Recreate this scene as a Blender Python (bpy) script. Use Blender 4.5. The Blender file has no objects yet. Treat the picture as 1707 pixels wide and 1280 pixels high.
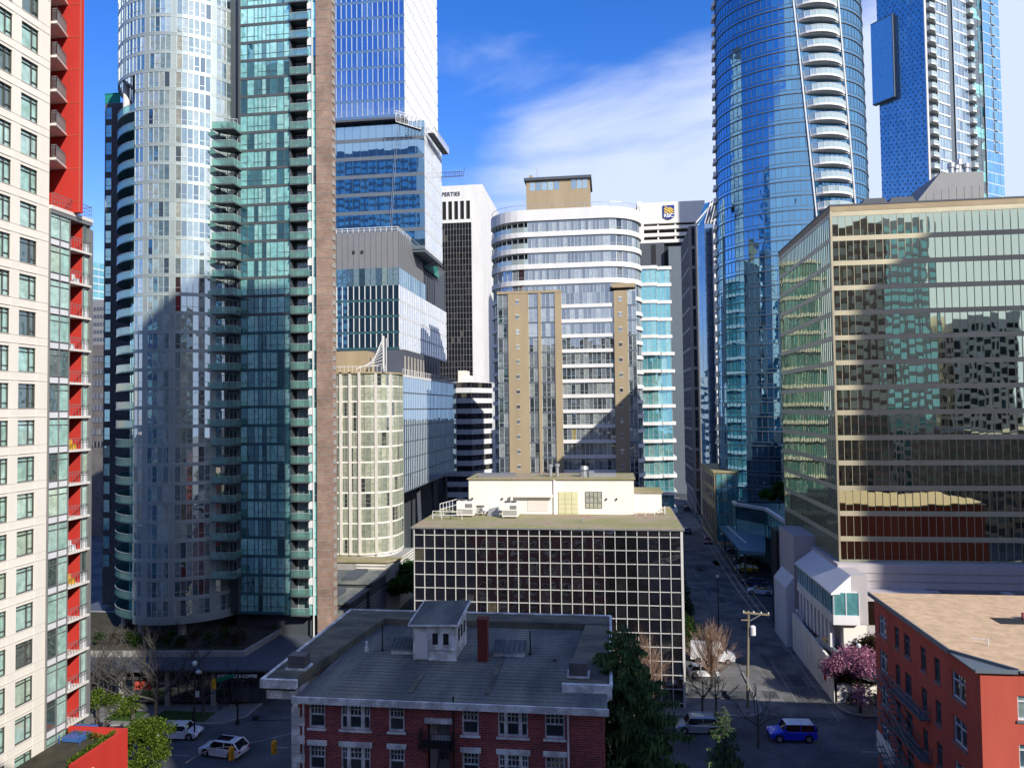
import bpy, math, random
from mathutils import Vector, Matrix
random.seed(7)
rad = math.radians
SC = bpy.context.scene
COL = SC.collection
# ---------------------------------------------------------------- camera
F = 1230.0; YAW = rad(7.46); PITCH = rad(1.91); ROLL = rad(-0.7); H = 34.0
cam = bpy.data.cameras.new('camera'); cam.sensor_width = 36; cam.lens = F/1707*36
cam.clip_end = 6000; cam.clip_start = 0.3
co = bpy.data.objects.new('camera', cam); COL.objects.link(co)
RM = Matrix.Rotation(YAW, 4, 'Z') @ Matrix.Rotation(math.pi/2+PITCH, 4, 'X') @ Matrix.Rotation(ROLL, 4, 'Z')
co.matrix_world = Matrix.Translation((0, 0, H)) @ RM
SC.camera = co
# ---------------------------------------------------------------- light
SUN_AZ, SUN_EL = rad(42), rad(32)          # azimuth measured from -Y towards +X
sd = Vector((math.sin(SUN_AZ)*math.cos(SUN_EL), -math.cos(SUN_AZ)*math.cos(SUN_EL), math.sin(SUN_EL)))
sun = bpy.data.lights.new('sun', 'SUN'); sun.energy = 3.5; sun.angle = rad(0.5); sun.color = (1, .95, .86)
so = bpy.data.objects.new('sun', sun); COL.objects.link(so); so.rotation_euler = sd.to_track_quat('Z', 'Y').to_euler()
W = bpy.data.worlds.new('World'); SC.world = W; W.use_nodes = True
nt = W.node_tree; nt.nodes.clear()
def wn(t, **k):
    n = nt.nodes.new(t)
    for a, b in k.items(): setattr(n, a, b)
    return n
sky = wn('ShaderNodeTexSky', sky_type='NISHITA', sun_disc=False)
sky.sun_elevation = SUN_EL; sky.sun_rotation = math.pi - SUN_AZ
sky.air_density = 1.0; sky.dust_density = 0.3; sky.ozone_density = 3.0
tc = wn('ShaderNodeTexCoord'); sep = wn('ShaderNodeSeparateXYZ'); nt.links.new(tc.outputs['Generated'], sep.inputs[0])
mp = wn('ShaderNodeMapping'); mp.inputs['Scale'].default_value = (1.0, 1.6, 2.9); mp.inputs['Rotation'].default_value = (0, rad(-28), rad(20)); mp.inputs['Location'].default_value = (0.35, 0.2, 0.1)
nt.links.new(tc.outputs['Generated'], mp.inputs[0])
no = wn('ShaderNodeTexNoise'); no.inputs['Scale'].default_value = 2.1; no.inputs['Detail'].default_value = 9; no.inputs['Roughness'].default_value = .52; no.inputs['Distortion'].default_value = .35
nt.links.new(mp.outputs[0], no.inputs['Vector'])
def wmath(op, a, b=None, clamp=False):
    n = wn('ShaderNodeMath', operation=op, use_clamp=clamp)
    for i, s in enumerate((a, b)):
        if s is None: continue
        if isinstance(s, (int, float)): n.inputs[i].default_value = s
        else: nt.links.new(s, n.inputs[i])
    return n.outputs[0]
# more cloud low down and towards the east (+X), clear dark blue high up
el = wmath('MULTIPLY', wmath('ABSOLUTE', sep.outputs['Z']), -1.35)
ex = wmath('ADD', wmath('MULTIPLY', sep.outputs['X'], .55), wmath('MULTIPLY', sep.outputs['Y'], -.12))
cv = wmath('ADD', wmath('ADD', wmath('ADD', el, ex), no.outputs['Fac']), .215)
ramp = wn('ShaderNodeValToRGB'); ramp.color_ramp.elements[0].position = -.0; ramp.color_ramp.elements[1].position = .26
ramp.color_ramp.interpolation = 'EASE'
nt.links.new(cv, ramp.inputs[0])
mx = wn('ShaderNodeMixRGB'); nt.links.new(ramp.outputs[0], mx.inputs[0])
sat = wn('ShaderNodeHueSaturation'); sat.inputs['Saturation'].default_value = 1.42; sat.inputs['Value'].default_value = .92
skm = wn('ShaderNodeMixRGB', blend_type='MULTIPLY'); skm.inputs[0].default_value = 1; skm.inputs[2].default_value = (1.10, .90, 1.0, 1)
nt.links.new(sky.outputs[0], skm.inputs[1]); nt.links.new(skm.outputs[0], sat.inputs['Color']); nt.links.new(sat.outputs[0], mx.inputs[1])
mx.inputs[2].default_value = (2.9, 3.35, 4.5, 1)
bg = wn('ShaderNodeBackground'); bg.inputs[1].default_value = .15; nt.links.new(mx.outputs[0], bg.inputs[0])
wo = wn('ShaderNodeOutputWorld'); nt.links.new(bg.outputs[0], wo.inputs[0])
SC.view_settings.view_transform = 'Standard'; SC.view_settings.look = 'None'; SC.view_settings.gamma = 1; SC.view_settings.exposure = 0.74
SC.render.engine = 'CYCLES'
SC.cycles.max_bounces = 6; SC.cycles.diffuse_bounces = 2; SC.cycles.glossy_bounces = 4; SC.cycles.transparent_max_bounces = 8
SC.cycles.caustics_reflective = False; SC.cycles.caustics_refractive = False
SC.render.resolution_x = 1024; SC.render.resolution_y = 767
# ---------------------------------------------------------------- pixel helpers: a photo pixel plus one known plane gives a point
def ray(u, v): return (RM.to_3x3() @ Vector(((u-853.5)/F, -(v-640)/F, -1)))
def AY(u, v, Y): r = ray(u, v); t = Y/r.y; return r.x*t, r.z*t+H
def AZ(u, v, Z=0): r = ray(u, v); t = (Z-H)/r.z; return r.x*t, r.y*t
def AX(u, v, X): r = ray(u, v); t = X/r.x; return r.y*t, r.z*t+H
def xY(u, Y, v=680): return AY(u, v, Y)[0]
def zY(v, Y, u=853): return AY(u, v, Y)[1]
# ---------------------------------------------------------------- mesh helpers
class M:
    def __init__(s): s.v = []; s.f = []; s.m = []; s.r = []
    def add(s, vs, fs, mi=0, r=None):
        b = len(s.v); s.v += [tuple(p) for p in vs]
        for f in fs:
            s.f.append([b+i for i in f]); s.m.append(mi); s.r.append(random.random() if r is None else r)
        return s
    def quad(s, a, b, c, d, mi=0, r=None): return s.add([a, b, c, d], [(0, 1, 2, 3)], mi, r)
    def hexa(s, p, mi=0, r=None):       # p: 4 bottom ccw, 4 top
        rr = random.random() if r is None else r
        return s.add(p, [(3, 2, 1, 0), (4, 5, 6, 7), (0, 1, 5, 4), (1, 2, 6, 5), (2, 3, 7, 6), (3, 0, 4, 7)], mi, rr)
    def box(s, x0, x1, y0, y1, z0, z1, mi=0, r=None):
        if x0 > x1: x0, x1 = x1, x0
        if y0 > y1: y0, y1 = y1, y0
        if z0 > z1: z0, z1 = z1, z0
        return s.hexa([(x0, y0, z0), (x1, y0, z0), (x1, y1, z0), (x0, y1, z0), (x0, y0, z1), (x1, y0, z1), (x1, y1, z1), (x0, y1, z1)], mi, r)
    def prism(s, poly, z0, z1, mi=0, r=None):
        n = len(poly); rr = random.random() if r is None else r
        vs = [(p[0], p[1], z0) for p in poly]+[(p[0], p[1], z1) for p in poly]
        fs = [tuple(range(n-1, -1, -1)), tuple(range(n, 2*n))]+[(i, (i+1) % n, n+(i+1) % n, n+i) for i in range(n)]
        return s.add(vs, fs, mi, rr)
    def extr(s, poly, dvec, mi=0, r=None):   # planar 3-D polygon pushed along dvec
        n = len(poly); rr = random.random() if r is None else r; d = Vector(dvec)
        vs = [Vector(p) for p in poly]+[Vector(p)+d for p in poly]
        fs = [tuple(range(n-1, -1, -1)), tuple(range(n, 2*n))]+[(i, (i+1) % n, n+(i+1) % n, n+i) for i in range(n)]
        return s.add(vs, fs, mi, rr)
    def bar(s, p, q, w=.05, h=None, mi=0, r=None):
        p = Vector(p); q = Vector(q); d = (q-p)
        if d.length < 1e-6: return s
        d.normalize(); h = w if h is None else h
        up = Vector((0, 0, 1)) if abs(d.z) < .95 else Vector((0, 1, 0))
        a = d.cross(up).normalized()*w/2; b = d.cross(a).normalized()*h/2
        return s.hexa([p-a-b, p+a-b, p+a+b, p-a+b, q-a-b, q+a-b, q+a+b, q-a+b], mi, r)
    def tube(s, p, q, r0, r1=None, n=6, mi=0, r=None, cap=True):
        p = Vector(p); q = Vector(q); d = q-p
        if d.length < 1e-6: return s
        d.normalize(); r1 = r0 if r1 is None else r1
        up = Vector((0, 0, 1)) if abs(d.z) < .95 else Vector((0, 1, 0))
        a = d.cross(up).normalized(); b = d.cross(a)
        vs = []
        for c, R in ((p, r0), (q, r1)):
            for i in range(n):
                t = 2*math.pi*i/n; vs.append(c+(a*math.cos(t)+b*math.sin(t))*R)
        fs = [(i, (i+1) % n, n+(i+1) % n, n+i) for i in range(n)]
        if cap: fs += [tuple(range(n-1, -1, -1)), tuple(range(n, 2*n))]
        return s.add(vs, fs, mi, random.random() if r is None else r)
    def lathe(s, c, prof, n=12, mi=0, r=None):  # prof: (radius, z)
        vs = []; fs = []
        for (R, z) in prof:
            for i in range(n):
                t = 2*math.pi*i/n; vs.append((c[0]+R*math.cos(t), c[1]+R*math.sin(t), c[2]+z))
        for k in range(len(prof)-1):
            for i in range(n):
                fs.append((k*n+i, k*n+(i+1) % n, (k+1)*n+(i+1) % n, (k+1)*n+i))
        fs.append(tuple(range(n-1, -1, -1))); fs.append(tuple(range((len(prof)-1)*n, len(prof)*n)))
        return s.add(vs, fs, mi, random.random() if r is None else r)
    def build(s, name, mats, parent=None, smooth=False, label=None):
        if not isinstance(mats, (list, tuple)): mats = [mats]
        me = bpy.data.meshes.new(name)
        o = (0, 0, 0)
        if parent is not None and parent.name in ORG: o = ORG[parent.name]
        me.from_pydata([(a-o[0], b-o[1], c-o[2]) for a, b, c in s.v], [], s.f)
        for m in mats: me.materials.append(m)
        me.polygons.foreach_set('material_index', s.m)
        at = me.attributes.new('rnd', 'FLOAT', 'FACE'); at.data.foreach_set('value', s.r)
        if smooth: me.polygons.foreach_set('use_smooth', [True]*len(s.f))
        me.update()
        ob = bpy.data.objects.new(name, me); COL.objects.link(ob)
        if parent is not None: ob.parent = parent; ORG[ob.name] = o
        if label: ob['label'] = label
        return ob
ORG = {}
def tag(o, label=None, cat=None, group=None, kind=None):
    if label: o['label'] = label
    if cat: o['category'] = cat
    if group: o['group'] = group
    if kind: o['kind'] = kind
    return o
def thing(name, label, cat, loc=(0, 0, 0), group=None):
    o = bpy.data.objects.new(name, None); COL.objects.link(o); o.location = loc; o.empty_display_size = .5
    ORG[o.name] = tuple(loc)
    return tag(o, label, cat, group)
def struct(name, m, mat):
    return tag(m.build(name, mat), kind='structure')
KIDS = {}
def soften(o, w=.05):
    b = o.modifiers.new('bevel', 'BEVEL'); b.width = w; b.segments = 3; b.limit_method = 'ANGLE'; b.angle_limit = rad(25); b.harden_normals = False
    o.data.polygons.foreach_set('use_smooth', [True]*len(o.data.polygons)); return o
def copy_tree(o, parent=None):
    c = o.copy(); COL.objects.link(c); c.parent = parent
    for ch in o.children: copy_tree(ch, c)
    return c
def place(o, loc, rz=0, label=None, group=None, sc=None):
    o.location = loc; o.rotation_euler = (0, 0, rz)
    if label: o['label'] = label
    if group: o['group'] = group
    if sc: o.scale = (sc, sc, sc)
    return o
# ---------------------------------------------------------------- materials
def newmat(name):
    m = bpy.data.materials.new(name); m.use_nodes = True
    t = m.node_tree; t.nodes.clear()
    return m, t
def nd(t, ty, **k):
    n = t.nodes.new(ty)
    for a, b in k.items(): setattr(n, a, b)
    return n
def c4(c): return (c[0], c[1], c[2], 1)
def hexc(r, g, b):
    f = lambda x: (x/255/12.92 if x/255 <= .04045 else ((x/255+.055)/1.055)**2.4)
    return (f(r), f(g), f(b))
def solid(name, col, rough=.8, metal=0, var=.25, scale=.6, bump=0, streak=0, spec=.3, rv=0):
    m, t = newmat(name)
    p = nd(t, 'ShaderNodeBsdfPrincipled'); o = nd(t, 'ShaderNodeOutputMaterial'); t.links.new(p.outputs[0], o.inputs[0])
    g = nd(t, 'ShaderNodeNewGeometry')
    mp = nd(t, 'ShaderNodeMapping'); t.links.new(g.outputs['Position'], mp.inputs[0])
    mp.inputs['Scale'].default_value = (1, 1, .18 if streak else 1)
    n = nd(t, 'ShaderNodeTexNoise'); n.inputs['Scale'].default_value = scale; n.inputs['Detail'].default_value = 6; n.inputs['Roughness'].default_value = .62
    t.links.new(mp.outputs[0], n.inputs['Vector'])
    r = nd(t, 'ShaderNodeMapRange'); r.inputs[1].default_value = .25; r.inputs[2].default_value = .75
    r.inputs[3].default_value = 1-var; r.inputs[4].default_value = 1+var*.7
    t.links.new(n.outputs['Fac'], r.inputs[0])
    k = nd(t, 'ShaderNodeVectorMath', operation='SCALE'); k.inputs[0].default_value = col
    last = r.outputs[0]
    if rv:
        a = nd(t, 'ShaderNodeAttribute', attribute_name='rnd')
        r2 = nd(t, 'ShaderNodeMapRange'); r2.inputs[3].default_value = 1-rv; r2.inputs[4].default_value = 1+rv
        t.links.new(a.outputs['Fac'], r2.inputs[0])
        mu = nd(t, 'ShaderNodeMath', operation='MULTIPLY'); t.links.new(last, mu.inputs[0]); t.links.new(r2.outputs[0], mu.inputs[1]); last = mu.outputs[0]
    t.links.new(last, k.inputs['Scale']); t.links.new(k.outputs[0], p.inputs['Base Color'])
    p.inputs['Roughness'].default_value = rough; p.inputs['Metallic'].default_value = metal
    p.inputs['Specular IOR Level'].default_value = spec
    if bump:
        b = nd(t, 'ShaderNodeBump'); b.inputs['Strength'].default_value = bump; b.inputs['Distance'].default_value = .05
        n2 = nd(t, 'ShaderNodeTexNoise'); n2.inputs['Scale'].default_value = scale*12; n2.inputs['Detail'].default_value = 4
        t.links.new(g.outputs['Position'], n2.inputs['Vector']); t.links.new(n2.outputs['Fac'], b.inputs['Height']); t.links.new(b.outputs[0], p.inputs['Normal'])
    return m
def glass(name, cols, refl=.35, tint=(1, 1, 1), rough=.015, wav=.02, wsc=.25, ior=1.5, blind=0):
    """coated glazing: a room, blind or painted reflection colour chosen pane by pane, under a mirror coat"""
    m, t = newmat(name)
    a = nd(t, 'ShaderNodeAttribute', attribute_name='rnd')
    cr = nd(t, 'ShaderNodeValToRGB'); cr.color_ramp.interpolation = 'CONSTANT'
    e = cr.color_ramp.elements
    while len(e) > 1: e.remove(e[-1])
    e[0].position = 0; e[0].color = c4(cols[0][1])
    for pos, c in cols[1:]:
        q = e.new(pos); q.color = c4(c)
    t.links.new(a.outputs['Fac'], cr.inputs[0])
    g = nd(t, 'ShaderNodeNewGeometry')
    n = nd(t, 'ShaderNodeTexNoise'); n.inputs['Scale'].default_value = wsc; n.inputs['Detail'].default_value = 2
    t.links.new(g.outputs['Position'], n.inputs['Vector'])
    b = nd(t, 'ShaderNodeBump'); b.inputs['Strength'].default_value = 1; b.inputs['Distance'].default_value = wav
    t.links.new(n.outputs['Fac'], b.inputs['Height'])
    n3 = nd(t, 'ShaderNodeTexNoise'); n3.inputs['Scale'].default_value = 1.7; n3.inputs['Detail'].default_value = 3
    t.links.new(g.outputs['Position'], n3.inputs['Vector'])
    mr = nd(t, 'ShaderNodeMapRange'); mr.inputs[1].default_value = .3; mr.inputs[2].default_value = .7; mr.inputs[3].default_value = .72; mr.inputs[4].default_value = 1.2
    t.links.new(n3.outputs['Fac'], mr.inputs[0])
    sc = nd(t, 'ShaderNodeVectorMath', operation='SCALE'); t.links.new(cr.outputs[0], sc.inputs[0]); t.links.new(mr.outputs[0], sc.inputs['Scale'])
    d = nd(t, 'ShaderNodeBsdfDiffuse'); t.links.new(sc.outputs[0], d.inputs[0])
    gl = nd(t, 'ShaderNodeBsdfGlossy'); gl.inputs['Color'].default_value = c4(tint); gl.inputs['Roughness'].default_value = rough
    t.links.new(b.outputs[0], gl.inputs['Normal'])
    fr = nd(t, 'ShaderNodeFresnel'); fr.inputs[0].default_value = ior
    mr2 = nd(t, 'ShaderNodeMapRange'); mr2.inputs[3].default_value = refl; mr2.inputs[4].default_value = 1
    t.links.new(fr.outputs[0], mr2.inputs[0])
    mx = nd(t, 'ShaderNodeMixShader'); t.links.new(mr2.outputs[0], mx.inputs[0]); t.links.new(d.outputs[0], mx.inputs[1]); t.links.new(gl.outputs[0], mx.inputs[2])
    o = nd(t, 'ShaderNodeOutputMaterial'); t.links.new(mx.outputs[0], o.inputs[0])
    return m
def clear(name, tint, alpha=.35, refl=.25):
    """see-through railing glass"""
    m, t = newmat(name)
    tr = nd(t, 'ShaderNodeBsdfTransparent'); tr.inputs[0].default_value = c4(tint)
    gl = nd(t, 'ShaderNodeBsdfGlossy'); gl.inputs['Roughness'].default_value = .05
    d = nd(t, 'ShaderNodeBsdfDiffuse'); d.inputs[0].default_value = c4(tint)
    m1 = nd(t, 'ShaderNodeMixShader'); m1.inputs[0].default_value = alpha; t.links.new(tr.outputs[0], m1.inputs[1]); t.links.new(d.outputs[0], m1.inputs[2])
    m2 = nd(t, 'ShaderNodeMixShader'); m2.inputs[0].default_value = refl; t.links.new(m1.outputs[0], m2.inputs[1]); t.links.new(gl.outputs[0], m2.inputs[2])
    o = nd(t, 'ShaderNodeOutputMaterial'); t.links.new(m2.outputs[0], o.inputs[0])
    return m
def brick(name, c1, c2, mortar, sx=1.0, bw=.5, rh=.25):
    m, t = newmat(name)
    g = nd(t, 'ShaderNodeNewGeometry'); s = nd(t, 'ShaderNodeSeparateXYZ'); t.links.new(g.outputs['Position'], s.inputs[0])
    ad = nd(t, 'ShaderNodeMath', operation='ADD'); t.links.new(s.outputs[0], ad.inputs[0]); t.links.new(s.outputs[1], ad.inputs[1])
    cb = nd(t, 'ShaderNodeCombineXYZ'); t.links.new(ad.outputs[0], cb.inputs[0]); t.links.new(s.outputs[2], cb.inputs[1])
    b = nd(t, 'ShaderNodeTexBrick'); b.inputs['Scale'].default_value = sx; b.inputs['Brick Width'].default_value = bw; b.inputs['Row Height'].default_value = rh
    b.inputs['Mortar Size'].default_value = .012; b.inputs['Color1'].default_value = c4(c1); b.inputs['Color2'].default_value = c4(c2); b.inputs['Mortar'].default_value = c4(mortar)
    t.links.new(cb.outputs[0], b.inputs[0])
    n = nd(t, 'ShaderNodeTexNoise'); n.inputs['Scale'].default_value = .35; n.inputs['Detail'].default_value = 7; n.inputs['Roughness'].default_value = .7
    t.links.new(g.outputs['Position'], n.inputs['Vector'])
    mr = nd(t, 'ShaderNodeMapRange'); mr.inputs[1].default_value = .3; mr.inputs[2].default_value = .7; mr.inputs[3].default_value = .62; mr.inputs[4].default_value = 1.35
    t.links.new(n.outputs[0], mr.inputs[0])
    k = nd(t, 'ShaderNodeVectorMath', operation='SCALE'); t.links.new(b.outputs[0], k.inputs[0]); t.links.new(mr.outputs[0], k.inputs['Scale'])
    p = nd(t, 'ShaderNodeBsdfPrincipled'); p.inputs['Roughness'].default_value = .9; t.links.new(k.outputs[0], p.inputs['Base Color'])
    o = nd(t, 'ShaderNodeOutputMaterial'); t.links.new(p.outputs[0], o.inputs[0])
    return m
def twotone(name, c1, c2, scale=.5, sharp=.12, rough=.9, stretch=(1, 1, 1), c3=None, bump=0):
    m, t = newmat(name)
    g = nd(t, 'ShaderNodeNewGeometry'); mp = nd(t, 'ShaderNodeMapping'); mp.inputs['Scale'].default_value = stretch; t.links.new(g.outputs['Position'], mp.inputs[0])
    n = nd(t, 'ShaderNodeTexNoise'); n.inputs['Scale'].default_value = scale; n.inputs['Detail'].default_value = 8; n.inputs['Roughness'].default_value = .62
    t.links.new(mp.outputs[0], n.inputs['Vector'])
    cr = nd(t, 'ShaderNodeValToRGB'); e = cr.color_ramp.elements
    e[0].position = .5-sharp; e[0].color = c4(c1); e[1].position = .5+sharp; e[1].color = c4(c2)
    if c3: q = e.new(min(.98, .5+sharp*1.8)); q.color = c4(c3)
    t.links.new(n.outputs[0], cr.inputs[0])
    n2 = nd(t, 'ShaderNodeTexNoise'); n2.inputs['Scale'].default_value = scale*14; n2.inputs['Detail'].default_value = 5; t.links.new(g.outputs['Position'], n2.inputs['Vector'])
    mr = nd(t, 'ShaderNodeMapRange'); mr.inputs[1].default_value = .3; mr.inputs[2].default_value = .7; mr.inputs[3].default_value = .82; mr.inputs[4].default_value = 1.15; t.links.new(n2.outputs[0], mr.inputs[0])
    k = nd(t, 'ShaderNodeVectorMath', operation='SCALE'); t.links.new(cr.outputs[0], k.inputs[0]); t.links.new(mr.outputs[0], k.inputs['Scale'])
    p = nd(t, 'ShaderNodeBsdfPrincipled'); p.inputs['Roughness'].default_value = rough; p.inputs['Specular IOR Level'].default_value = .25; t.links.new(k.outputs[0], p.inputs['Base Color'])
    if bump:
        b = nd(t, 'ShaderNodeBump'); b.inputs['Strength'].default_value = bump; b.inputs['Distance'].default_value = .04; t.links.new(n2.outputs[0], b.inputs['Height']); t.links.new(b.outputs[0], p.inputs['Normal'])
    o = nd(t, 'ShaderNodeOutputMaterial'); t.links.new(p.outputs[0], o.inputs[0])
    return m
def leafm(name, cols, trans=.35):
    m, t = newmat(name)
    a = nd(t, 'ShaderNodeAttribute', attribute_name='rnd')
    cr = nd(t, 'ShaderNodeValToRGB'); e = cr.color_ramp.elements
    e[0].color = c4(cols[0]); e[1].color = c4(cols[-1])
    for i, c in enumerate(cols[1:-1]): q = e.new((i+1)/(len(cols)-1)); q.color = c4(c)
    t.links.new(a.outputs['Fac'], cr.inputs[0])
    d = nd(t, 'ShaderNodeBsdfDiffuse'); tr = nd(t, 'ShaderNodeBsdfTranslucent'); t.links.new(cr.outputs[0], d.inputs[0]); t.links.new(cr.outputs[0], tr.inputs[0])
    mx = nd(t, 'ShaderNodeMixShader'); mx.inputs[0].default_value = trans; t.links.new(d.outputs[0], mx.inputs[1]); t.links.new(tr.outputs[0], mx.inputs[2])
    o = nd(t, 'ShaderNodeOutputMaterial'); t.links.new(mx.outputs[0], o.inputs[0])
    return m
def paint(name, col, rough=.25, metal=.0):
    m, t = newmat(name)
    p = nd(t, 'ShaderNodeBsdfPrincipled'); p.inputs['Base Color'].default_value = c4(col); p.inputs['Roughness'].default_value = rough; p.inputs['Metallic'].default_value = metal
    p.inputs['Coat Weight'].default_value = .6; p.inputs['Coat Roughness'].default_value = .06
    g = nd(t, 'ShaderNodeNewGeometry'); n = nd(t, 'ShaderNodeTexNoise'); n.inputs['Scale'].default_value = 2; t.links.new(g.outputs['Position'], n.inputs['Vector'])
    mr = nd(t, 'ShaderNodeMapRange'); mr.inputs[3].default_value = rough*.8; mr.inputs[4].default_value = rough*1.5; t.links.new(n.outputs[0], mr.inputs[0]); t.links.new(mr.outputs[0], p.inputs['Roughness'])
    o = nd(t, 'ShaderNodeOutputMaterial'); t.links.new(p.outputs[0], o.inputs[0])
    return m

MT = {}
MT['asphalt'] = twotone('asphalt', (.05, .056, .064), (.11, .115, .12), .16, .12, .85, bump=.15)
MT['asphalt_old'] = twotone('asphalt_old', (.09, .09, .09), (.20, .195, .185), .25, .12, .9, bump=.15)
MT['pavement'] = twotone('pavement', (.14, .14, .14), (.22, .215, .205), .4, .15, .9, bump=.1)
MT['kerb'] = solid('kerb', (.28, .28, .27), .9, var=.2, scale=2)
MT['mark'] = solid('road_paint', (.30, .30, .29), .8, var=.6, scale=1.5)
MT['mark_y'] = solid('yellow_paint', (.5, .34, .05), .7, var=.3, scale=3)
MT['grass'] = twotone('grass', (.02, .05, .012), (.05, .10, .02), 2, .2, 1)
MT['soil'] = twotone('soil', (.03, .03, .02), (.07, .06, .04), 1, .2, 1)
MT['cream'] = solid('cream_concrete', (.78, .73, .64), .85, var=.07, scale=.5, streak=1)
MT['oliveframe'] = solid('olive_frame', (.30, .33, .27), .7, var=.1)
MT['blueband'] = solid('blue_spandrel', (.11, .20, .34), .3, metal=.2, var=.1, spec=.5)
MT['cream2'] = solid('cream_slab', (.66, .62, .56), .85, var=.08)
MT['red'] = solid('red_wall', (.50, .035, .025), .85, var=.16, scale=.5, streak=1)
MT['dkframe'] = solid('dark_window_frame', (.07, .07, .07), .5, var=.1)
MT['greyframe'] = solid('grey_window_frame', (.22, .22, .22), .45, metal=.3, var=.1)
MT['silver'] = solid('silver_panel', (.36, .42, .42), .42, metal=.25, var=.08, scale=.4, rv=.10, spec=.5)
MT['silverframe'] = solid('silver_frame', (.50, .56, .56), .42, metal=.3, var=.08)
MT['dkspandrel'] = solid('dark_spandrel', (.10, .115, .12), .35, metal=.2, var=.15, spec=.5)
MT['tealspandrel'] = solid('teal_spandrel', (.05, .13, .15), .3, metal=.2, var=.15, spec=.5)
MT['brownbrick'] = brick('brown_brick', (.30, .20, .15), (.25, .16, .12), (.30, .25, .21), 1, .5, .2)
MT['darkbrick'] = brick('grey_brick', (.11, .10, .10), (.09, .085, .085), (.13, .12, .12), 1, .5, .2)
MT['redbrick'] = brick('red_brick', (.36, .055, .05), (.17, .025, .03), (.30, .20, .19), 1, .42, .14)
MT['chimbrick'] = brick('chimney_brick', (.22, .03, .02), (.15, .02, .018), (.14, .05, .045), 1, .4, .14)
MT['white'] = solid('white_concrete', (.72, .71, .69), .8, var=.1, scale=.4, streak=1)
MT['whitepaint'] = twotone('weathered_white_paint', (.50, .50, .48), (.85, .85, .83), 1.0, .07, .8)
MT['offwhite'] = solid('off_white_render', (.80, .76, .68), .85, var=.09, scale=.4, streak=1)
MT['slab'] = solid('white_slab', (.66, .67, .68), .6, var=.1, scale=.5)
MT['concrete'] = solid('concrete', (.34, .33, .31), .9, var=.2, scale=.4, streak=1)
MT['pinkconc'] = solid('pale_concrete_panel', (.47, .43, .43), .85, var=.12, scale=.5, streak=1)
MT['tanstone'] = solid('tan_stone', (.38, .30, .19), .85, var=.16, scale=.4, streak=1)
MT['dkconc'] = solid('dark_concrete', (.06, .07, .08), .7, var=.15, streak=1)
MT['dkpanel'] = solid('dark_grey_panel', (.08, .09, .11), .6, var=.1, scale=.3)
MT['greyclad'] = solid('grey_cladding', (.23, .23, .235), .6, metal=.2, var=.08)
MT['bronze'] = solid('bronze_band', (.46, .41, .28), .45, metal=.2, var=.14, scale=.35, rv=.06, spec=.5)
MT['bronzemull'] = solid('bronze_mullion', (.42, .37, .26), .4, metal=.4, var=.1)
MT['whitemull'] = solid('white_mullion', (.56, .55, .52), .5, var=.08)
MT['roofgrey'] = twotone('grey_roof_membrane', (.095, .11, .11), (.20, .21, .18), .3, .10, .85, (1.2, .35, 1), (.27, .28, .21), bump=.2)
MT['roofmoss'] = twotone('mossy_roof_membrane', (.085, .09, .08), (.17, .165, .12), .55, .1, .9, (.5, 1.2, 1), bump=.1)
MT['gravel'] = twotone('gravel_roof', (.28, .27, .12), (.36, .29, .20), .22, .1, .95, (1, 1.5, 1), (.36, .20, .16), bump=.4)
MT['rooftan'] = twotone('tan_roof', (.58, .40, .24), (.63, .44, .27), .12, .3, .9, bump=.1)
MT['orange'] = solid('orange_render', (.47, .09, .06), .9, var=.24, scale=.35, streak=1)
MT['slate'] = solid('slate_blue_trim', (.14, .17, .20), .5, metal=.2, var=.1)
MT['black'] = solid('black_metal', (.02, .02, .022), .5, var=.1)
MT['metal'] = solid('galvanised_metal', (.45, .46, .47), .4, metal=.6, var=.12)
MT['rubber'] = solid('rubber', (.02, .02, .02), .9, var=.1)
MT['chrome'] = solid('wheel_metal', (.5, .5, .52), .3, metal=.8, var=.05)
MT['carglass'] = glass('car_glass', [(0, (.01, .012, .015))], .08, (1, 1, 1), wav=0)
MT['redlamp'] = paint('red_lamp', (.35, .01, .01)); MT['whitelamp'] = paint('clear_lamp', (.7, .7, .68))
MT['wood'] = solid('weathered_pole_wood', (.22, .19, .13), .95, var=.3, scale=2, streak=1)
MT['bark'] = solid('bark', (.10, .085, .07), .95, var=.3, scale=3)
MT['barkdark'] = solid('dark_bark', (.085, .078, .07), .95, var=.3, scale=3)
MT['twig_pink'] = solid('pale_twigs', (.36, .24, .17), .9, var=.25, scale=2)
MT['sigyellow'] = solid('signal_yellow', (.65, .36, .03), .5, var=.1)
MT['signgreen'] = solid('street_sign_green', (.0, .16, .09), .4, var=.05)
MT['letter'] = solid('white_letters', (.8, .8, .8), .6, var=.02)
MT['dkletter'] = solid('dark_letters', (.03, .05, .10), .6, var=.02)
MT['teal_net'] = solid('green_net', (.02, .28, .22), .8, var=.3)
MT['rawconc'] = solid('raw_concrete', (.42, .38, .32), .9, var=.2)  # warm grey of bare concrete
MT['leaf_conifer'] = leafm('conifer_needles', [(.025, .07, .035), (.09, .18, .065), (.20, .31, .11)], .35)
MT['leaf_green'] = leafm('green_leaves', [(.015, .035, .006), (.05, .09, .012), (.10, .15, .02), (.19, .24, .05)])
MT['leaf_deep'] = leafm('deep_green_leaves', [(.01, .035, .01), (.03, .09, .02), (.06, .16, .03)])
MT['leaf_pink'] = leafm('pink_blossom', [(.22, .06, .12), (.42, .17, .26), (.68, .42, .5)])
MT['leaf_bronze'] = leafm('bronze_leaves', [(.02, .015, .01), (.05, .04, .02), (.09, .06, .035)])
MT['leaf_hedge'] = leafm('hedge_leaves', [(.01, .025, .006), (.03, .06, .015), (.05, .09, .02)])
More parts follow.
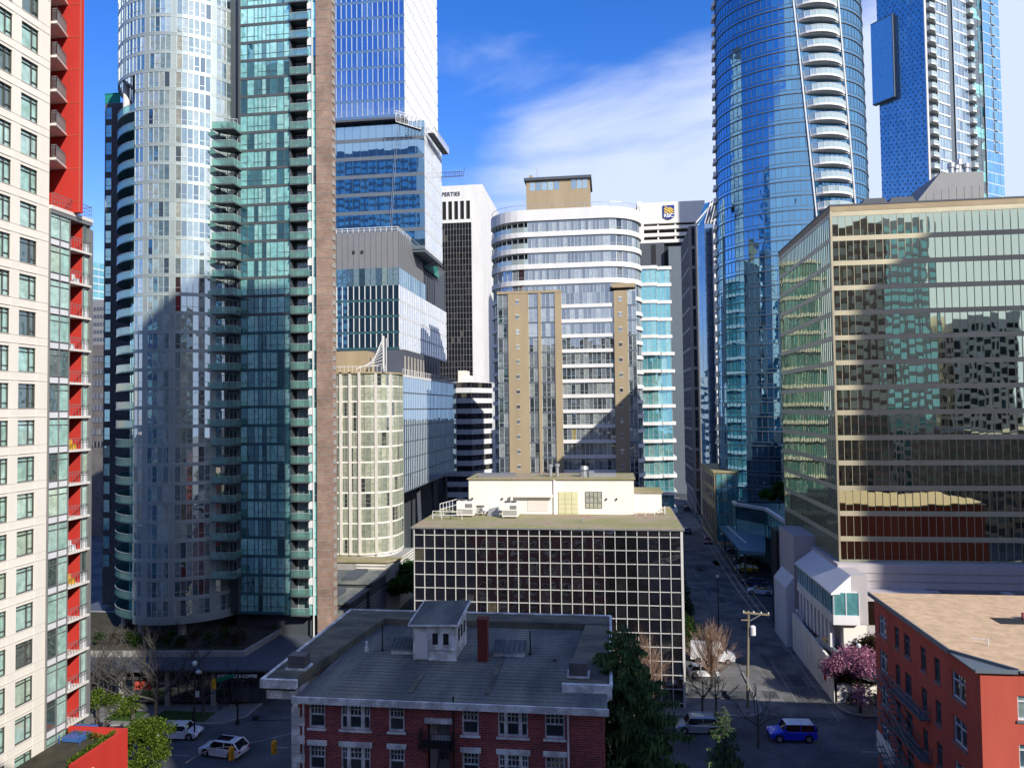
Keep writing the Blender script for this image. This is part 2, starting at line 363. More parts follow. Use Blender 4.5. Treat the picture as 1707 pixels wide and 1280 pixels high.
MT['leaf_white'] = leafm('pale_blossom', [(.12, .18, .12), (.3, .36, .3), (.5, .55, .5)])
# glazing
G = {}
G['white_tower'] = glass('pale_green_window', [(0, (.36, .56, .47)), (.35, (.44, .62, .54)), (.72, (.07, .10, .09)), (.84, (.46, .58, .44)), (.95, (.12, .14, .12))], .18, (.85, 1, .95), wav=.05, wsc=.5)
G['silver'] = glass('silver_glazing', [(0, (.30, .38, .37)), (.3, (.18, .26, .28)), (.5, (.40, .44, .40)), (.66, (.09, .15, .18)), (.8, (.03, .04, .045)), (.92, (.50, .54, .50)), (.994, (.25, .02, .03))], .40, (.85, .97, 1), wav=.02, wsc=.4)
G['teal'] = glass('teal_glazing', [(0, (.30, .66, .62)), (.40, (.05, .16, .19)), (.55, (.38, .70, .65)), (.86, (.02, .07, .09))], .36, (.6, .95, .97), wav=.02, wsc=.4)  # bright cyan panes have sky reflection painted into their base colour
G['blue_fin'] = glass('blue_office_glazing', [(0, (.02, .05, .12)), (.6, (.03, .08, .16)), (.85, (.08, .14, .2))], .5, (.55, .72, 1), wav=.02)
G['blue_mirror'] = glass('blue_mirror_glazing', [(0, (.02, .05, .08)), (.7, (.04, .08, .11))], .62, (.55, .78, .92), wav=.008)
G['pale_frit'] = glass('pale_fritted_glazing', [(0, (.58, .63, .70)), (.5, (.52, .58, .66)), (.85, (.62, .66, .72))], .25, (.9, .95, 1), wav=.01, rough=.1)
G['dark'] = glass('dark_grid_glazing', [(0, (.012, .012, .014)), (.8, (.03, .03, .03)), (.93, (.10, .09, .07))], .14, (.75, .8, .9), wav=.02)
G['black_mirror'] = glass('black_glazing', [(0, (.010, .010, .013)), (.85, (.02, .02, .024)), (.992, (.09, .08, .05))], .30, (.95, .88, .82), wav=.02, wsc=.5)
G['bronze'] = glass('bronze_mirror_glazing', [(0, (.02, .018, .012)), (.8, (.06, .055, .03))], .74, (.88, .95, .66), wav=.022, wsc=.16)
G['deepblue'] = glass('deep_blue_curved_glazing', [(0, (.006, .045, .10)), (.5, (.008, .06, .14)), (.8, (.02, .13, .22)), (.93, (.008, .03, .05))], .55, (.34, .66, .90), wav=.05, wsc=.25)
G['skyblue'] = glass('sky_blue_panel_glazing', [(0, (.06, .24, .48)), (.5, (.08, .29, .54)), (.85, (.13, .36, .60))], .34, (.62, .84, 1), wav=.03)
G['paleblue'] = glass('pale_blue_glazing', [(0, (.25, .36, .42)), (.4, (.10, .18, .26)), (.7, (.34, .44, .44)), (.9, (.05, .09, .13))], .4, (.75, .9, 1), wav=.03)
G['mid'] = glass('banded_tower_glazing', [(0, (.20, .22, .23)), (.3, (.08, .09, .10)), (.55, (.34, .36, .35)), (.78, (.03, .035, .04)), (.992, (.40, .30, .08))], .3, (.85, .93, 1), wav=.03)
G['aqua'] = glass('aqua_glazing', [(0, (.14, .40, .42)), (.5, (.08, .28, .33)), (.8, (.28, .5, .46))], .4, (.5, .9, .95), wav=.03)
G['olive'] = glass('pale_olive_glazing', [(0, (.36, .38, .29)), (.35, (.26, .28, .22)), (.6, (.44, .45, .35)), (.88, (.05, .05, .05))], .2, (.95, 1, .9), wav=.02)
G['house'] = glass('sash_window_glazing', [(0, (.02, .022, .025)), (.6, (.05, .05, .05)), (.85, (.16, .16, .15))], .12, wav=.01)
G['shop'] = glass('shop_glazing', [(0, (.015, .02, .03)), (.8, (.04, .04, .04))], .12, wav=.01)
MT['railglass'] = clear('green_rail_glass', (.60, .90, .82), .16, .22)
MT['railglass2'] = clear('clear_rail_glass', (.75, .88, .85), .4, .25)
# ---------------------------------------------------------------- facades
def arc(cx, cy, r, a0, a1, n, ry=None):
    ry = r if ry is None else ry
    return [(cx+r*math.sin(rad(a0+(a1-a0)*i/n)), cy-ry*math.cos(rad(a0+(a1-a0)*i/n))) for i in range(n+1)]
def line(p, q, n): return [(p[0]+(q[0]-p[0])*i/n, p[1]+(q[1]-p[1])*i/n) for i in range(n+1)]
def join(*ps):
    o = []
    for p in ps:
        if o and abs(o[-1][0]-p[0][0])+abs(o[-1][1]-p[0][1]) < .01: o += p[1:]
        else: o += p
    return o
def offs(path, d):
    o = []
    n = len(path)
    for i in range(n):
        a = path[max(0, i-1)]; b = path[min(n-1, i+1)]
        dx, dy = b[0]-a[0], b[1]-a[1]; L = math.hypot(dx, dy) or 1
        o.append((path[i][0]+dy/L*d, path[i][1]-dx/L*d))
    return o
def ribbon(m, path, z0, z1, d0, d1, mi=0, r=None):
    """a solid band that follows the path between offsets d0 (inner) and d1 (outer)"""
    A = offs(path, d0); B = offs(path, d1); n = len(path)
    vs = []
    for a, b in zip(A, B): vs += [(a[0], a[1], z0), (b[0], b[1], z0), (b[0], b[1], z1), (a[0], a[1], z1)]
    fs = [(0, 1, 2, 3), (4*n-1, 4*n-2, 4*n-3, 4*n-4)]
    for i in range(n-1):
        k = 4*i
        for j in range(4):
            fs.append((k+j, k+4+j, k+4+(j+1) % 4, k+(j+1) % 4))
    return m.add(vs, fs, mi, random.random() if r is None else r)
def window_row(parent, path, z0, z1, gm, fm, mw=.06, md=.08, jit=.004, trans=(), splits=0, rep=None, skip=None, thin=.04, every=1, name='window_band', mi_of=None):
    m = M()
    for i in range(len(path)-1):
        if skip and skip(i): continue
        a = path[i]; b = path[i+1]; dx, dy = b[0]-a[0], b[1]-a[1]; L = math.hypot(dx, dy)
        nx, ny = dy/L, -dx/L
        r = random.random() if rep is None else rep(i)
        t1, t2, t3 = (random.uniform(-jit, jit)*L for _ in range(3)); tz = random.uniform(-jit, jit)*(z1-z0)
        m.quad((a[0]+nx*t1, a[1]+ny*t1, z0), (b[0]+nx*t2, b[1]+ny*t2, z0), (b[0]+nx*(t2+tz), b[1]+ny*(t2+tz), z1), (a[0]+nx*(t1+tz), a[1]+ny*(t1+tz), z1), 0, r)
        for tt in trans:
            z = z0+(z1-z0)*tt
            m.bar((a[0]+nx*.02, a[1]+ny*.02, z), (b[0]+nx*.02, b[1]+ny*.02, z), md*.8, thin, 1)
        if splits and random.random() < splits:      # an operable light low in the pane
            z = z0+(z1-z0)*.32
            m.bar((a[0]+nx*.02, a[1]+ny*.02, z), (b[0]+nx*.02, b[1]+ny*.02, z), md*.7, thin, 1)
    if mw:
        for i, p in enumerate(path):
            if i % every: continue
            a = path[max(0, i-1)]; b = path[min(len(path)-1, i+1)]; dx, dy = b[0]-a[0], b[1]-a[1]; L = math.hypot(dx, dy) or 1
            ux, uy = dx/L, dy/L; nx, ny = uy, -ux
            c = [(p[0]+ux*s*mw/2+nx*o, p[1]+uy*s*mw/2+ny*o) for s, o in ((-1, md), (1, md), (1, -.03), (-1, -.03))]
            m.prism(c, z0, z1, 1)
    return m.build(name, [gm, fm], parent)
def band_row(parent, path, z0, z1, mat, d0=-.1, d1=.06, name='floor_band'):
    m = M(); ribbon(m, path, z0, z1, d0, d1); return m.build(name, mat, parent)
def facade(parent, path, z0, n, fh, gm, fm, sm, sp=.6, proud=.06, **k):
    for i in range(n):
        z = z0+i*fh; P = path(z) if callable(path) else path
        if sp: band_row(parent, P, z, z+sp, sm, -.12, proud)
        window_row(parent, P, z+sp, z+fh, gm, fm, **k)
def text(body, size, loc, rot, mat, parent=None, name='lettering', ext=.02, bold=0, align='LEFT', sx=1):
    cu = bpy.data.curves.new('t', 'FONT'); cu.body = body; cu.size = size; cu.extrude = ext; cu.offset = bold; cu.align_x = align
    to = bpy.data.objects.new('t', cu); COL.objects.link(to)
    bpy.context.view_layer.update()
    me = bpy.data.meshes.new_from_object(to.evaluated_get(bpy.context.evaluated_depsgraph_get()))
    bpy.data.objects.remove(to)
    me.name = name; me.materials.clear(); me.materials.append(mat)
    o = bpy.data.objects.new(name, me); COL.objects.link(o)
    L = Vector(loc)
    if parent is not None:
        L = L-Vector(ORG.get(parent.name, (0, 0, 0))); o.parent = parent; ORG[o.name] = (0, 0, 0)
    o.location = L; o.rotation_euler = rot; o.scale = (sx, 1, 1)
    return o
# ================================================================ SETTING
m = M(); m.quad((-1500, -600, -.06), (1500, -600, -.06), (1500, 2500, -.06), (-1500, 2500, -.06)); struct('ground', m, MT['asphalt'])
m = M(); m.prism([(-130, 66.5), (-39, 67), (-3, 69.5), (140, 72), (140, 85.6), (24.5, 85.2), (16, 85.2), (5, 84), (-39, 77.5), (-130, 72)], -.05, 0.0); struct('cross_road', m, MT['asphalt'])
m = M(); m.quad((16.3, 85.2, .006), (25.0, 85.2, .006), (25.4, 300, .006), (16.3, 300, .006)); struct('side_road', m, MT['asphalt_old'])
m = M(); m.quad((-40.5, 78, .006), (-27.5, 80, .006), (-27.5, 420, .006), (-40.5, 420, .006)); struct('avenue', m, MT['asphalt'])
def pave(name, poly, z=.14, mat='pavement'):
    m = M(); m.prism(poly, -.05, z); return struct(name, m, MT[mat])
def kerb(path, name='kerb'):
    m = M(); ribbon(m, path, .0, .155, -.0, .22); return struct(name, m, MT['kerb'])
crn = [(5.0, 84.2)]+[(14.0+2.2*math.sin(rad(a)), 86.8-2.2*math.cos(rad(a))) for a in range(0, 91, 15)]
pave('pavement', [(-25, 80)]+[(-24.5, 79.6)]+crn+[(16.2, 89.5), (9, 89.5), (8.5, 96), (-25, 96)])
kerb([(-24.5, 79.4)]+crn+[(16.2, 92), (16.2, 98)])
pave('pavement', [(25.2, 92), (25.2, 88)]+[(27.4-2.2*math.cos(rad(a)), 88-2.0*math.sin(rad(a))) for a in range(15, 91, 15)]+[(100, 86.2), (100, 94), (28, 94)])
kerb([(25.1, 92), (25.2, 88)][::1]+[(27.4-2.2*math.cos(rad(a)), 88-2.0*math.sin(rad(a))) for a in range(15, 91, 15)]+[(100, 86.2)])
pave('pavement', [(-130, 72.3), (-60, 74.6), (-42.5, 77.0), (-40.8, 79), (-40.6, 130), (-43, 130), (-43, 82), (-130, 80)])
kerb([(-130, 72.3), (-60, 74.6), (-42.5, 77.0), (-40.8, 79), (-40.6, 130)])
pave('pavement', [(-27.5, 82), (-22.5, 82), (-22.5, 200), (-27.5, 200)])
m = M()
for (x0, x1, y0, y1) in ((-56, -52.3, 76.2, 78.6), (-50.8, -44.6, 76.9, 79.3)): m.box(x0, x1, y0, y1, .1, .2)
tag(m.build('grass_verge', MT['grass']), kind='structure')
m = M(); m.prism([(8, 89.5), (16.2, 89.5), (16.2, 200), (8, 200)], -.05, .012); struct('parking_lot', m, MT['asphalt_old'])
m = M()
for (p, q, w) in (((-37.5, 72.6), (-33.6, 75.6), .14), ((-33.6, 75.6), (-27, 76.4), .12), ((-35.2, 80.2), (-34.2, 80.2), .3), ((-42, 69.6), (-58, 68.4), .12), ((20.8, 89), (20.8, 103), .12), ((24.0, 84.4), (24.3, 118), .1), ((18.5, 104), (19.4, 88), .06)):
    d = (Vector(q)-Vector(p)).normalized(); n = Vector((-d.y, d.x))*w/2
    m.add([(p[0]-n.x, p[1]-n.y, .014), (q[0]-n.x, q[1]-n.y, .014), (q[0]+n.x, q[1]+n.y, .014), (p[0]+n.x, p[1]+n.y, .014)], [(0, 1, 2, 3)])
for k in range(9): m.add([(24+9*k, 77.2, .014), (28+9*k, 77.3, .014), (28+9*k, 77.45, .014), (24+9*k, 77.35, .014)], [(0, 1, 2, 3)])
struct('road_markings', m, MT['mark'])
m = M(); random.seed(3)
for k in range(16):   # darker asphalt repairs in the side road
    x = 17+random.random()*7; y = 89+random.random()*80; w = .5+random.random()*1.4; l = 1+random.random()*5
    m.add([(x, y, .011), (min(24.8, x+w), y, .011), (min(24.8, x+w), y+l, .011), (x, y+l, .011)], [(0, 1, 2, 3)])
struct('road_patches', m, MT['asphalt'])
# ================================================================ 1 white and red tower (left)
random.seed(11)
def white_tower():
    XW = -45.0
    R = thing('apartment_tower', 'cream concrete apartment tower with red recessed walls and balconies at the left edge', 'building', (XW, 54, 0))
    zt = 100
    m = M(); m.box(-70, XW-.35, 30, 54.25, 0, zt); m.build('core_wall', MT['cream'], R)
    fh = 2.84; zb = 33.98-11*fh   # a floor line near the camera height
    m = M()
    ys = [37.2+2.62*k for k in range(7)]     # window bays, last window 51.35..53.1
    nf = 35
    z00 = zb-2*fh
    # piers and spandrels of the concrete frame
    edges = []
    for k in range(7): edges.append((51.28-2.62*k, 53.05-2.62*k))
    edges = edges[::-1]
    y = 30.0
    for (a, b) in edges:
        m.box(XW-.35, XW, y, a, 0, zt); y = b
    m.box(XW-.35, XW, y, 54.25, 0, zt)
    for i in range(nf):
        z = z00+i*fh
        for (a, b) in edges:
            m.box(XW-.35, XW-.02, a, b, z-.42, z+.48)
    m.build('wall', MT['cream'], R)
    m = M()
    for i in range(nf):
        z = z00+i*fh; m.box(XW-.01, XW+.03, 30, 54.25, z-.18, z-.14); m.box(XW-.01, XW+.02, 30, 54.25, z+.46, z+.50)
    m.build('storey_joint', MT['cream2'], R)
    first = {}
    cnt = 0
    for i in range(nf):
        z = z00+i*fh+.48; h = fh-.90
        if z > 80 or z < -2: continue
        for (a, b) in edges[-3:]:
            m = M(); 
            t = random.uniform(-.012, .012); r = random.random()
            m.quad((XW-.22+t, a, z), (XW-.22, b, z), (XW-.22-t, b, z+h), (XW-.22, a, z+h), 0, r)
            w = m.build('window', G['white_tower'], R)
            f = M(); X0, X1 = XW-.26, XW-.10
            f.box(X0, X1, a, a+.06, z, z+h); f.box(X0, X1, b-.06, b, z, z+h); f.box(X0, X1, a+.06, b-.06, z, z+.08); f.box(X0, X1, a+.06, b-.06, z+h-.06, z+h)
            mid = a+(b-a)*.66
            f.box(X0, X1-.02, mid-.035, mid+.035, z+.08, z+h-.06); f.box(X0, X1-.03, a+.06, b-.06, z+h-.36, z+h-.31); f.box(X0, X1-.03, mid+.035, b-.06, z+.42, z+.47)
            f.build('frame', MT['dkframe'], w)
    # ---- bay windows and balconies north of the corner, below the terrace
    zt2 = AX(80, 341, XW)[1]
    Yb0, Yb1, Yc, Yd = 54.3, 56.5, 58.2, 58.95
    nb = 24
    zs = [zt2-.35-(k+1)*fh for k in range(nb)]
    m = M(); m.box(-60, XW-1.9, 54.25, 62, 0, zt2-.2); m.build('bay_wall', MT['greyframe'], R)
    m = M(); m.box(-52, XW+.25, 54.26, 59.15, zt2-.30, zt2); m.build('terrace_slab', MT['cream2'], R)
    m = M(); m.box(-51.9, XW+.2, 54.3, 59.1, zt2-.62, zt2-.31); m.build('terrace_soffit', MT['greyframe'], R)
    for k, z in enumerate(zs):
        if z < -3: break
        # bay
        b = M(); w = (Yb1-Yb0)
        b.quad((XW+.05, Yb0, z+.62), (XW+.05+random.uniform(-.01, .01), Yb0+w*.5, z+.62), (XW+.05, Yb0+w*.5, z+fh-.12), (XW+.05, Yb0, z+fh-.12), 0)
        b.quad((XW+.05, Yb0+w*.5, z+.62), (XW+.05, Yb1, z+.62), (XW+.05+random.uniform(-.01, .01), Yb1, z+fh-.12), (XW+.05, Yb0+w*.5, z+fh-.12), 0)
        o = b.build('bay_window', G['white_tower'], R)
        f = M()
        for y in (Yb0, Yb0+w*.5, Yb1): f.box(XW-.0, XW+.13, y-.04, y+.04, z, z+fh)
        f.box(XW, XW+.12, Yb0, Yb1, z+fh-.55, z+fh-.50); f.box(XW, XW+.12, Yb0, Yb1, z+.57, z+.63); f.box(XW, XW+.12, Yb0, Yb1, z-.02, z+.05)
        f.build('frame', MT['greyframe'], o)
        s = M(); s.box(XW, XW+.04, Yb0, Yb1, z+.05, z+.57); s.build('spandrel', MT['slab'], o)
        # balcony
        s = M(); s.box(XW-1.9, XW+.22, Yb1+.06, Yd+.08, z-.02, z+.17); bo = s.build('balcony', MT['cream2'], R)
        g = M()
        g.bar((XW+.17, Yb1+.1, z+1.12), (XW+.17, Yd, z+1.12), .05, .05); g.bar((XW+.17, Yb1+.1, z+.9), (XW+.17, Yd, z+.9), .03, .03)
        for q in range(8): g.bar((XW+.17, Yb1+.1+q*.33, z+.17), (XW+.17, Yb1+.1+q*.33, z+1.12), .02, .02)
        g.build('railing', MT['greyframe'], bo)
        # something left on some of the balconies
        if k in (1, 3, 6, 9, 10, 13, 15):
            q = M(); yy = Yb1+.4+random.random()
            q.box(XW-.6, XW-.2, yy, yy+.35, z+.17, z+.62); q.box(XW-.65, XW-.6, yy, yy+.35, z+.17, z+1.0)
            q.build('balcony_furniture', MT['slab'] if k % 2 else MT['sigyellow'], bo)
        e = M()
        e.quad((XW-.05, Yc, z+.9), (XW-.05, Yd, z+.9), (XW-.05, Yd, z+fh-.3), (XW-.05, Yc, z+fh-.3), 0)
        e.box(XW-.1, XW+.06, Yc+.03, Yc+.08, z+.17, z+fh, 1); e.box(XW-.1, XW+.12, Yd-.06, Yd+.02, z+.17, z+fh, 1); e.box(XW-.08, XW, Yc, Yd, z+.17, z+.9, 2)
        e.build('end_window', [G['white_tower'], MT['greyframe'], MT['slab']], R)
    m = M(); m.box(XW-2.2, XW-.1, Yc+.0, Yc+.25, 0, zt2-.3); m.build('red_wall', MT['red'], R)
    # ---- upper part: tall red wall facing the camera with chamfered balconies
    Yr = 56.7
    m = M(); m.box(-52, xY(133, Yr, 100), Yr, Yr+.5, zt2, zt); 
    m.build('red_wall', MT['red'], R)
    m = M(); m.box(xY(133, Yr, 100)+.002, xY(133, Yr, 100)+.05, Yr-.03, Yr+.12, zt2+.01, zt); m.build('red_wall_edge', MT['orange'], R)
    m = M()
    for k in range(14): m.box(-52, xY(133, Yr, 100)-.02, Yr-.025, Yr-.002, zt2+.9+k*fh, zt2+.96+k*fh)
    m.build('wall_joint', MT['orange'], R)
    m = M(); m.box(-52, XW-3, 54.2, Yr, zt2, zt); m.build('recess_wall', MT['dkpanel'], R)
    xa = xY(95, 54.4, 60); xb = xY(113, Yr, 60)
    for k in range(13):
        z = AX(80, 300, XW)[1]-.9+k*fh
        if z < zt2+1.2: continue
        poly = [(XW-3, 54.4), (xa, 54.4), (xb, Yr-.01), (XW-3, Yr-.01)]
        s = M(); s.prism(poly, z-.2, z); bo = s.build('balcony', MT['cream2'], R)
        g = M(); P = [(XW-.0, 54.45), (xa-.05, 54.45), (xb-.05, Yr-.1)]
        for zz, w in ((z+1.05, .05), (z+.85, .03), (z+.12, .03)):
            for a, b in zip(P, P[1:]): g.bar((a[0], a[1], zz), (b[0], b[1], zz), w, w)
        for a, b, n in ((P[0], P[1], 4), (P[1], P[2], 22)):
            for q in range(n+1):
                t = q/n; g.bar((a[0]+(b[0]-a[0])*t, a[1]+(b[1]-a[1])*t, z), (a[0]+(b[0]-a[0])*t, a[1]+(b[1]-a[1])*t, z+1.05), .02, .02)
        g.build('railing', MT['greyframe'], bo)
    g = M()
    for zz, w in ((zt2+1.05, .05), (zt2+.75, .03), (zt2+.4, .03)): g.bar((XW+.15, 54.4, zz), (XW+.15, 59.1, zz), w, w); g.bar((XW+.15, 59.1, zz), (XW-3, 59.1, zz), w, w)
    for q in range(17): g.bar((XW+.15, 54.4+q*.29, zt2), (XW+.15, 54.4+q*.29, zt2+1.05), .02, .02)
    g.build('terrace_railing', MT['greyframe'], R)
    # low wing with the roof planter
    m = M(); PZ = 8.2
    a = AZ(213, 1213, PZ); 
    m.box(XW+.26, a[0], 50.5, a[1], 0, PZ-.9); m.box(XW+.26, a[0], a[1]-.3, a[1], PZ-.9, PZ); m.box(a[0]-.3, a[0], 50.5, a[1]-.3, PZ-.9, PZ)
    m.build('low_wing', MT['red'], R)
    m = M(); m.box(XW+.3, a[0]-.31, 50.6, a[1]-.31, PZ-.9, PZ-.7); m.build('planter_soil', MT['soil'], R)
    m = M(); m.quad((a[0]+.01, 51.3, 5.4), (a[0]+.01, 52.6, 5.4), (a[0]+.01, 52.6, 6.9), (a[0]+.01, 51.3, 6.9)); w = m.build('window', G['white_tower'], R)
    f = M(); f.box(a[0], a[0]+.1, 51.2, 51.3, 5.3, 7); f.box(a[0], a[0]+.1, 52.6, 52.7, 5.3, 7); f.box(a[0], a[0]+.1, 51.3, 52.6, 6.9, 7); f.box(a[0], a[0]+.14, 51.3, 52.6, 5.3, 5.4); f.build('frame', MT['cream2'], w)
    return a, PZ
PLANT, PLZ = white_tower()
# ================================================================ 2 round silver and teal tower
random.seed(21)
def round_tower():
    cx, cy, r = -58.6, 97.6, 9.3
    R = thing('apartment_tower', 'tall apartment tower with a curved silver front, teal bay and brown brick spine', 'building', (cx, cy, 5))
    fh = 2.45; z0 = 7.5; nf = 34; top = z0+nf*fh
    m = M(); m.prism(arc(cx, cy, r-1.7, -180, 165, 23), z0, top); m.prism([(-52, 93.2), (-37.7, 93.6), (-40.4, 104), (-58, 104)], z0, top+2); m.build('core_wall', MT['dkspandrel'], R)
    cyl = arc(cx, cy, r, -16, 76, 21); full = arc(cx, cy, r, -110, 76, 43)
    cols = [random.random() for _ in range(60)]
    for i in range(nf):
        z = z0+i*fh
        P = full if i >= 29 else cyl
        m = M(); ribbon(m, P, z, z+.42, -.1, .05, 0); ribbon(m, P, z+.40, z+.46, -.1, .07, 1); m.build('floor_band', [MT['silver'], MT['silverframe']], R)
        # every floor repeats the same layout of solid metal panels, lights and openers
        n = len(P)-1
        def rep(j):
            jj = j+(43-n)
            if cols[jj] > .84: return .42+random.random()*.07
            q = random.random()
            return q if q > .2 or i > 9 else .55+random.random()*.3
        window_row(R, P, z+.46, z+fh, G['silver'], MT['silverframe'], mw=.07, md=.06, jit=.006, trans=(), splits=.55, rep=rep, thin=.05)
        # solid metal pilaster panels
        for j in range(n):
            if cols[j+(43-n)] > .86: q = M(); ribbon(q, [P[j], P[j+1]], z+.46, z+fh, -.06, .035, 0); q.build('metal_panel', MT['silver'], R)
    # teal bay
    TP = line((-48.5, 92.5), (-41.5, 92.5), 9)
    xs = [0, .14, .28, .36, .44, .52, .60, .74, .88, 1]
    TP = [(-48.5+7.0*t, 92.5) for t in xs]
    for i in range(nf):
        z = z0+i*fh
        band_row(R, TP, z, z+.38, MT['dkspandrel'] if z > 45 else MT['tealspandrel'], -.1, .05)
        window_row(R, TP, z+.38, z+fh, G['teal'], MT['dkspandrel'], mw=.07, md=.06, jit=.008, trans=(), splits=.8, thin=.05)
    m = M(); m.box(-48.75, -48.5, 92.3, 97, z0, top); m.box(-41.5, -41.3, 92.3, 93.8, z0, top); m.build('bay_side', MT['dkspandrel'], R)
    # right balconies
    RP = [(-41.3, 93.8), (-38.9, 93.8)]
    m = M(); m.box(-41.3, -38.9, 93.5, 93.79, z0, top); m.build('recess_wall', MT['dkpanel'], R)
    for i in range(nf):
        z = z0+i*fh
        s = M(); s.box(-41.35, -38.75, 91.9, 93.5, z-.02, z+.16); b = s.build('balcony', MT['dkspandrel'], R)
        g = M(); ribbon(g, [(-41.3, 91.95), (-38.8, 91.95), (-38.8, 93.4)], z+.1, z+1.02, 0, .03, 0); ribbon(g, [(-41.3, 91.95), (-38.8, 91.95), (-38.8, 93.4)], z+1.02, z+1.07, -.01, .04, 1)
        g.build('railing', [MT['railglass'], MT['silverframe']], b)
        d = M(); d.quad((-40.9, 93.48, z+.16), (-39.3, 93.48, z+.16), (-39.3, 93.48, z+2.2), (-40.9, 93.48, z+2.2)); d.box(-40.15, -40.08, 93.42, 93.47, z+.16, z+2.2, 1, 0); d.box(-40.98, -40.9, 93.42, 93.47, z+.16, z+2.2, 1, 0); d.box(-39.3, -39.22, 93.42, 93.47, z+.16, z+2.2, 1, 0); d.box(-40.98, -39.22, 93.42, 93.47, z+2.2, z+2.27, 1, 0)
        d.build('balcony_door', [G['silver'], MT['silverframe']], b)
    # middle balconies
    for i in range(2, 27):
        z = z0+i*fh
        s = M(); s.prism([(-51.3, 90.2), (-48.3, 90.4), (-48.3, 93.5), (-51.0, 91.6)], z-.02, z+.16); b = s.build('balcony', MT['dkspandrel'], R)
        g = M(); P = [(-51.3, 90.25), (-48.35, 90.45), (-48.35, 92.3)]
        ribbon(g, P, z+.1, z+1.02, 0, .03, 0); ribbon(g, P, z+1.02, z+1.07, -.01, .04, 1); g.build('railing', [MT['railglass'], MT['silverframe']], b)
        d = M(); d.bar((-49.9, 92.1, z+.16), (-49.9, 92.1, z+2.1), .07); d.bar((-48.9, 92.4, z+.16), (-48.9, 92.4, z+2.1), .07); d.bar((-49.9, 92.1, z+2.1), (-48.9, 92.4, z+2.1), .07); d.bar((-49.4, 92.25, z+.16), (-49.4, 92.25, z+2.1), .05)
        d.build('balcony_door', MT['silverframe'], b)
        if random.random() < .5:
            q = M(); x = -50.8+random.random()*1.2; q.box(x, x+.4, 90.7, 91.1, z+.16, z+.6); q.box(x, x+.05, 90.7, 91.1, z+.6, z+1.0); q.lathe((x+.9, 91.0, z+.16), [(.12, 0), (.16, .3), (.3, .5), (.2, .8), (.03, 1.0)], 7); q.build('balcony_furniture', MT['leaf_deep'] if random.random() < .4 else MT['dkpanel'], b)
    # left balconies under the drum
    LB = arc(cx, cy, r+.1, -106, -17, 11)
    inner = arc(cx, cy, r-1.6, -112, -12, 10)
    for i in range(28):
        z = z0+i*fh
        s = M(); s.prism(LB+arc(cx, cy, r-1.7, -17, -106, 8), z-.02, z+.16); b = s.build('balcony', MT['tealspandrel'] if i < 27 else MT['silver'], R)
        g = M(); ribbon(g, LB, z+.1, z+1.02, -.06, -.02, 0); ribbon(g, LB, z+1.02, z+1.07, -.07, 0, 1); g.build('railing', [MT['railglass'], MT['silverframe']], b)
        window_row(R, inner, z+.16, z+fh-.02, G['teal'], MT['dkspandrel'], mw=.08, md=.04, jit=.006, name='recess_window')
    m = M(); m.lathe((cx+(r-.8)*math.sin(rad(-42)), cy-(r-.8)*math.cos(rad(-42)), z0+27*fh+.16), [(.42, 0), (.42, 2*fh-.2)], 14); m.build('column', MT['white'], R)
    # slab behind, at the left
    xl = xY(172, 104)
    m = M(); m.box(xl, -58, 104, 108, 5, zY(125, 104)); m.build('rear_wall', MT['darkbrick'], R)
    zt = zY(125, 104)
    for i in range(26):
        z = zt-1.6-i*2.75
        if z < 8: break
        w = M(); x0 = xl+.25; w.quad((x0, 103.95, z-.9), (x0+.9, 103.95, z-.9), (x0+.9, 103.95, z+.9), (x0, 103.95, z+.9)); w.box(x0-.05, x0, 103.9, 103.99, z-.95, z+.95, 1); w.box(x0+.9, x0+.95, 103.9, 103.99, z-.95, z+.95, 1); w.box(x0, x0+.9, 103.9, 103.99, z-.3, z-.24, 1)
        w.build('window', [G['teal'], MT['silverframe']], R)
    g = M(); P = [(xl, 103.98), (xl+2.6, 103.98)]; ribbon(g, P, zt, zt+1.5, 0, .04); g.bar((xl, 103.9, zt+1.5), (xl+2.6, 103.9, zt+1.5), .08); g.build('roof_rail', MT['teal_net'], R)
    # right glass strip and white frame
    SP = [(-38.9, 92.3), (-38.35, 92.3), (-37.75, 92.3)]
    for i in range(nf):
        z = z0+i*fh
        window_row(R, SP, z+.1, z+fh, G['teal'], MT['silverframe'], mw=.1, md=.05, jit=.006, splits=.5, name='window_band')
        m = M(); m.box(-38.95, -38.3, 92.15, 92.28, z+fh*.62, z+fh*1.02); m.build('white_panel', MT['white'], R)
    m = M(); m.box(-38.32, -38.22, 92.05, 92.29, 2, top); m.build('white_fin', MT['white'], R)
    # brown brick spine
    m = M(); m.prism([(-37.72, 92.0), (-35.75, 92.0), (-35.75, 93.9), (-37.72, 93.9)], 0, top+3); m.build('brick_spine', MT['brownbrick'], R)
    m = M()
    for i in range(nf*2): 
        z = z0+i*fh/2; m.box(-35.74, -35.66, 92.7, 93.5, z, z+.62); m.box(-37.74, -35.73, 91.97, 91.995, z-.03, z+.02)
    m.build('spine_rung', MT['concrete'], R)
    # fascia under the drum, columns
    m = M(); ribbon(m, cyl, z0-.55, z0-.02, -.1, .06); m.build('base_fascia', MT['silver'], R)
    for a in (-56, -14, 24):
        m = M(); m.lathe((cx+(r-1.2)*math.sin(rad(a)), cy-(r-1.2)*math.cos(rad(a)), 3.6), [(.5, 0), (.5, z0-3.65)], 14); m.build('column', MT['pinkconc'], R)
    m = M(); m.prism(arc(cx, cy, r-2.5, -180, 165, 23), 3.5, z0-.1); m.prism([(-50, 94.5), (-37.7, 93.4), (-40.4, 104), (-58, 104)], 0, z0-.1); m.build('base_wall', MT['dkconc'], R)
round_tower()
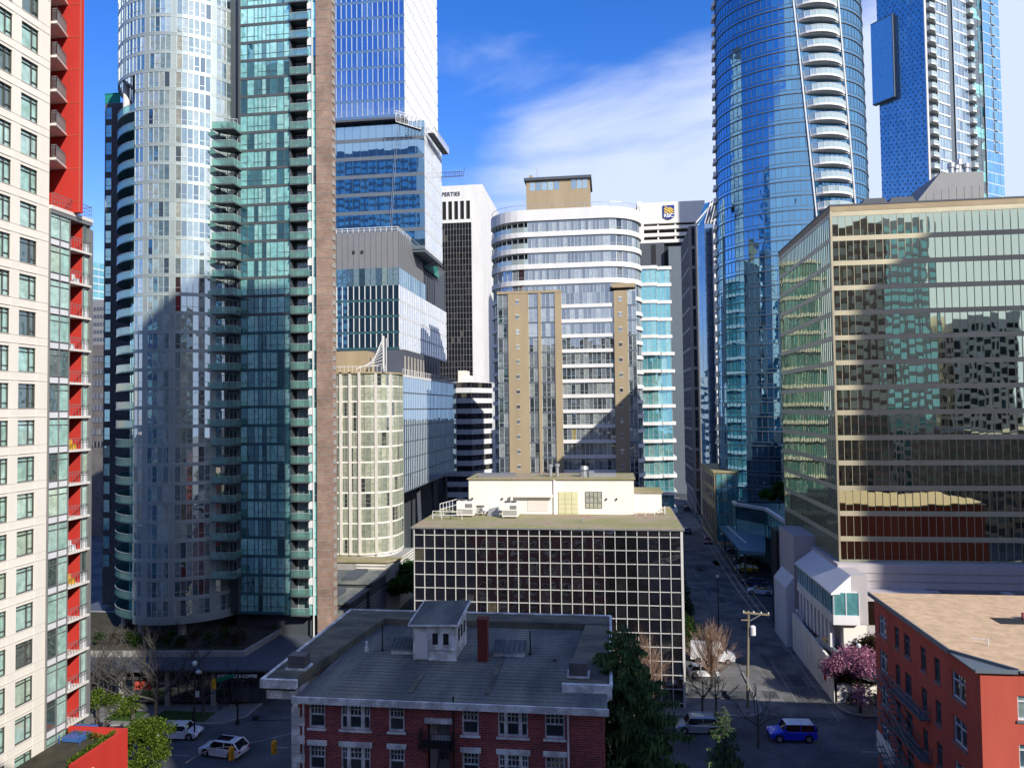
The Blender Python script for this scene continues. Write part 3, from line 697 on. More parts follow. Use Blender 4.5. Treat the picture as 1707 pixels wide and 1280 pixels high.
# ================================================================ podium with coffee shop
random.seed(5)
A = Vector((-39.6, 82.0)); B = Vector((-80, 78.0)); dv = (A-B).normalized(); nv = Vector((dv.y, -dv.x))
def pp(t, o=0): p = A-dv*t+nv*o; return (p.x, p.y)
R = thing('retail_podium', 'dark low shop podium with roof planters under the curved tower', 'building', (-60, 84, 0))
POD = R
ZP = 4.9
m = M(); m.prism([pp(40, -.6), pp(.6, -.6), (-40.2, 130), (-80, 130)], 0, ZP-.6); m.build('wall', MT['dkconc'], R)
m = M(); m.prism([pp(40.4, 1.3), pp(-.7, 1.3), (-38.9, 128), (-80, 128)], ZP-.55, ZP-.3); m.build('canopy_roof', MT['dkpanel'], R)
m = M(); m.prism([pp(40, -3.2), pp(4.0, -3.2), (-43.5, 92), (-43.5, 100), (-80, 100)], ZP-.35, ZP+.35); m.build('planter_wall', MT['concrete'], R)
m = M(); m.prism([pp(40, -3.6), pp(4.4, -3.6), (-43.9, 92), (-43.9, 99), (-80, 99)], ZP+.35, ZP+.45); m.build('planter_soil', MT['soil'], R)
for k in range(7):
    t0 = 1.2+k*5.4
    f = M()
    a = pp(t0+4.9, 0); b = pp(t0, 0)
    P = line(a, b, 5)
    w = window_row(R, P, .5, 3.0, G['shop'], MT['dkframe'], mw=.09, md=.08, name='shopfront')
    m = M()
    for q in range(7):
        z = 3.1+q*.2; ribbon(m, [a, b], z, z+.07, -.05, .06)
    m.build('louvre_panel', MT['darkbrick'], R)
    m = M(); c = pp(t0+5.15, 0); m.box(c[0]-.25, c[0]+.25, c[1]-.3, c[1]+.25, 0, ZP-.6); m.build('pier', MT['concrete'], R)
ang = math.atan2(dv.y, dv.x)
ps = AZ(362, 1136, 3.5)
tS = (A.x-AY(361, 1138, 80.2)[0])/dv.x
sg = text('STARBUCKS COFFEE', .50, (pp(tS, 1.34)[0], pp(tS, 1.34)[1], 3.75), (math.pi/2, 0, ang), MT['letter'], None, 'shop_sign', .04, .0)
w_ = sg.dimensions
tag(sg, 'row of white capital letters reading STARBUCKS COFFEE along the dark canopy edge', 'sign')
R = thing('shop_sign', 'small orange red fascia board with script lettering over a shop left of the white lettering', 'sign', (pp(14.9, .2)[0], pp(14.9, .2)[1], 2.2))
m = M(); ribbon(m, [pp(15.6, .12), pp(13.4, .12)], 2.0, 2.9, 0, .1); m.build('board', MT['orange'], R)
text('SAVOURY', .42, (pp(15.45, .24)[0], pp(15.45, .24)[1], 2.3), (math.pi/2, 0, ang), MT['redlamp'], R, 'lettering', .01)
R = thing('awning', 'small green fabric awning over the shop entrance left of the bare trees', 'awning', (pp(27, 0.2)[0], pp(27, .2)[1], 2.2))
m = M(); a, b = pp(28.5, .1), pp(26, .1); c, d = pp(28.5, 1.4), pp(26, 1.4)
m.hexa([(c[0], c[1], 2.1), (d[0], d[1], 2.1), (b[0], b[1], 2.1), (a[0], a[1], 2.1), (c[0], c[1], 2.35), (d[0], d[1], 2.35), (b[0], b[1], 3.1), (a[0], a[1], 3.1)]); m.build('cloth', MT['signgreen'], R)
m = M(); m.bar((a[0], a[1], 2.1), (c[0], c[1], 2.1), .06); m.bar((b[0], b[1], 2.1), (d[0], d[1], 2.1), .06); m.build('frame', MT['black'], R)
# terraces along the avenue
R = thing('terrace_block', 'low dark terraced block stepping along the avenue beside the brick spine', 'building', (-42, 115, 0))
for (y0, y1, x1, z) in ((95, 104, -38.6, 5.4), (104, 113, -38.2, 6.2), (113, 123.4, -37.8, 7.0)):
    m = M(); m.box(-47, x1, y0, y1-.05, 0, z-.3); m.build('wall', MT['dkconc'], R)
    m = M(); m.box(-47.2, x1+.6, y0-.3, y1-.2, z-.3, z); m.build('roof_slab', MT['roofgrey'], R)
    m = M()
    for q in range(8): m.box(x1+.01, x1+.07, y0+.3, y1-.4, .8+q*.5, .95+q*.5)
    m.build('slat_panel', MT['concrete'], R)
    m = M(); m.box(-42.5, -40.5, y0+1, y1-3, z+.005, z+.5); m.build('skylight', MT['dkpanel'], R)
# ================================================================ hotel (pale olive curved tower)
random.seed(31)
R = thing('hotel_tower', 'pale olive residential tower with a curved corner beside the brown brick spine', 'building', (-45, 130, 0))
xl, xr = xY(553, 125), xY(650, 125); zt = zY(620, 125, 600); zb = zY(925, 125, 600)
HP = join(line((xl, 125), (xr-5.5, 125), 9), [(xr-5.5+5.5*math.sin(rad(a)), 130.5-5.5*math.cos(rad(a))) for a in range(0, 91, 10)], line((xr, 130.5), (xr, 133), 2))
m = M(); m.prism(offs(HP, -.2)+[(xl, 133)], 0, zt-1.2); m.build('wall', MT['white'], R)
nf = 12; fh = (zt-zb)/nf
hc = [random.random() for _ in HP]
for i in range(nf):
    z = zb+i*fh
    band_row(R, HP, z, z+.28, MT['offwhite'], -.1, .06)
    window_row(R, HP, z+.28, z+fh, G['olive'], MT['oliveframe'], mw=.09, md=.10, jit=.004, trans=(.3, .62), thin=.05)
m = M()
for j in (0, 3, 6, 9, 12, 15): 
    p = HP[j]; m.box(p[0]-.22, p[0]+.22, p[1]-.3, p[1]+.1, zb, zt)
m.build('pilaster', MT['cream2'], R)
m = M(); m.prism([(xl-1, 128), (xY(612, 128), 128), (xY(612, 128), 132.5), (xl-1, 132.5)], zt, zY(585, 128, 600)); m.build('plant_room', MT['tanstone'], R)
m = M(); m.prism(offs(HP, .3)+[(xl, 133)], zt-.3, zt); m.build('roof', MT['gravel'], R)
m = M()
xs0 = xY(640, 126); z1 = zY(560, 126, 640)
m.bar((xs0, 126, zt), (xs0, 126, z1), .25); m.bar((xs0+.5, 126, zt), (xs0+.5, 126, z1-.4), .12)
for k in range(6): m.bar((xs0-4.5+k*.6, 126, zt+.9+k*k*.08), (xs0, 126, zt+1.4+k*.7), .1)
m.bar((xs0-5, 126, zt+.6), (xs0-2, 126, zt+1.6), .18); m.bar((xs0-2, 126, zt+1.6), (xs0, 126, z1-.3), .18); m.bar((xl, 125.2, zt+1), (xr-2, 125.2, zt+1), .1)
for k in range(14): m.bar((xl+.75*k, 125.2, zt), (xl+.75*k, 125.2, zt+1.1), .06)
m.build('roof_spire', MT['white'], R)
m = M(); P = line((xl, 126.3), (xr-6, 126.3), 8); 
m.prism([(xl-1.5, 121.5), (xr+.2, 121.5), (xr+1.8, 124), (xr+1.8, 135), (xl-1.5, 135)], 0, zb-.5); m.build('podium', MT['concrete'], R)
m = M(); m.prism([(xl-1.8, 121.2), (xr+.4, 121.2), (xr+2.1, 123.8), (xr+2.1, 124.9), (xl-1.8, 124.9)], zb-.5, zb-.2); m.build('podium_roof', MT['gravel'], R)
m = M()
for q in range(14): m.box(xr+1.8, xr+1.88, 124.2, 133, 1.2+q*.55, 1.4+q*.55); m.box(xr-5, xr+.1, 121.42, 121.49, 1.2+q*.55, 1.4+q*.55)
m.build('podium_slat', MT['offwhite'], R)
# ================================================================ 3 stacked box office tower
random.seed(41)
R = thing('office_tower', 'stacked box office tower of blue glass with white fins and a builders cradle', 'building', (-55, 185, 0))
Y0 = 170; xc = xY(675, Y0, 195); zbt = zY(198, Y0, 620)
def flatbox(R, x0, x1, y0, y1, z0, z1, nx, ny, fh, gf, gs, ff, fs, sp, spm, finf=.12, fins=.12, mdf=.2, mds=.2, sps=None, **k):
    n = max(1, round((z1-z0)/fh)); h = (z1-z0)/n
    PF = line((x0, y0), (x1, y0), nx); PS = line((x1, y0), (x1, y1), ny)
    for i in range(n):
        z = z0+i*h
        if sp: band_row(R, PF, z, z+sp, spm, -.1, .03); band_row(R, PS, z, z+sp, sps or spm, -.1, .03)
        window_row(R, PF, z+sp, z+h, gf, ff, mw=finf, md=mdf, **k); window_row(R, PS, z+sp, z+h, gs, fs, mw=fins, md=mds, **k)
m = M(); m.box(-95, xc-.3, Y0+.3, 204, zbt, 160); m.build('core_wall', MT['dkpanel'], R)
flatbox(R, -75, xc, Y0, 204, zbt, zbt+13*4.05, 21, 26, 4.05, G['blue_fin'], G['pale_frit'], MT['silverframe'], MT['white'], .6, MT['blueband'], .11, .12, .18, .18, sps=MT['slab'])
m = M(); m.box(-76, xc-.15, Y0-.15, 204, zbt-.5, zbt-.02); m.build('soffit', MT['dkpanel'], R)
# middle box
Y1 = 171.5; xm = xY(707, Y1, 210); zm = zY(415, Y1, 707); 
m = M(); m.box(-80, xm-.3, Y1+.3, 189.7, zm, zbt-.5); m.build('core_wall', MT['dkpanel'], R)
flatbox(R, -75, xm, Y1, 190, zm, zbt-.7, 16, 16, 4.15, G['blue_mirror'], G['pale_frit'], MT['tealspandrel'], MT['white'], .9, MT['slate'], .05, .05, .05, .05, sps=MT['slab'])
m = M(); m.prism([(-75, Y1+.2), (xm-.1, Y1+.2), (xm-.1, 189.8), (-75, 189.8)], zm-.6, zm-.05); m.build('soffit', MT['slate'], R)
# grey clad lower box
Y2 = 160; xa_ = xY(665, Y2, 450); zA = zY(388, Y2, 600); zB = zY(448, Y2, 600); zC = zY(582, Y2, 665)
ys2 = 208
m = M(); m.box(-80, xa_-.3, Y2+.3, ys2-.3, zC, zA-.5); m.build('core_wall', MT['dkpanel'], R)
flatbox(R, -70, xa_, Y2, 182, zB, zA, 18, 14, 20, MT['greyclad'], MT['greyclad'], MT['dkpanel'], MT['dkpanel'], 0, None, .07, .07, .03, .03, jit=0)
flatbox(R, -70, xa_, Y2, ys2, zC, zB-4.0, 18, 24, 3.6, G['blue_mirror'], G['pale_frit'], MT['white'], MT['white'], .5, MT['tealspandrel'], .12, .10, .2, .12, sps=MT['slab'])
flatbox(R, -70, xa_, Y2, 184, zB-4.0, zB, 18, 15, 4, G['paleblue'], G['paleblue'], MT['tealspandrel'], MT['tealspandrel'], 0, None, .1, .1, .06, .06)
m = M(); m.bar((-70, Y2+.4, zA+1.1), (xa_-.3, Y2+.4, zA+1.1), .12); m.bar((-70, Y2+.4, zA+.6), (xa_-.3, Y2+.4, zA+.6), .08); m.bar((xa_-.3, Y2+.4, zA+1.1), (xa_-.3, 181, zA+1.1), .12)
for k in range(18): m.bar((-70+k*1.3, Y2+.4, zA-.5), (-70+k*1.3, Y2+.4, zA+1.1), .1); m.bar((xa_-.3, Y2+.4+k*1.2, zA-.5), (xa_-.3, Y2+.4+k*1.2, zA+1.1), .1)
m.build('roof_guardrail', MT['white'], R)
m = M(); m.lathe((xa_-10.5, Y2-.05, zB+3.5), [(.3, 0), (.3, .6)], 8); m.lathe((xa_-8.5, Y2-.05, zB+3.5), [(.3, 0), (.3, .6)], 8); m.build('vent', MT['black'], R)
# open floors, columns and netting
m = M()
for k in range(5): m.box(xa_-.9, xa_-.3, 184.5+k*2.6, 185.1+k*2.6, zB-4.2, zB+4.5)
m.build('bare_column', MT['rawconc'], R)
m = M(); m.box(xa_-8, xa_-.2, 183, 197, zB+4.3, zB+4.7); m.build('bare_slab', MT['rawconc'], R)
m = M(); m.add([(xa_+.2, 183, zB+4.2), (xa_+.2, 199, zB+4.2), (xa_-.2, 199, zB+7.2), (xa_-.2, 183, zB+7.2)], [(0, 1, 2, 3)]); m.add([(xa_-.2, 183, zB+4.2), (xa_+.2, 183, zB+4.2), (xa_-2, 183, zB+7.2), (xa_-6, 183, zB+7.2)], [(0, 1, 2, 3)])
m.build('safety_net', MT['teal_net'], R)
m = M()
for k in range(14): m.bar((xa_-.1, 183+k*1.1, zB+4.3), (xa_+2.2, 183+k*1.1, zB+5.6), .1)
m.bar((xa_+2.2, 183, zB+5.6), (xa_+2.2, 198, zB+5.6), .1); m.build('outrigger', MT['metal'], R)
# lowest box
Y3 = 150; xL = xY(672, Y3, 640); zL = zY(628, Y3, 672); zLb = zY(822, Y3, 672)
m = M(); m.box(-70, xL-.3, Y3+.3, 203, zLb+.1, zL); m.build('core_wall', MT['dkpanel'], R)
flatbox(R, -49, xL, Y3, 203.5, zLb, zL, 6, 36, 3.55, G['blue_mirror'], G['blue_mirror'], MT['tealspandrel'], MT['slab'], .3, MT['tealspandrel'], .08, .10, .08, .07, sps=MT['slate'])
m = M(); m.box(-49, xL+.1, Y3-.1, 203.5, zL, zL+.5); m.bar((xL, Y3, zL+1.6), (xL, 203, zL+1.6), .12)
for k in range(30): m.bar((xL, Y3+k*1.8, zL+.5), (xL, Y3+k*1.8, zL+1.6), .08)
m.build('roof_edge', MT['white'], R)
m = M(); m.box(-60, xL-4.5, Y3+3, 200, 0, zLb); m.build('base_wall', MT['dkconc'], R)
for k in range(4):
    m = M(); m.bar((xL-1, Y3+4+k*14, 0), (xL-2.2, Y3+6+k*14, zLb), .7); m.build('leaning_column', MT['dkpanel'], R)
m = M(); m.box(-60, xL-2.5, Y2, 195, zL+.5, zC-.1); m.build('terrace_storey', MT['dkpanel'], R)
for k in range(12):
    m = M(); m.box(xL-2.49, xL-2.3, Y2+k*2.8, Y2+.5+k*2.8, zL+1, zC-1.5); m.build('terrace_pier', MT['rawconc'], R)

# builders' cradles
def cradle(name, label, p, q, w, h):
    R = thing(name, label, 'scaffold', p)
    p = Vector(p); q = Vector(q); d = (q-p); L = d.length; d.normalize(); n = Vector((d.y, -d.x, 0))
    if n.length < .1: n = Vector((1, 0, 0))
    m = M()
    N = int(L/1.0)
    for a in (0, w):
        for z in (0, h):
            m.bar(p+n*a+Vector((0, 0, z)), q+n*a+Vector((0, 0, z)), .13)
    for k in range(N+1):
        c = p+d*(L*k/N)
        m.bar(c, c+Vector((0, 0, h)), .09); m.bar(c+n*w, c+n*w+Vector((0, 0, h)), .09); m.bar(c, c+n*w, .09)
        if k < N: m.bar(c, p+d*(L*(k+1)/N)+n*w+Vector((0, 0, h)), .07); m.bar(c+Vector((0, 0, h)), p+d*(L*(k+1)/N)+Vector((0, 0, 0)), .06)
    m.build('lattice', MT['white'], R)
    m = M(); m.hexa([tuple(p), tuple(q), tuple(q+n*w), tuple(p+n*w)]+[tuple(x+Vector((0, 0, .1))) for x in (p, q, q+n*w, p+n*w)]); m.build('deck', MT['dkpanel'], R)
cradle('access_cradle', 'white lattice access cradle hung over the sharp corner of the stacked glass tower', (xc-1.5, Y0-2.4, zbt-2.6), (xm-.2, Y1-2.4, zbt-4.2), 1.4, 2.6)
cradle('access_cradle', 'long steel access cradle running back along the ledge of the stacked glass tower', (xm+.4, 173, zbt-3.2), (xm+.6, 189, zbt-3.0), 1.6, 1.6)
m = M(); zz = zbt-9
for k in range(10): m.bar((xm+1+k*.5, 189, zz), (xm+1+k*.5, 189, zz+1.2), .12)
m.bar((xm-.2, 189, zz), (xm+6, 189, zz), .18); m.bar((xm-.2, 189, zz+1.2), (xm+6, 189, zz+1.2), .12); m.bar((xm+6, 189, zz), (xm+6.4, 189, zz+2), .14); m.bar((xm-.2, 189, zz-.5), (xm-.2, 189, zz+4), .14)
tag(m.build('gantry_arm', MT['dkpanel']), 'dark steel gantry arm sticking out of the stacked tower into the sky', 'gantry')
m = M(); m.bar((xm-6.2, Y1-.6, zbt-1), (xm-8.4, Y1-.6, zA), .06); m.bar((xm-6.6, Y1-.6, zbt-1), (xm-8.8, Y1-.6, zA), .06)
tag(m.build('hoist_rope', MT['metal']), 'pair of thin hoist ropes hanging down the front of the stacked glass tower', 'rope')
# ================================================================ properties tower
random.seed(51)
Y = 260; xl, xr = -75, xY(805, Y, 400); zt = zY(309, Y, 770); z1 = zY(335, Y, 770); z2 = zY(366, Y, 770)
R = thing('office_tower', 'dark gridded office tower with a white stone crown and dark parapet letters', 'building', (-60, 275, 0))
m = M(); m.box(xl, xr-1.0, Y+.4, Y+40, 0, z1); m.build('core_wall', MT['black'], R)
m = M(); m.box(xl, xr, Y, Y+40, z1, zt); m.build('crown', MT['white'], R)
m = M(); m.box(xr-4.2, xr, Y-.1, Y+40, 0, z1-.01); m.build('stone_corner', MT['white'], R)
n = 12; P = line((xl, Y), (xr-4.2, Y), 14)
for k in range(9):
    x = xr-4.2-2.2*k; m = M(); m.box(x-.35, x+.35, Y-.35, Y+.3, z2, z1); m.build('crown_fin', MT['white'], R)
m = M(); m.box(xl, xr-4.2, Y-.3, Y+.3, z2-1.2, z2); m.build('crown_ledge', MT['white'], R)
P = line((xr-4.2-24, Y), (xr-4.2, Y), 22)
nf = 42; h = (z2-1.2-10)/nf
for i in range(nf):
    z = 10+i*h
    window_row(R, P, z, z+h-.12, G['dark'], MT['greyframe'], mw=.14, md=.1, jit=.004, rep=lambda j: random.random()*(.98 if i > 20 else .9))
    band_row(R, P, z+h-.12, z+h, MT['greyframe'], -.1, .08)
text('PROPERTIES', 2.0, (xY(769, Y-.3, 320)-11.2, Y-.12, zY(326, Y, 770)), (math.pi/2, 0, 0), MT['dkletter'], R, 'lettering', .1)
# white banded low tower in front of it
Y = 220; R = thing('office_block', 'white banded office block with ribbon windows below the dark gridded tower', 'building', (-48, 230, 0))
xl, xr = xY(745, Y, 700), xY(812, Y, 700); zt = zY(636, Y, 790)
m = M(); m.prism([(xl, Y+.4), (xY(786, Y), Y+.4), (xr, Y+10), (xr, Y+25), (xl, Y+25)], 0, zt); m.build('wall', MT['slab'], R)
P = join(line((xl, Y), (xY(786, Y), Y), 5), line((xY(786, Y), Y), (xr, Y+9.5), 6))
nf = 14; h = 3.15
for i in range(nf):
    z = zt-.2-(i+1)*h
    band_row(R, P, z, z+1.5, MT['slab'], -.2, .25); window_row(R, P, z+1.5, z+h, G['dark'], MT['dkframe'], mw=.1, md=.05)
m = M(); m.box(xY(762, Y), xY(775, Y), Y+2, Y+8, zt, zt+3.5); m.box(xY(768, Y), xY(782, Y), Y+3, Y+8, zt, zt+2.0); m.build('plant_room', MT['offwhite'], R)
# ================================================================ centre tower
random.seed(61)
Y = 150; xl, xr = xY(815, Y, 500), xY(1070, Y, 500)
R = thing('apartment_tower', 'central apartment tower with curved ends, white bands and tan stone piers', 'building', (-8, 160, 0))
zt = zY(350, Y, 940); 
rr = 7.5
def cpath(n1=22):
    return join([(xl+rr-rr*math.cos(rad(a)), Y+rr-rr*math.sin(rad(a))) for a in range(-40, 91, 10)],
                line((xl+rr, Y), (xr-rr, Y), n1), [(xr-rr+rr*math.sin(rad(a)), Y+rr-rr*math.cos(rad(a))) for a in range(0, 101, 10)])
CP = cpath()
m = M(); m.prism(offs(CP, -1.4)+[(xr-1, 176), (xl+1, 176)], 0, zt); m.build('core_wall', MT['dkpanel'], R)
zs = [zY(v, Y, 940) for v in (356, 383, 411, 438, 463)]
zs_top = zs[0]; fhs = 3.28
zcur = zt-1.5
m = M(); ribbon(m, CP, zt-2.1, zt+.2, -1.5, .5); m.prism(offs(CP, -1.3)+[(xr-1, 176), (xl+1, 176)], zt-.2, zt); m.build('roof_fascia', MT['white'], R)
z = zt-2.1; k = 0
zlow = zY(490, Y, 940)
while z > 5:
    fh = 3.3 if z > zlow+1 else 3.02
    z -= fh; k += 1
    band_row(R, CP, z, z+(1.0 if z > zlow else .75), MT['white'], -1.3, .45)
    sk = (lambda j: 5 <= j <= 13) if (z > zlow+3) else None
    window_row(R, CP, z+(1.0 if z > zlow else .75), z+fh, G['mid'], MT['silverframe'], mw=.1, md=.1, jit=.006, trans=(.25,), every=1, skip=sk)
    if sk:
        q = M(); P = CP[5:15]
        ribbon(q, P, z+1.0, z+2.0, .3, .34, 0); ribbon(q, P, z+2.0, z+2.06, .28, .36, 1); q.build('balcony_railing', [MT['railglass2'], MT['silverframe']], R)
        window_row(R, offs(P, -1.6), z+.5, z+fh, G['mid'], MT['dkframe'], mw=.1, md=.1, name='recess_window')
# protruding lower volume with piers
ztl = zlow
def seg(u0, u1, yo, kind, i0=0):
    x0, x1 = xY(u0, Y-2), xY(u1, Y-2)
    return x0, x1
YL = Y-2.2
def L(u): return xY(u, YL, 620)
m = M(); m.box(L(832), L(936), YL+.3, Y+2, 0, ztl-.2); m.box(L(1024.8), L(1060), YL+.3, Y+2, 0, ztl-.2); m.box(L(937), L(1024.7), YL+.9, Y+2, 0, ztl-.2); m.build('lower_core', MT['dkpanel'], R)
for (u0, u1) in ((848, 882), (898, 903), (926, 937), (1025, 1048)):
    m = M(); m.box(L(u0), L(u1), YL, YL+1.5, 0, ztl); m.build('stone_pier', MT['tanstone'], R)
m = M(); m.box(L(830), L(937), YL-.06, Y+1, ztl, ztl+.5); m.box(L(1022), L(1062), YL-.06, Y+1, ztl+.6, ztl+1.4); m.build('pier_cap', MT['tanstone'], R)
z = ztl-.1
while z > 5:
    z -= 3.02
    for (u0, u1, n) in ((831, 847.5, 2), (882.5, 897.5, 2), (903.5, 925.5, 3), (1048.5, 1062, 2)):
        P = line((L(u0), YL+.25), (L(u1), YL+.25), n)
        band_row(R, P, z, z+.35, MT['slate'], -.1, .05); window_row(R, P, z+.35, z+3.02, G['mid'], MT['silverframe'], mw=.12, md=.06, jit=.006, trans=(.3,), splits=.4)
    for (u0, u1) in ((861, 866), (1033, 1038)):
        w = M(); w.box(L(u0), L(u1), YL-.05, YL-.01, z+1.0, z+1.75, 0); w.box(L(u0)-.09, L(u1)+.09, YL-.09, YL-.052, z+.9, z+1.0, 1); w.box(L(u0)-.09, L(u1)+.09, YL-.09, YL-.052, z+1.75, z+1.85, 1)
        w.build('window', [G['mid'], MT['offwhite']], R)
    # balcony bays between the piers
    P = line((L(937.2), YL+.7), (L(1024.8), YL+.7), 12); band_row(R, P, z, z+.72, MT['white'], -.2, .35); window_row(R, P, z+.72, z+3.02, G['mid'], MT['silverframe'], mw=.1, md=.06, jit=.008, trans=(.3,))
m = M(); x0, x1 = xY(877, Y+6, 320), xY(983, Y+6, 320); z0 = zt; z1 = zY(296, Y+6, 930)
m.box(x0, x1, Y+6, Y+16, zt-.2, z1-.5); m.build('penthouse_wall', MT['tanstone'], R)
m = M(); m.box(x0-.4, x1+.4, Y+5.5, Y+16.4, z1-.5, z1+.1); m.build('penthouse_roof', MT['dkpanel'], R)
m = M(); 
for k in range(5): m.quad((x0+.8+k*1.3, Y+5.98, z1-2.6), (x0+1.9+k*1.3, Y+5.98, z1-2.6), (x0+1.9+k*1.3, Y+5.98, z1-.9), (x0+.8+k*1.3, Y+5.98, z1-.9))
for k in range(3): m.quad((x1-3.9+k*1.2, Y+5.98, z1-2.6), (x1-2.9+k*1.2, Y+5.98, z1-2.6), (x1-2.9+k*1.2, Y+5.98, z1-.7), (x1-3.9+k*1.2, Y+5.98, z1-.7))
m.build('penthouse_window', G['paleblue'], R)
m = M(); m.bar((x0+1, Y+6.5, z1), (x0+1, Y+6.5, z1+.8), .7, .7); m.bar((x0+2.3, Y+7, z1), (x0+2.3, Y+7, z1+2.6), .1); m.build('chimney_stub', MT['tanstone'], R)
m = M(); P = [(x1+.2, Y+5), (xY(1010, Y+5, 330), Y+5), (xY(1030, Y+9, 330), Y+8)]; m.prism(P+[(xY(1030, Y+9, 330), Y+14), (x1+.2, Y+14)], zt, zt+1.9); m.build('curved_plant_room', MT['white'], R)
m = M(); PR = offs(CP, .3); ribbon(m, PR, zt+1.2, zt+1.27, -.05, .03, 0)
for p in PR[::2]: m.bar((p[0], p[1], zt+.2), (p[0], p[1], zt+1.2), .07, .07, 0)
m.build('roof_railing', MT['metal'], R)
# ================================================================ aqua stepped tower right of it
random.seed(63)
R = thing('apartment_tower', 'aqua glass apartment block with white floor bands right of the central tower', 'building', (12, 195, 0))
Y = 182; xl, xm_, xr = xY(1062, Y, 600), xY(1095, Y, 600), xY(1119, Y, 600); zt = zY(447, Y, 1090)
P = join(line((xl, Y-1.5), (xm_, Y-1.5), 4), [(xm_, Y)], line((xm_, Y), (xr, Y), 3), line((xr, Y), (xr, Y+18), 8))
m = M(); m.prism(offs(P, -.4)+[(xl, Y+18)], 0, zt); m.build('core_wall', MT['dkpanel'], R)
h = 4.2; i = 0
while zt-(i+1)*h > 3:
    z = zt-.4-(i+1)*h
    e = 1.0 if i > 3 else 0
    band_row(R, P, z, z+.8, MT['white'], -.3, .4+e*.5); window_row(R, P, z+.8, z+h, G['aqua'], MT['silverframe'], mw=.1, md=.08, trans=(.3,))
    i += 1
m = M(); ribbon(m, P, zt-.5, zt+.3, -.3, .5); m.build('parapet', MT['white'], R)
# ================================================================ bank tower with the shield
random.seed(65)
R = thing('office_tower', 'pale stone bank tower with a blue and gold shield sign on its crown', 'building', (25, 320, 0))
Y = 300; xl, xr = xY(1062, Y, 360), xY(1175, Y, 360); z = lambda v: zY(v, Y, 1110)
m = M(); m.box(xl, xr, Y, Y+30, z(372), z(337)); m.box(xl, xY(1070, Y, 360), Y-.5, Y+30, z(372), z(334)); m.build('crown', MT['offwhite'], R)
m = M(); m.box(xl+1, xr, Y+1.5, Y+30, 0, z(372)); m.build('core_wall', MT['black'], R)
m = M()
for v in (378, 390, 401): m.box(xl, xr, Y+.1, Y+2, z(v+3.5), z(v-2.0))
m.box(xl, xl+2.6, Y-.1, Y+2, z(412), z(372)); 
for u in (1103, 1132): m.box(xY(u, Y)-.3, xY(u, Y)+.3, Y+.5, Y+2, z(405), z(372))
m.build('stone_band', MT['offwhite'], R)
m = M(); m.box(xY(1071, Y), xY(1112, Y), Y-1, Y+20, 0, z(405)); m.build('grey_shaft', MT['dkpanel'], R)
m = M(); m.box(xY(1118, Y), xY(1142, Y), Y-4, Y+20, 0, z(415)); m.build('grey_shaft', MT['slate'], R)
m = M(); m.box(xY(1090, Y), xY(1098, Y), Y-1.1, Y-1.02, z(440), z(408)); m.build('dark_slot', MT['black'], R)
S = thing('shield_sign', 'blue shield sign with a gold lion shape and white RBC letters on the pale crown', 'sign', (xY(1114, Y, 352), Y-.4, z(353)))
x0, x1 = xY(1105, Y, 352), xY(1124, Y, 352); za, zb_ = z(366), z(343); xm2 = (x0+x1)/2; w = x1-x0
m = M(); m.extr([(x0, Y-.45, za+1), (x0+w*.25, Y-.45, za+.2), (xm2, Y-.45, za-.1), (x1-w*.25, Y-.45, za+.2), (x1, Y-.45, za+1), (x1, Y-.45, zb_), (x0, Y-.45, zb_)], (0, .4, 0)); m.build('shield', solid('logo_blue', (.01, .04, .25), .5, var=.02), S)
m = M(); gy = Y-.5; hh = zb_-za
for poly in ([(.12, .95), (.55, .62), (.95, .42), (.95, .52), (.6, .72), (.2, .98)], [(.08, .72), (.4, .55), (.72, .34), (.9, .36), (.55, .58), (.15, .84)], [(.1, .5), (.3, .42), (.5, .36), (.35, .52), (.12, .62)], [(.5, .8), (.78, .66), (.95, .62), (.9, .72), (.62, .86)]):
    m.extr([(x0+w*a, gy, za+hh*b) for a, b in poly], (0, .04, 0))
m.build('gold_emblem', solid('logo_gold', (.75, .5, .05), .5, var=.02), S)
text('RBC', 2.0, (xm2, Y-.52, za+.75), (math.pi/2, 0, 0), MT['letter'], S, 'lettering', .05, .05, 'CENTER', 1.05)
# ================================================================ grey and blue tower by the side road
random.seed(67)
R = thing('office_tower', 'grey stone framed tower with a blue glass wedge beside the far side road', 'building', (30, 255, 0))
Y = 240; X0 = xY(1150, Y, 500); zt = zY(377, Y, 1150); Xe = xY(1212, Y, 500)
m = M(); m.box(X0+.3, xY(1163, Y, 500), Y+.3, Y+24, 0, zt); m.box(xY(1163, Y), Xe, Y+2.5, Y+24, 0, zt-4); m.build('core_wall', MT['dkpanel'], R)
n = 13; h = (zt-8)/n
PL = line((X0, Y+24), (X0, Y), 9); PF = [(X0, Y), (X0+.75, Y), (xY(1161, Y, 500), Y), (xY(1164, Y, 500), Y)]
for i in range(n):
    z = 8+i*h
    band_row(R, PL, z-.9, z, MT['concrete'], -.3, .1); window_row(R, PL, z, z+h-.9, G['dark'], MT['concrete'], mw=.55, md=.12, trans=(.33, .66), thin=.12)
    band_row(R, PF, z-.9, z, MT['concrete'], -.3, .1); window_row(R, PF, z, z+h-.9, G['dark'], MT['concrete'], mw=.3, md=.1, trans=(.5,), rep=lambda j: .3, skip=lambda j: j != 1)
m = M(); m.box(X0, X0+.75, Y-.08, Y+.3, 0, zt); m.box(xY(1161, Y, 500), xY(1164.5, Y, 500), Y-.08, Y+.3, 0, zt); m.build('stone_pier', MT['concrete'], R)
xa2, xb2, xc2 = xY(1164.5, Y, 500), xY(1177, Y-2, 500), xY(1192, Y, 500)
zt3 = zY(340, Y, 1170)
m = M(); P1 = line((xa2, Y), (xb2, Y-2), 2); P2 = line((xb2, Y-2), (xc2, Y), 3)
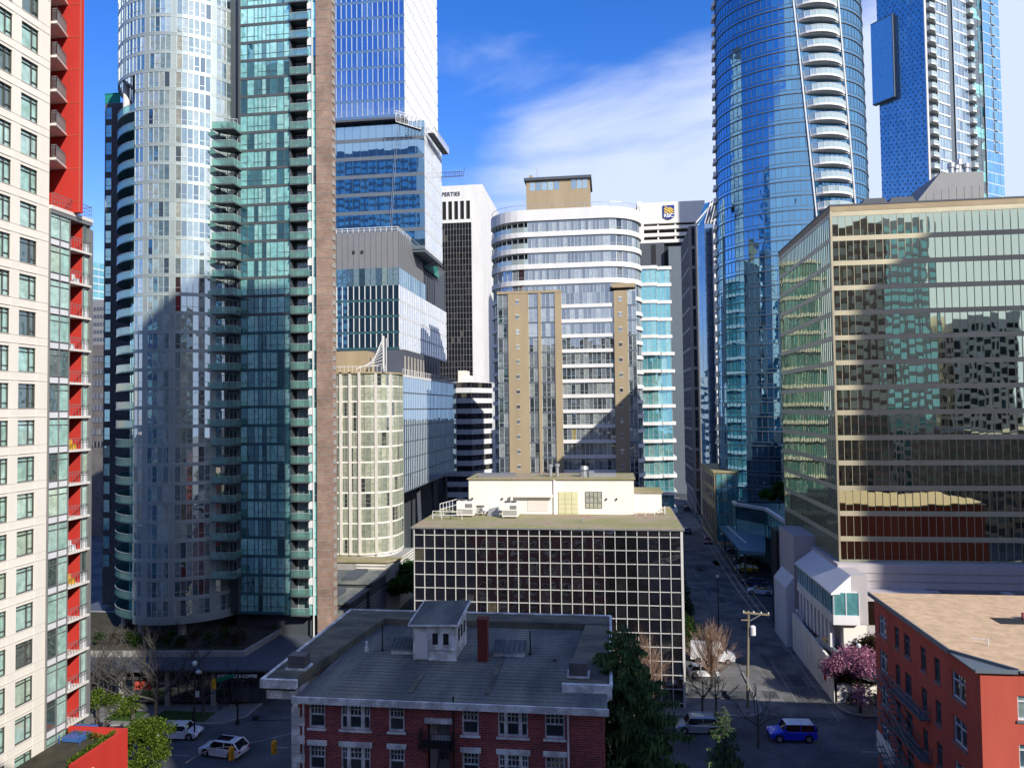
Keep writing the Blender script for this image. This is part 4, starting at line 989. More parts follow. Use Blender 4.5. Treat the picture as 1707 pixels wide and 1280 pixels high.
for i in range(26):
    z = 6+i*3.3
    window_row(R, P1, z, z+3.3, G['skyblue'], MT['slate'], mw=.05, md=.03); window_row(R, P2, z, z+3.3, G['blue_fin'], MT['slate'], mw=.08, md=.03)
    band_row(R, P2, z, z+.25, MT['tealspandrel'], -.1, .04)
m = M(); m.add([(xa2, Y, 91.8), (xb2, Y-2, 91.8), (xY(1187, Y, 335), Y+3, zY(332, Y, 1187)), (xY(1177, Y, 335), Y+4, zY(334, Y, 1177))], [(0, 1, 2, 3)]); m.build('sloped_glass', G['skyblue'], R)
m = M(); m.add([(xb2, Y-2, 91.8), (xc2, Y, 91.8), (xY(1200, Y+4, 335), Y+4, zY(330, Y+4, 1187)), (xY(1187, Y, 335), Y+3, zY(332, Y, 1187))], [(0, 1, 2, 3)]); m.build('sloped_glass', G['dark'], R)
m = M()
for a in (0, .33, .66, 1):
    m.bar((xb2+(xc2-xb2)*a, Y-2.1+2*a, 91.8), (xY(1187+13*a, Y, 335), Y+2.9, zY(331, Y, 1187)), .2)
m.bar((xa2, Y-.2, 91.9), (xc2, Y-.3, 93), .3); m.bar((X0+2, Y, zt+.5), (xY(1197, Y, 335), Y+3, zY(326, Y, 1187)), .35)
m.build('glass_rib', MT['white'], R)
m = M(); xd = xY(1193, Y-6, 500); xe = xY(1208, Y-6, 500); m.box(xd, xe, Y-4, Y+3, 0, zY(372, Y-6, 1200)); m.build('balcony_shaft', MT['white'], R)
for i in range(27):
    z = 6+i*3.2; s = M(); s.box(xd+.5, xe+.9, Y-5.3, Y-4.02, z, z+.25); b = s.build('balcony', MT['white'], R); g = M(); g.box(xd+.6, xe-.3, Y-4.05, Y-4.01, z+.5, z+2.8); g.build('opening', G['dark'], b)
# low beige building
random.seed(68)
R = thing('low_building', 'low beige corner building with a lit flat roof beside the far side road', 'building', (28, 200, 0))
X = 25.4; z1 = 18
m = M(); m.box(X, 33, 187, 213, 0, z1-.4); m.build('wall', MT['tanstone'], R)
m = M(); m.box(X-.3, 33.3, 186.7, 213.3, z1-.4, z1); m.build('roof', MT['gravel'], R)
for i in range(2):
    for k in range(8):
        y = 188+k*3.1; w = M(); w.box(X-.06, X-.01, y, y+1.5, 10.4+i*3.6, 12.8+i*3.6); w.build('window', G['dark'], R)
for k in range(8): 
    y = 188+k*3.1; w = M(); w.box(X-.06, X-.01, y, y+1.8, 1, 8.6); w.build('opening', MT['black'], R)
for i in range(5): window_row(R, line((X+.4, 186.9), (32.5, 186.9), 5), 1+i*3.3, 4.1+i*3.3, G['aqua'], MT['dkframe'], mw=.1)
# ================================================================ deep blue curved tower
random.seed(71)
R = thing('apartment_tower', 'deep blue curved glass tower with a column of white rounded balconies', 'building', (46, 195, 0))
cx, cy = 47.0, 195.5; rx, ry = 18.6, 16
def bp(z, n=44, a0=-96, a1=96):
    tw = 1+(z-70)*.0005
    s = 1.0-(z-60)*.0006
    return [(cx+rx*s*math.sin(rad(a0+(a1-a0)*i/n)), cy-ry*math.cos(rad(a0+(a1-a0)*i/n))) for i in range(n+1)]
fh = 3.47; nf = 42
m = M(); m.prism([(cx+(rx-1.5)*math.cos(rad(a)), cy+(ry-1.2)*math.sin(rad(a))) for a in range(0, 360, 12)], 0, nf*fh); m.build('core_wall', MT['dkpanel'], R)
def bal_angle(z):
    v = 640-(z-44)/155*1230
    # the balcony column leans: further right lower down
    return -5.6+(133-z)*.24
for i in range(nf):
    z = i*fh; P = bp(z)
    m = M(); ribbon(m, P, z, z+.22, -.1, .22, 0); ribbon(m, P, z+.95, z+1.07, -.1, .10, 0); ribbon(m, P, z+.22, z+.95, -.1, .03, 1); m.build('floor_band', [MT['slate'], G['deepblue']], R)
    window_row(R, P, z+1.07, z+fh, G['deepblue'], MT['slate'], mw=.10, md=.06, jit=.004)
    # side balconies at the silhouette
    a = bal_angle(z); 
    if i > 8:
        n = 8; wd = 20.5
        out = [(cx+(rx+1.2)*math.sin(rad(a+wd*(t/n-.02)*1.5)), cy-(ry+.35+1.5*math.sin(math.pi*min(1, max(0, t/n))))*math.cos(rad(a+wd*(t/n)*1.5))) for t in range(n+1)]
        P2 = [(cx+rx*math.sin(rad(a+wd*1.5*t/n)), cy-(ry-.2)*math.cos(rad(a+wd*1.5*t/n))) for t in range(n+1)]
        outp = [(p[0], p[1]-(.5+1.7*math.sin(math.pi*t/n)**.6)) for t, p in enumerate(P2)]
        s = M(); s.prism(outp+P2[::-1], z-.15, z+.35); s.prism([(p[0]*.6+q[0]*.4, p[1]*.6+q[1]*.4) for p, q in zip(outp, P2)]+P2[::-1], z-.4, z-.15); b = s.build('balcony', MT['white'], R)
        g = M(); ribbon(g, outp, z+.35, z+1.5, -.06, -.02, 0); ribbon(g, outp, z+1.5, z+1.58, -.08, .02, 1)
        for p in outp: g.bar((p[0], p[1], z+.35), (p[0], p[1], z+1.5), .07, .07, 1)
        g.build('railing', [MT['railglass2'], MT['white']], b)
    s = M(); a0 = bp(z)[0]; s.prism([(a0[0]-1.0, a0[1]-1.4), (a0[0]+.6, a0[1]-2.2), (a0[0]+.6, a0[1]+1), (a0[0]-.8, a0[1]+1)], z, z+.3); s.prism([(a0[0]-.9, a0[1]-1.3), (a0[0]+.5, a0[1]-2.0), (a0[0]+.5, a0[1]-1.9), (a0[0]-.8, a0[1]-1.2)], z+.3, z+1.3)
    if i > 6: s.build('side_balcony', MT['white'], R)
for dd in (-1.6, 32.4):
    m = M()
    for i in range(nf-1):
        z = i*fh; 
        pt = []
        for zz in (z, z+fh):
            a = rad(bal_angle(zz)+dd); pt.append((cx+rx*math.sin(a), cy-(ry+.35)*math.cos(a), zz))
        m.bar(pt[0], pt[1], .3, .4)
    m.build('white_rib', MT['slab'], R)
# ================================================================ tall pale blue tower behind
random.seed(73)
R = thing('apartment_tower', 'very tall sky blue glass tower with a projecting glass box at the right', 'building', (98, 250, 0))
C = Vector((xY(1547, 228, 200), 228)); d1 = Vector((.807, .59)); d2 = Vector((-.59, .807))
L1, L2 = 39.5, 15.2
p1 = C+d1*L1; p2 = C+d2*L2
m = M(); m.prism([tuple(C+d1*.4+d2*.4), tuple(p1-d1*.4+d2*.4), tuple(p1+d2*14), tuple(p2+d1*.4)], 0, 190); m.build('core_wall', MT['slate'], R)
fh = 3.42; nf = 54
PA = line(tuple(p2), tuple(C), 11)
def dp(a, b, o=0): return (C.x+d1.x*a+d1.y*0+ (d1.y)*o, C.y+d1.y*a-d1.x*o)
for i in range(8, nf):
    z = i*fh
    window_row(R, PA, z, z+fh, G['skyblue'], MT['slate'], mw=.04, md=.03, jit=.007, every=2)
    # balcony strip and glazed strips on the right hand face
    def D(a, o=0): q = C+d1*a+Vector((d1.y, -d1.x))*o; return (q.x, q.y)
    P = [D(5.2), D(6.6), D(8.0), D(9.4), D(11)]
    window_row(R, P, z+.5, z+fh, G['paleblue'], MT['slab'], mw=.15, md=.08, trans=(.3,)); band_row(R, P, z, z+.5, MT['white'], -.1, .2)
    P = [D(11.01, -.6), D(14, -.6)]; window_row(R, P, z+.3, z+fh, G['aqua'], MT['tealspandrel'], mw=.1, trans=(.4,))
    P = [D(14), D(15.7), D(17.4), D(19.1), D(21)]; window_row(R, P, z+.5, z+fh, G['paleblue'], MT['slab'], mw=.15, md=.08, trans=(.3,)); band_row(R, P, z, z+.5, MT['slab'], -.1, .1)
    P = [D(25, -.4), D(28, -.4), D(30, -.4)]; window_row(R, P, z+.3, z+fh, G['teal'], MT['tealspandrel'], mw=.1, trans=(.4,))
    P = [D(30), D(32), D(34), D(36), D(37.7), D(39.5)]; window_row(R, P, z+.2, z+fh, G['skyblue'], MT['paleband'] if 'paleband' in MT else MT['slab'], mw=.08, every=2); band_row(R, P, z, z+.2, MT['slab'], -.1, .05)
    for (a, b, o) in ((.3, 5.0, 1.5), (21.1, 24.9, 1.4)):
        s = M(); s.prism([D(a, 0), D(a, o*.9), D(a+(b-a)*.45, o), D(b, .1), D(b, -1.5), D(a, -1.5)], z, z+.35); bo = s.build('balcony', MT['offwhite'], R)
        g = M(); ribbon(g, [D(a, o*.88), D(a+(b-a)*.45, o-.05), D(b, .15)], z+.35, z+1.4, 0, .05, 0); g.build('railing', [MT['railglass2']], bo)
m = M(); m.prism([D(.3, -1.6), D(5, -1.6), D(5, -2.4), D(.3, -2.4)], 20, 185); m.prism([D(21.1, -1.6), D(24.9, -1.6), D(24.9, -2.4), D(21.1, -2.4)], 20, 185); m.build('recess_wall', MT['dkpanel'], R)
m = M()   # raised studs patterning the left face
nn = Vector((-d1.x, -d1.y))
for i in range(24, 160):
    for j in range(9):
        q = C+d2*(1.0+j*1.65+(i % 2)*.8)+Vector((-.807, -.59))*.12
        z = 18+i*1.15+j*.35
        m.add([(q.x-d2.x*.2, q.y-d2.y*.2, z), (q.x+d2.x*.2, q.y+d2.y*.2, z), (q.x+d2.x*.2, q.y+d2.y*.2, z+.45), (q.x-d2.x*.2, q.y-d2.y*.2, z+.45)], [(0, 1, 2, 3)])
m.build('stud_pattern', MT['blueband'], R)
m = M(); o = Vector((-.807, -.59)); zA_, zB_ = zY(165, 236, 1470), zY(30, 236, 1470)
q0 = C+d2*9.3; q1 = C+d2*16.4
m.prism([tuple(q0), tuple(q0+o*1.6), tuple(q1+o*1.6), tuple(q1)][::-1], zA_, zB_); m.build('projecting_box', G['skyblue'], R)
m = M()
for zz in (zA_-.25, zB_): m.prism([tuple(q0-d2*.2), tuple(q0-d2*.2+o*1.7), tuple(q1+o*1.7), tuple(q1)][::-1], zz, zz+.25)
m.prism([tuple(q0-d2*.25), tuple(q0-d2*.25+o*1.7), tuple(q0-d2*.01+o*1.7), tuple(q0-d2*.01)][::-1], zA_, zB_); m.build('box_frame', MT['slate'], R)
m = M()
m.bar((C.x, C.y, 0), (C.x, C.y, 188), .5); m.build('corner_trim', MT['white'], R)
m = M(); 
for i in range(16, 50):
    if 27 < i < 33: continue
    z = i*fh; q = D(34.8, .15); q2 = D(36.6, .15); m.bar((q[0], q[1], z+.2), (q2[0], q2[1], z+.2), .3); m.bar((q[0], q[1], z), (q[0], q[1], z+fh*.8), .2)
m.build('service_ladder', MT['concrete'], R)
# ================================================================ bronze mirror office building, right
random.seed(81)
R = thing('office_building', 'wide bronze mirrored office building with tan bands over a pale concrete podium', 'building', (60, 110, 0))
X0, Yc0 = 28.5, 98.1; zt = 59.5; zb = 14.3; nf = 14; fh = (zt-.9-zb)/nf
PL = line((X0, 127), (X0, Yc0), 34); PF = line((X0, Yc0), (94, Yc0), 74)
m = M(); m.box(X0+.3, 94, Yc0+.3, 127, zb-3, zt-1); m.build('core_wall', MT['dkpanel'], R)
for i in range(nf):
    z = zb+i*fh
    window_row(R, PL, z, z+fh-.62, G['bronze'], MT['bronzemull'], mw=.05, md=.06, jit=.004); window_row(R, PF, z, z+fh-.62, G['bronze'], MT['bronzemull'], mw=.055, md=.06, jit=.005)
    m = M(); ribbon(m, [(X0, 127), (X0, Yc0), (94, Yc0)], z+fh-.62, z+fh-.004, -.1, .07)
    m.build('floor_band', MT['bronze'], R)
m = M(); m.prism([(X0-.1, Yc0-.1), (94, Yc0-.1), (94, 127), (X0-.1, 127)], zt-.9, zt-.2); m.build('parapet', MT['tanstone'], R)
m = M(); m.prism([(X0-.16, Yc0-.16), (94, Yc0-.16), (94, 127), (X0-.16, 127)], zt-.2, zt); m.build('roof_edge', MT['dkpanel'], R)
m = M(); m.prism([(X0+.4, Yc0+.4), (93.6, Yc0+.4), (93.6, 126.6), (X0+.4, 126.6)], zt, zt+.05); m.build('roof', MT['gravel'], R)
m = M(); m.box(X0-.12, X0+.12, Yc0-.12, Yc0+.12, zb, zt-.9); m.build('corner_trim', MT['bronzemull'], R)
# rooftop plant
yr = 104; a, b, c = xY(1530, yr, 300), xY(1568, yr, 300), xY(1640, yr, 300); ztp = zY(288, yr, 1600)
m = M(); m.extr([(a, yr, zt), (c, yr, zt), (c, yr, ztp), (b, yr, ztp+.1), (a, yr, zt+1.7)], (0, 9, 0)); m.build('plant_room', MT['greyclad'], R)
m = M()
for k in range(9): x = a+1+k*.95; m.box(x, x+.05, yr-.04, yr-.01, zt, zt+2.2+min(1.0, k*.3))
m.build('plant_room_joint', MT['concrete'], R)
for x in (xY(1550, yr, 320), xY(1562, yr, 320)):
    m = M(); m.box(x-.35, x+.35, yr-.3, yr-.02, zt, zt+1.3); m.build('roof_door', MT['dkframe'], R)
for (u, hh) in ((1592, 1.6), (1605, 2.0), (1617, 1.4), (1600, 1.2)):
    x = xY(u, yr, 290); m = M(); m.lathe((x, yr+1, ztp), [(.35, 0), (.35, hh*.6), (.5, hh*.62), (.5, hh)], 10); m.build('flue', MT['metal'], R)
for (u0, u1) in ((1437, 1478), (1482, 1525)):
    x0_, x1_ = xY(u0, 103, 320), xY(u1, 103, 320); m = M(); m.box(x0_, x1_, 103, 109, zt, zt+1.0); m.build('plant_unit', MT['slab'], R)
    m = M(); m.extr([(x0_-.2, 102.9, zt+1.0), (x1_+.2, 102.9, zt+1.0), (x1_-.3, 102.9, zt+1.9), (x0_+.3, 102.9, zt+1.9)], (0, 6.2, 0)); m.build('plant_louvre', MT['dkpanel'], R)
# podium
m = M()
for k, (z0_, z1_) in enumerate(((11.3, 12.2), (12.22, 13.2), (13.22, 14.28))): m.prism([(X0-.5-.1*k, Yc0-1.2-.1*k), (94, Yc0-1.2-.1*k), (94, 122), (X0-.5-.1*k, 122)], z0_, z1_)
m.build('podium_fascia', MT['pinkconc'], R)
m = M(); m.box(X0+1, 94, Yc0+2, 121, 0, 11.3); m.build('podium_core', MT['dkconc'], R)
PG = line((X0, 95.2), (X0+9.3, 95.2), 6)
for k in range(3): window_row(R, PG, 7.2+k*.0, 10.2, G['bronze'], MT['bronzemull'], mw=.08, trans=(), name='podium_window') if k == 0 else None
m = M(); m.box(X0-.3, X0+9.5, 94.9, 98, 10.2, 11.28); m.box(X0-.3, X0+9.5, 94.9, 98, 5.4, 7.2); m.build('podium_wall', MT['pinkconc'], R)
for k in range(7):
    x = X0+9.6+k*8.2; m = M(); m.box(x, x+1.1, 95.5, 97.5, 0, 11.28); m.build('podium_column', MT['pinkconc'], R)
m = M(); m.box(X0+9.6, 94, 96.6, 97.0, 8.8, 11.28); m.build('podium_beam', MT['greyclad'], R)
window_row(R, line((X0+9.6, 98.6), (94, 98.6), 40), 4, 8.8, G['bronze'], MT['bronzemull'], mw=.08, name='podium_window')
# arches under
for x in (X0+.2, X0+3.4, X0+6.4, X0+9.4):
    m = M(); m.box(x-.3, x+.3, 95, 96, 0, 5.4); m.build('podium_column', MT['pinkconc'], R)
# glazed bay with sloping white canopy
bx0 = 25.7
m = M(); P = join(line((bx0, 108), (bx0, 91.4), 14), [(bx0, 91.4)], line((bx0, 91.4), (X0, 91.4), 2), line((X0, 91.4), (X0+.3, 95), 2))
window_row(R, P, 9.4, 12.0, G['aqua'], MT['slab'], mw=.12, md=.08, name='bay_window')
m.prism([(bx0+.2, 91.6), (X0, 91.6), (X0, 108), (bx0+.2, 108)], 8.2, 12.0); ribbon(m, P, 8.3, 9.4, -.1, .12); m.build('bay_wall', MT['white'], R)
m = M(); m.add([(bx0-.35, 91.0, 12.0), (X0-.62, 91.9, 13.9), (X0-.62, 108.2, 13.9), (bx0-.35, 108.2, 12.0), (bx0-.35, 91.0, 11.8), (X0-.62, 91.9, 11.8), (X0-.62, 108.2, 11.8), (bx0-.35, 108.2, 11.8)],
      [(0, 1, 2, 3), (7, 6, 5, 4), (0, 4, 5, 1), (1, 5, 6, 2), (2, 6, 7, 3), (3, 7, 4, 0)]); m.build('canopy', MT['slab'], R)
m = M(); m.prism([(X0-.6, 91.9), (X0+1.2, 91.9), (X0+1.2, 98), (X0-.6, 98)], 8.2, 13.9); m.build('bay_block', MT['pinkconc'], R)
m = M()
for k in range(9): m.box(bx0-.02, bx0+.5, 93+k*1.7, 93.9+k*1.7, 5.2-.1*k, 8.25)
m.build('bay_fin', MT['white'], R)
m = M(); m.box(bx0+1.2, X0+1, 91.9, 108, 3.3, 8.25); m.build('garage_wall', MT['offwhite'], R)
m = M(); m.box(25.5, X0, 109, 118, 0, 15.6); m.build('stair_tower', MT['pinkconc'], R)
m = M(); m.box(25.1, X0, 118.1, 121.9, 0, 14.8); m.build('dark_gap', MT['black'], R)
m = M(); m.extr([(24.3, 109.2, 8.2), (25.5, 109.2, 9.8), (25.5, 109.2, 0), (24.3, 109.2, 0)], (0, 7.5, 0)); m.build('lean_to', MT['slab'], R)
# parking deck wall
R = thing('retaining_wall', 'pale panelled retaining wall holding up the car deck beside the side road', 'wall', (25, 100, 0))
m = M()
for k in range(12):
    y = 89.2+k*1.6; m.box(24.9, 25.2, y, y+1.52, 0, 4.5+.05*k)
    m.box(24.86, 24.9, y+.2, y+.7, 1.2, 3.2)
m.box(24.97, 25.22, 89.2, 108.2, 0, 4.45); m.box(25.2, 30, 89.2, 89.5, 0, 2.2)
m.build('panel', MT['offwhite'], R)
m = M(); m.box(25.22, X0+1, 91, 108.5, 3.5, 4.0); m.build('deck', MT['asphalt_old'], R)
m = M(); m.box(24.84, 24.9, 92.2, 93.1, 1.4, 2.9); m.build('red_box', MT['red'], R)
m = M()
for y in (104.5, 106, 107.6): m.bar((25.3, y, 4.3), (25.3, y, 5.7), .12)
m.bar((25.3, 104.5, 5.7), (25.3, 107.6, 5.7), .12); m.bar((25.3, 104.5, 5.1), (25.3, 107.6, 5.1), .1); m.bar((25.3, 107.6, 5.7), (27.5, 107.6, 5.7), .12); m.build('guardrail', MT['white'], R)
# hotel entrance canopy and low glass hall
R = thing('entrance_canopy', 'blue grey flat entrance canopy over the taxis in the side road', 'canopy', (28, 150, 0))
pts = [AZ(u, v, 6.2) for (u, v) in ((1233, 917), (1276, 920), (1276, 877), (1199, 876))]
m = M(); m.prism(pts, 5.6, 6.2); m.build('roof', solid('canopy_metal', (.13, .24, .33), .4, metal=.3, var=.15), R)
m = M(); a = AZ(1243, 905, 6.3); b = AZ(1212, 877, 6.3); m.bar((a[0], a[1], 6.32), (b[0], b[1], 6.32), .35, .16); m.build('roof_rib', MT['white'], R)
for (u, v) in ((1236, 915), (1204, 878), (1222, 905)):
    q = AZ(u, v, 6.2); m = M(); m.tube((q[0]+.6, q[1]+.3, 0), (q[0]+.6, q[1]+.3, 5.6), .18, n=8); m.build('post', MT['dkpanel'], R)
R = thing('glass_hall', 'low teal glass hall with white roof edges behind the entrance canopy', 'building', (35, 160, 0))
m = M(); m.prism([(28.2, 172), (33, 164), (33, 131), (60, 131), (60, 176), (28.2, 176)], 0, 11.6); m.build('wall', MT['tealspandrel'], R)
for i in range(4): window_row(R, join([(27.9, 176), (27.9, 171.8)], [(32.7, 163.8)], line((32.7, 163.8), (32.7, 131), 12)), .5+i*2.8, 3.1+i*2.8, G['teal'], MT['dkframe'], mw=.12, name='window_band')
m = M(); ribbon(m, [(27.9, 176), (27.9, 171.8), (32.7, 163.8), (32.7, 131)], 11.6, 12.2, -.5, .2); m.build('roof_edge', MT['slab'], R)
m = M(); m.prism([(36, 150), (60, 150), (60, 131), (36, 131)][::-1], 11.61, 15); m.build('upper_storey', MT['tealspandrel'], R)
m = M(); ribbon(m, [(36, 150), (36, 131)], 15, 15.6, -.6, .2); m.build('upper_roof_edge', MT['slab'], R)
# ================================================================ black grid office building, centre
random.seed(91)
R = thing('office_building', 'low black glass office block with a white mullion grid and a gravel roof', 'building', (-8, 95, 0))
xl, xr, Y, zt = -23.2, 7.9, 86.0, 20.3
m = M(); m.box(xl+.15, xr-.15, Y+.15, 104.5, 0, zt-.35); m.build('core_wall', MT['black'], R)
nc = 25; PF = line((xl, Y), (xr, Y), nc); PR = line((xr, Y), (xr, 104.6), 15)
rows = [zt-.35-.78]
while rows[-1] > 1.7: rows.append(rows[-1]-1.545)
zz = [zt-.35]+rows
for a, b in zip(zz, zz[1:]):
    window_row(R, PF, b, a, G['black_mirror'], MT['whitemull'], mw=0, jit=.006); window_row(R, PR, b, a, G['black_mirror'], MT['whitemull'], mw=0, jit=.006)
m = M()
for b in zz[1:]+[zt-.36]: ribbon(m, [(xl, Y), (xr, Y), (xr, 104.6)], b-.037, b+.037, .0, .10, 0)
for p in PF+PR[1:]: m.box(p[0]-.038, p[0]+.038, p[1]-.14, p[1]+.05, 0, zt-.35)
m.box(xr-.12, xr+.16, Y-.16, Y+.1, 0, zt-.35)
m.build('mullion_grid', MT['whitemull'], R)
m = M(); m.box(xl-.35, xr+.35, Y-.3, 104.8, zt-.35, zt-.18); m.build('roof_edge', MT['greyclad'], R)
m = M(); m.box(xl-.2, xr+.2, Y-.15, 104.7, zt-.18, zt-.1); m.build('roof', MT['gravel'], R)
z0 = zt-.1; x0, x1, yp, zp = -18.6, 3.0, 96.6, 24.7
m = M(); m.box(x0, x1, yp, 104, z0, zp); m.box(x1, x1+3.6, yp+1.6, 104, z0, z0+2.6); m.build('penthouse_wall', MT['offwhite'], R)
m = M(); m.box(x0-.2, x1+.2, yp-.25, 104.4, zp, zp+.15); m.box(x1-.1, x1+3.8, yp+1.4, 104.1, z0+2.6, z0+2.72); m.build('penthouse_roof', MT['gravel'], R)
m = M(); m.box(-6.75, -4.2, yp-.06, yp-.01, z0, z0+2.9); o = m.build('garage_door', solid('cream_door', (.62, .60, .36), .7, var=.12), R)
m = M()
for k in range(3): m.box(-6.7+k*.85-.02, -6.7+k*.85+.02, yp-.08, yp-.06, z0, z0+2.9)
for k in range(4): m.box(-6.75, -4.2, yp-.075, yp-.06, z0+.6*k+.1, z0+.6*k+.13)
m.build('door_joint', MT['tanstone'], o)
m = M(); m.quad((-3.2, yp-.03, z0+.8), (-1.1, yp-.03, z0+.8), (-1.1, yp-.03, z0+2.9), (-3.2, yp-.03, z0+2.9)); o = m.build('window', G['olive'], R)
m = M()
for k in range(5): m.box(-3.2+k*.525-.03, -3.2+k*.525+.03, yp-.08, yp-.03, z0+.8, z0+2.9)
for k in range(4): m.box(-3.2, -1.1, yp-.07, yp-.031, z0+.8+k*.7-.03, z0+.8+k*.7+.03)
m.build('frame', MT['greyframe'], o)
m = M(); m.box(-7.35, -7.15, yp-.2, yp-.01, z0, zp); m.bar((-12.8, yp-.5, z0+2.4), (-7.4, yp-.5, z0+2.4), .3); m.bar((-12.8, yp-.5, z0+1.6), (-12.8, yp-.5, z0+2.5), .28); m.build('duct', MT['offwhite'], R)
m = M(); m.box(-10.8, -8.1, yp-.05, yp-.01, z0+.4, z0+2.2); m.build('louvre', MT['cream2'], R)
for x in (-18.2, -14.2, .7, -2.5+1.9): 
    m = M(); m.box(x, x+.18, yp-.25, yp-.02, z0+1.9, z0+2.1); m.build('wall_lamp', MT['black'], R)
def unit(x, y, w, d, h, label, fan=True):
    R = thing('rooftop_unit', label, 'air conditioner', (x, y, z0))
    m = M(); m.box(x, x+w, y, y+d, z0+.2, z0+h); m.build('casing', MT['offwhite'], R)
    m = M()
    for k in range(5): m.box(x+.1, x+w-.1, y-.03, y-.005, z0+.4+k*.13, z0+.47+k*.13)
    m.box(x+w*.5, x+w-.15, y-.03, y-.005, z0+h*.6, z0+h*.85); m.build('grille', MT['greyclad'], R)
    m = M(); m.box(x+.1, x+.25, y+.1, y+d-.1, z0, z0+.2); m.box(x+w-.25, x+w-.1, y+.1, y+d-.1, z0, z0+.2); m.build('foot', MT['metal'], R)
    for k in range(2): m = M(); m.lathe((x+w*(.3+.4*k), y+d/2, z0+h), [(.35, 0), (.35, .18), (.1, .2)], 12); m.build('fan', MT['dkframe'], R)
unit(-13.6, 92.6, 2.0, 1.5, 1.9, 'cream rooftop air handling unit with louvres in front of the white penthouse')
unit(-19.6, 93.4, 2.2, 1.6, 2.0, 'plain cream rooftop unit nearest the left roof edge of the grid building')
unit(-17.4, 95.2, 1.0, .8, 1.0, 'small white condenser standing between the two larger rooftop units')
m = M(); random.seed(4)
for k in range(9): 
    a = (-17.5+k*.5, 94.3+random.random(), z0+.3+.2*random.random()); b = (-17+k*.5+random.random()*.6, 94+random.random(), z0+.3+.6*random.random()); m.tube(a, b, .12, n=6)
m.hexa([(-15.8, 94.4, z0), (-14.2, 94.4, z0), (-14.2, 95.8, z0), (-15.8, 95.8, z0), (-15.6, 94.6, z0+.9), (-14.5, 94.6, z0+1.2), (-14.4, 95.6, z0+1.0), (-15.6, 95.7, z0+.8)])
tag(m.build('pipework', MT['metal']), 'tangle of silver pipes and covered kit between the rooftop units', 'pipes')
def railing(name, label, pts, z, h=1.0):
    m = M()
    for a, b in zip(pts, pts[1:]):
        for t in (h, h*.55): m.bar((a[0], a[1], z+t), (b[0], b[1], z+t), .07)
        n = max(1, int(math.dist(a, b)/.9))
        for k in range(n+1): m.bar((a[0]+(b[0]-a[0])*k/n, a[1]+(b[1]-a[1])*k/n, z), (a[0]+(b[0]-a[0])*k/n, a[1]+(b[1]-a[1])*k/n, z+h), .06)
    tag(m.build(name, MT['white']), label, 'railing')
railing('guard_rail', 'white guard rail round the left end of the gravel roof', [(-22.3, 91.6), (-19.9, 91.2), (-18.5, 91.4)], z0)
railing('guard_rail', 'white guard rail rising in front of the stair at the left of the white penthouse', [(-21.9, 94), (-20.8, 98.5), (-20.4, 101)], z0, 1.6)
railing('guard_rail', 'low white guard rail at the right end of the gravel roof', [(3.2, 95.4), (6.7, 95.8), (7.0, 98)], z0, .9)
def flue(x, y, z, h, label, r=.22):
    m = M(); m.lathe((x, y, z), [(r, 0), (r, h*.75), (r*1.6, h*.78), (r*1.6, h*.95), (r*.4, h)], 12); tag(m.build('roof_vent', MT['metal'], smooth=False), label, 'vent')
flue(-7.9, 99, zp+.1, 1.7, 'left of two mushroom topped steel flues on the white penthouse roof'); flue(-7.0, 99, zp+.1, 1.8, 'right of two mushroom topped steel flues on the white penthouse roof')
m = M(); m.lathe((-3.4, 99, zp+.15), [(.7, 0), (.7, .5), (.35, .6), (.35, .9), (.6, .95), (.5, 1.4)], 12); m.box(-3.0, 0.8, 98.4, 99.4, zp+.15, zp+.6); m.box(-2.8, -2.1, 98.2, 99.2, zp+.15, zp+.9)
tag(m.build('extract_fan', MT['metal']), 'silver extract fan with a long duct at the right of the penthouse roof', 'fan')
m = M(); m.box(-17.6, -12.8, 98, 101, zp+.15, zp+.5); tag(m.build('roof_hatch', MT['greyclad']), 'long low grey skylight on the left of the penthouse roof', 'skylight')
m = M(); m.lathe((-3.4, 90, z0), [(.1, 0), (.1, .35), (.16, .37), (.16, .45)], 8); tag(m.build('vent_pipe', MT['metal']), 'single small vent pipe in the middle of the gravel roof', 'vent')
# ================================================================ red brick building, foreground
random.seed(101)
RZ = 15.75
R = thing('brick_building', 'old red brick apartment block with white quoins and a flat grey roof in the foreground', 'building', (-11, 55, 0))
BXL, BXR, BY0, BY1 = -20.6, -.6, 45.8, 63.8
m = M()
cols = [(515, 542, 0), (568, 617, 1), (648, 674, 0), (770, 798, 0), (830, 880, 1), (908, 941, 0)]
wins = []
for (a, b, t) in cols: wins.append((xY(a, BY0, 1200), xY(b, BY0, 1200), t))
door = (xY(712, BY0, 1200), xY(750, BY0, 1200))
zr = [(zY(1214, BY0, 700)-.25, zY(1171, BY0, 700)-.25)]
dz = zY(1168, BY0, 700)-zY(1240, BY0, 700)
for k in range(1, 5): zr.append((zr[0][0]-dz*k, zr[0][1]-dz*k))
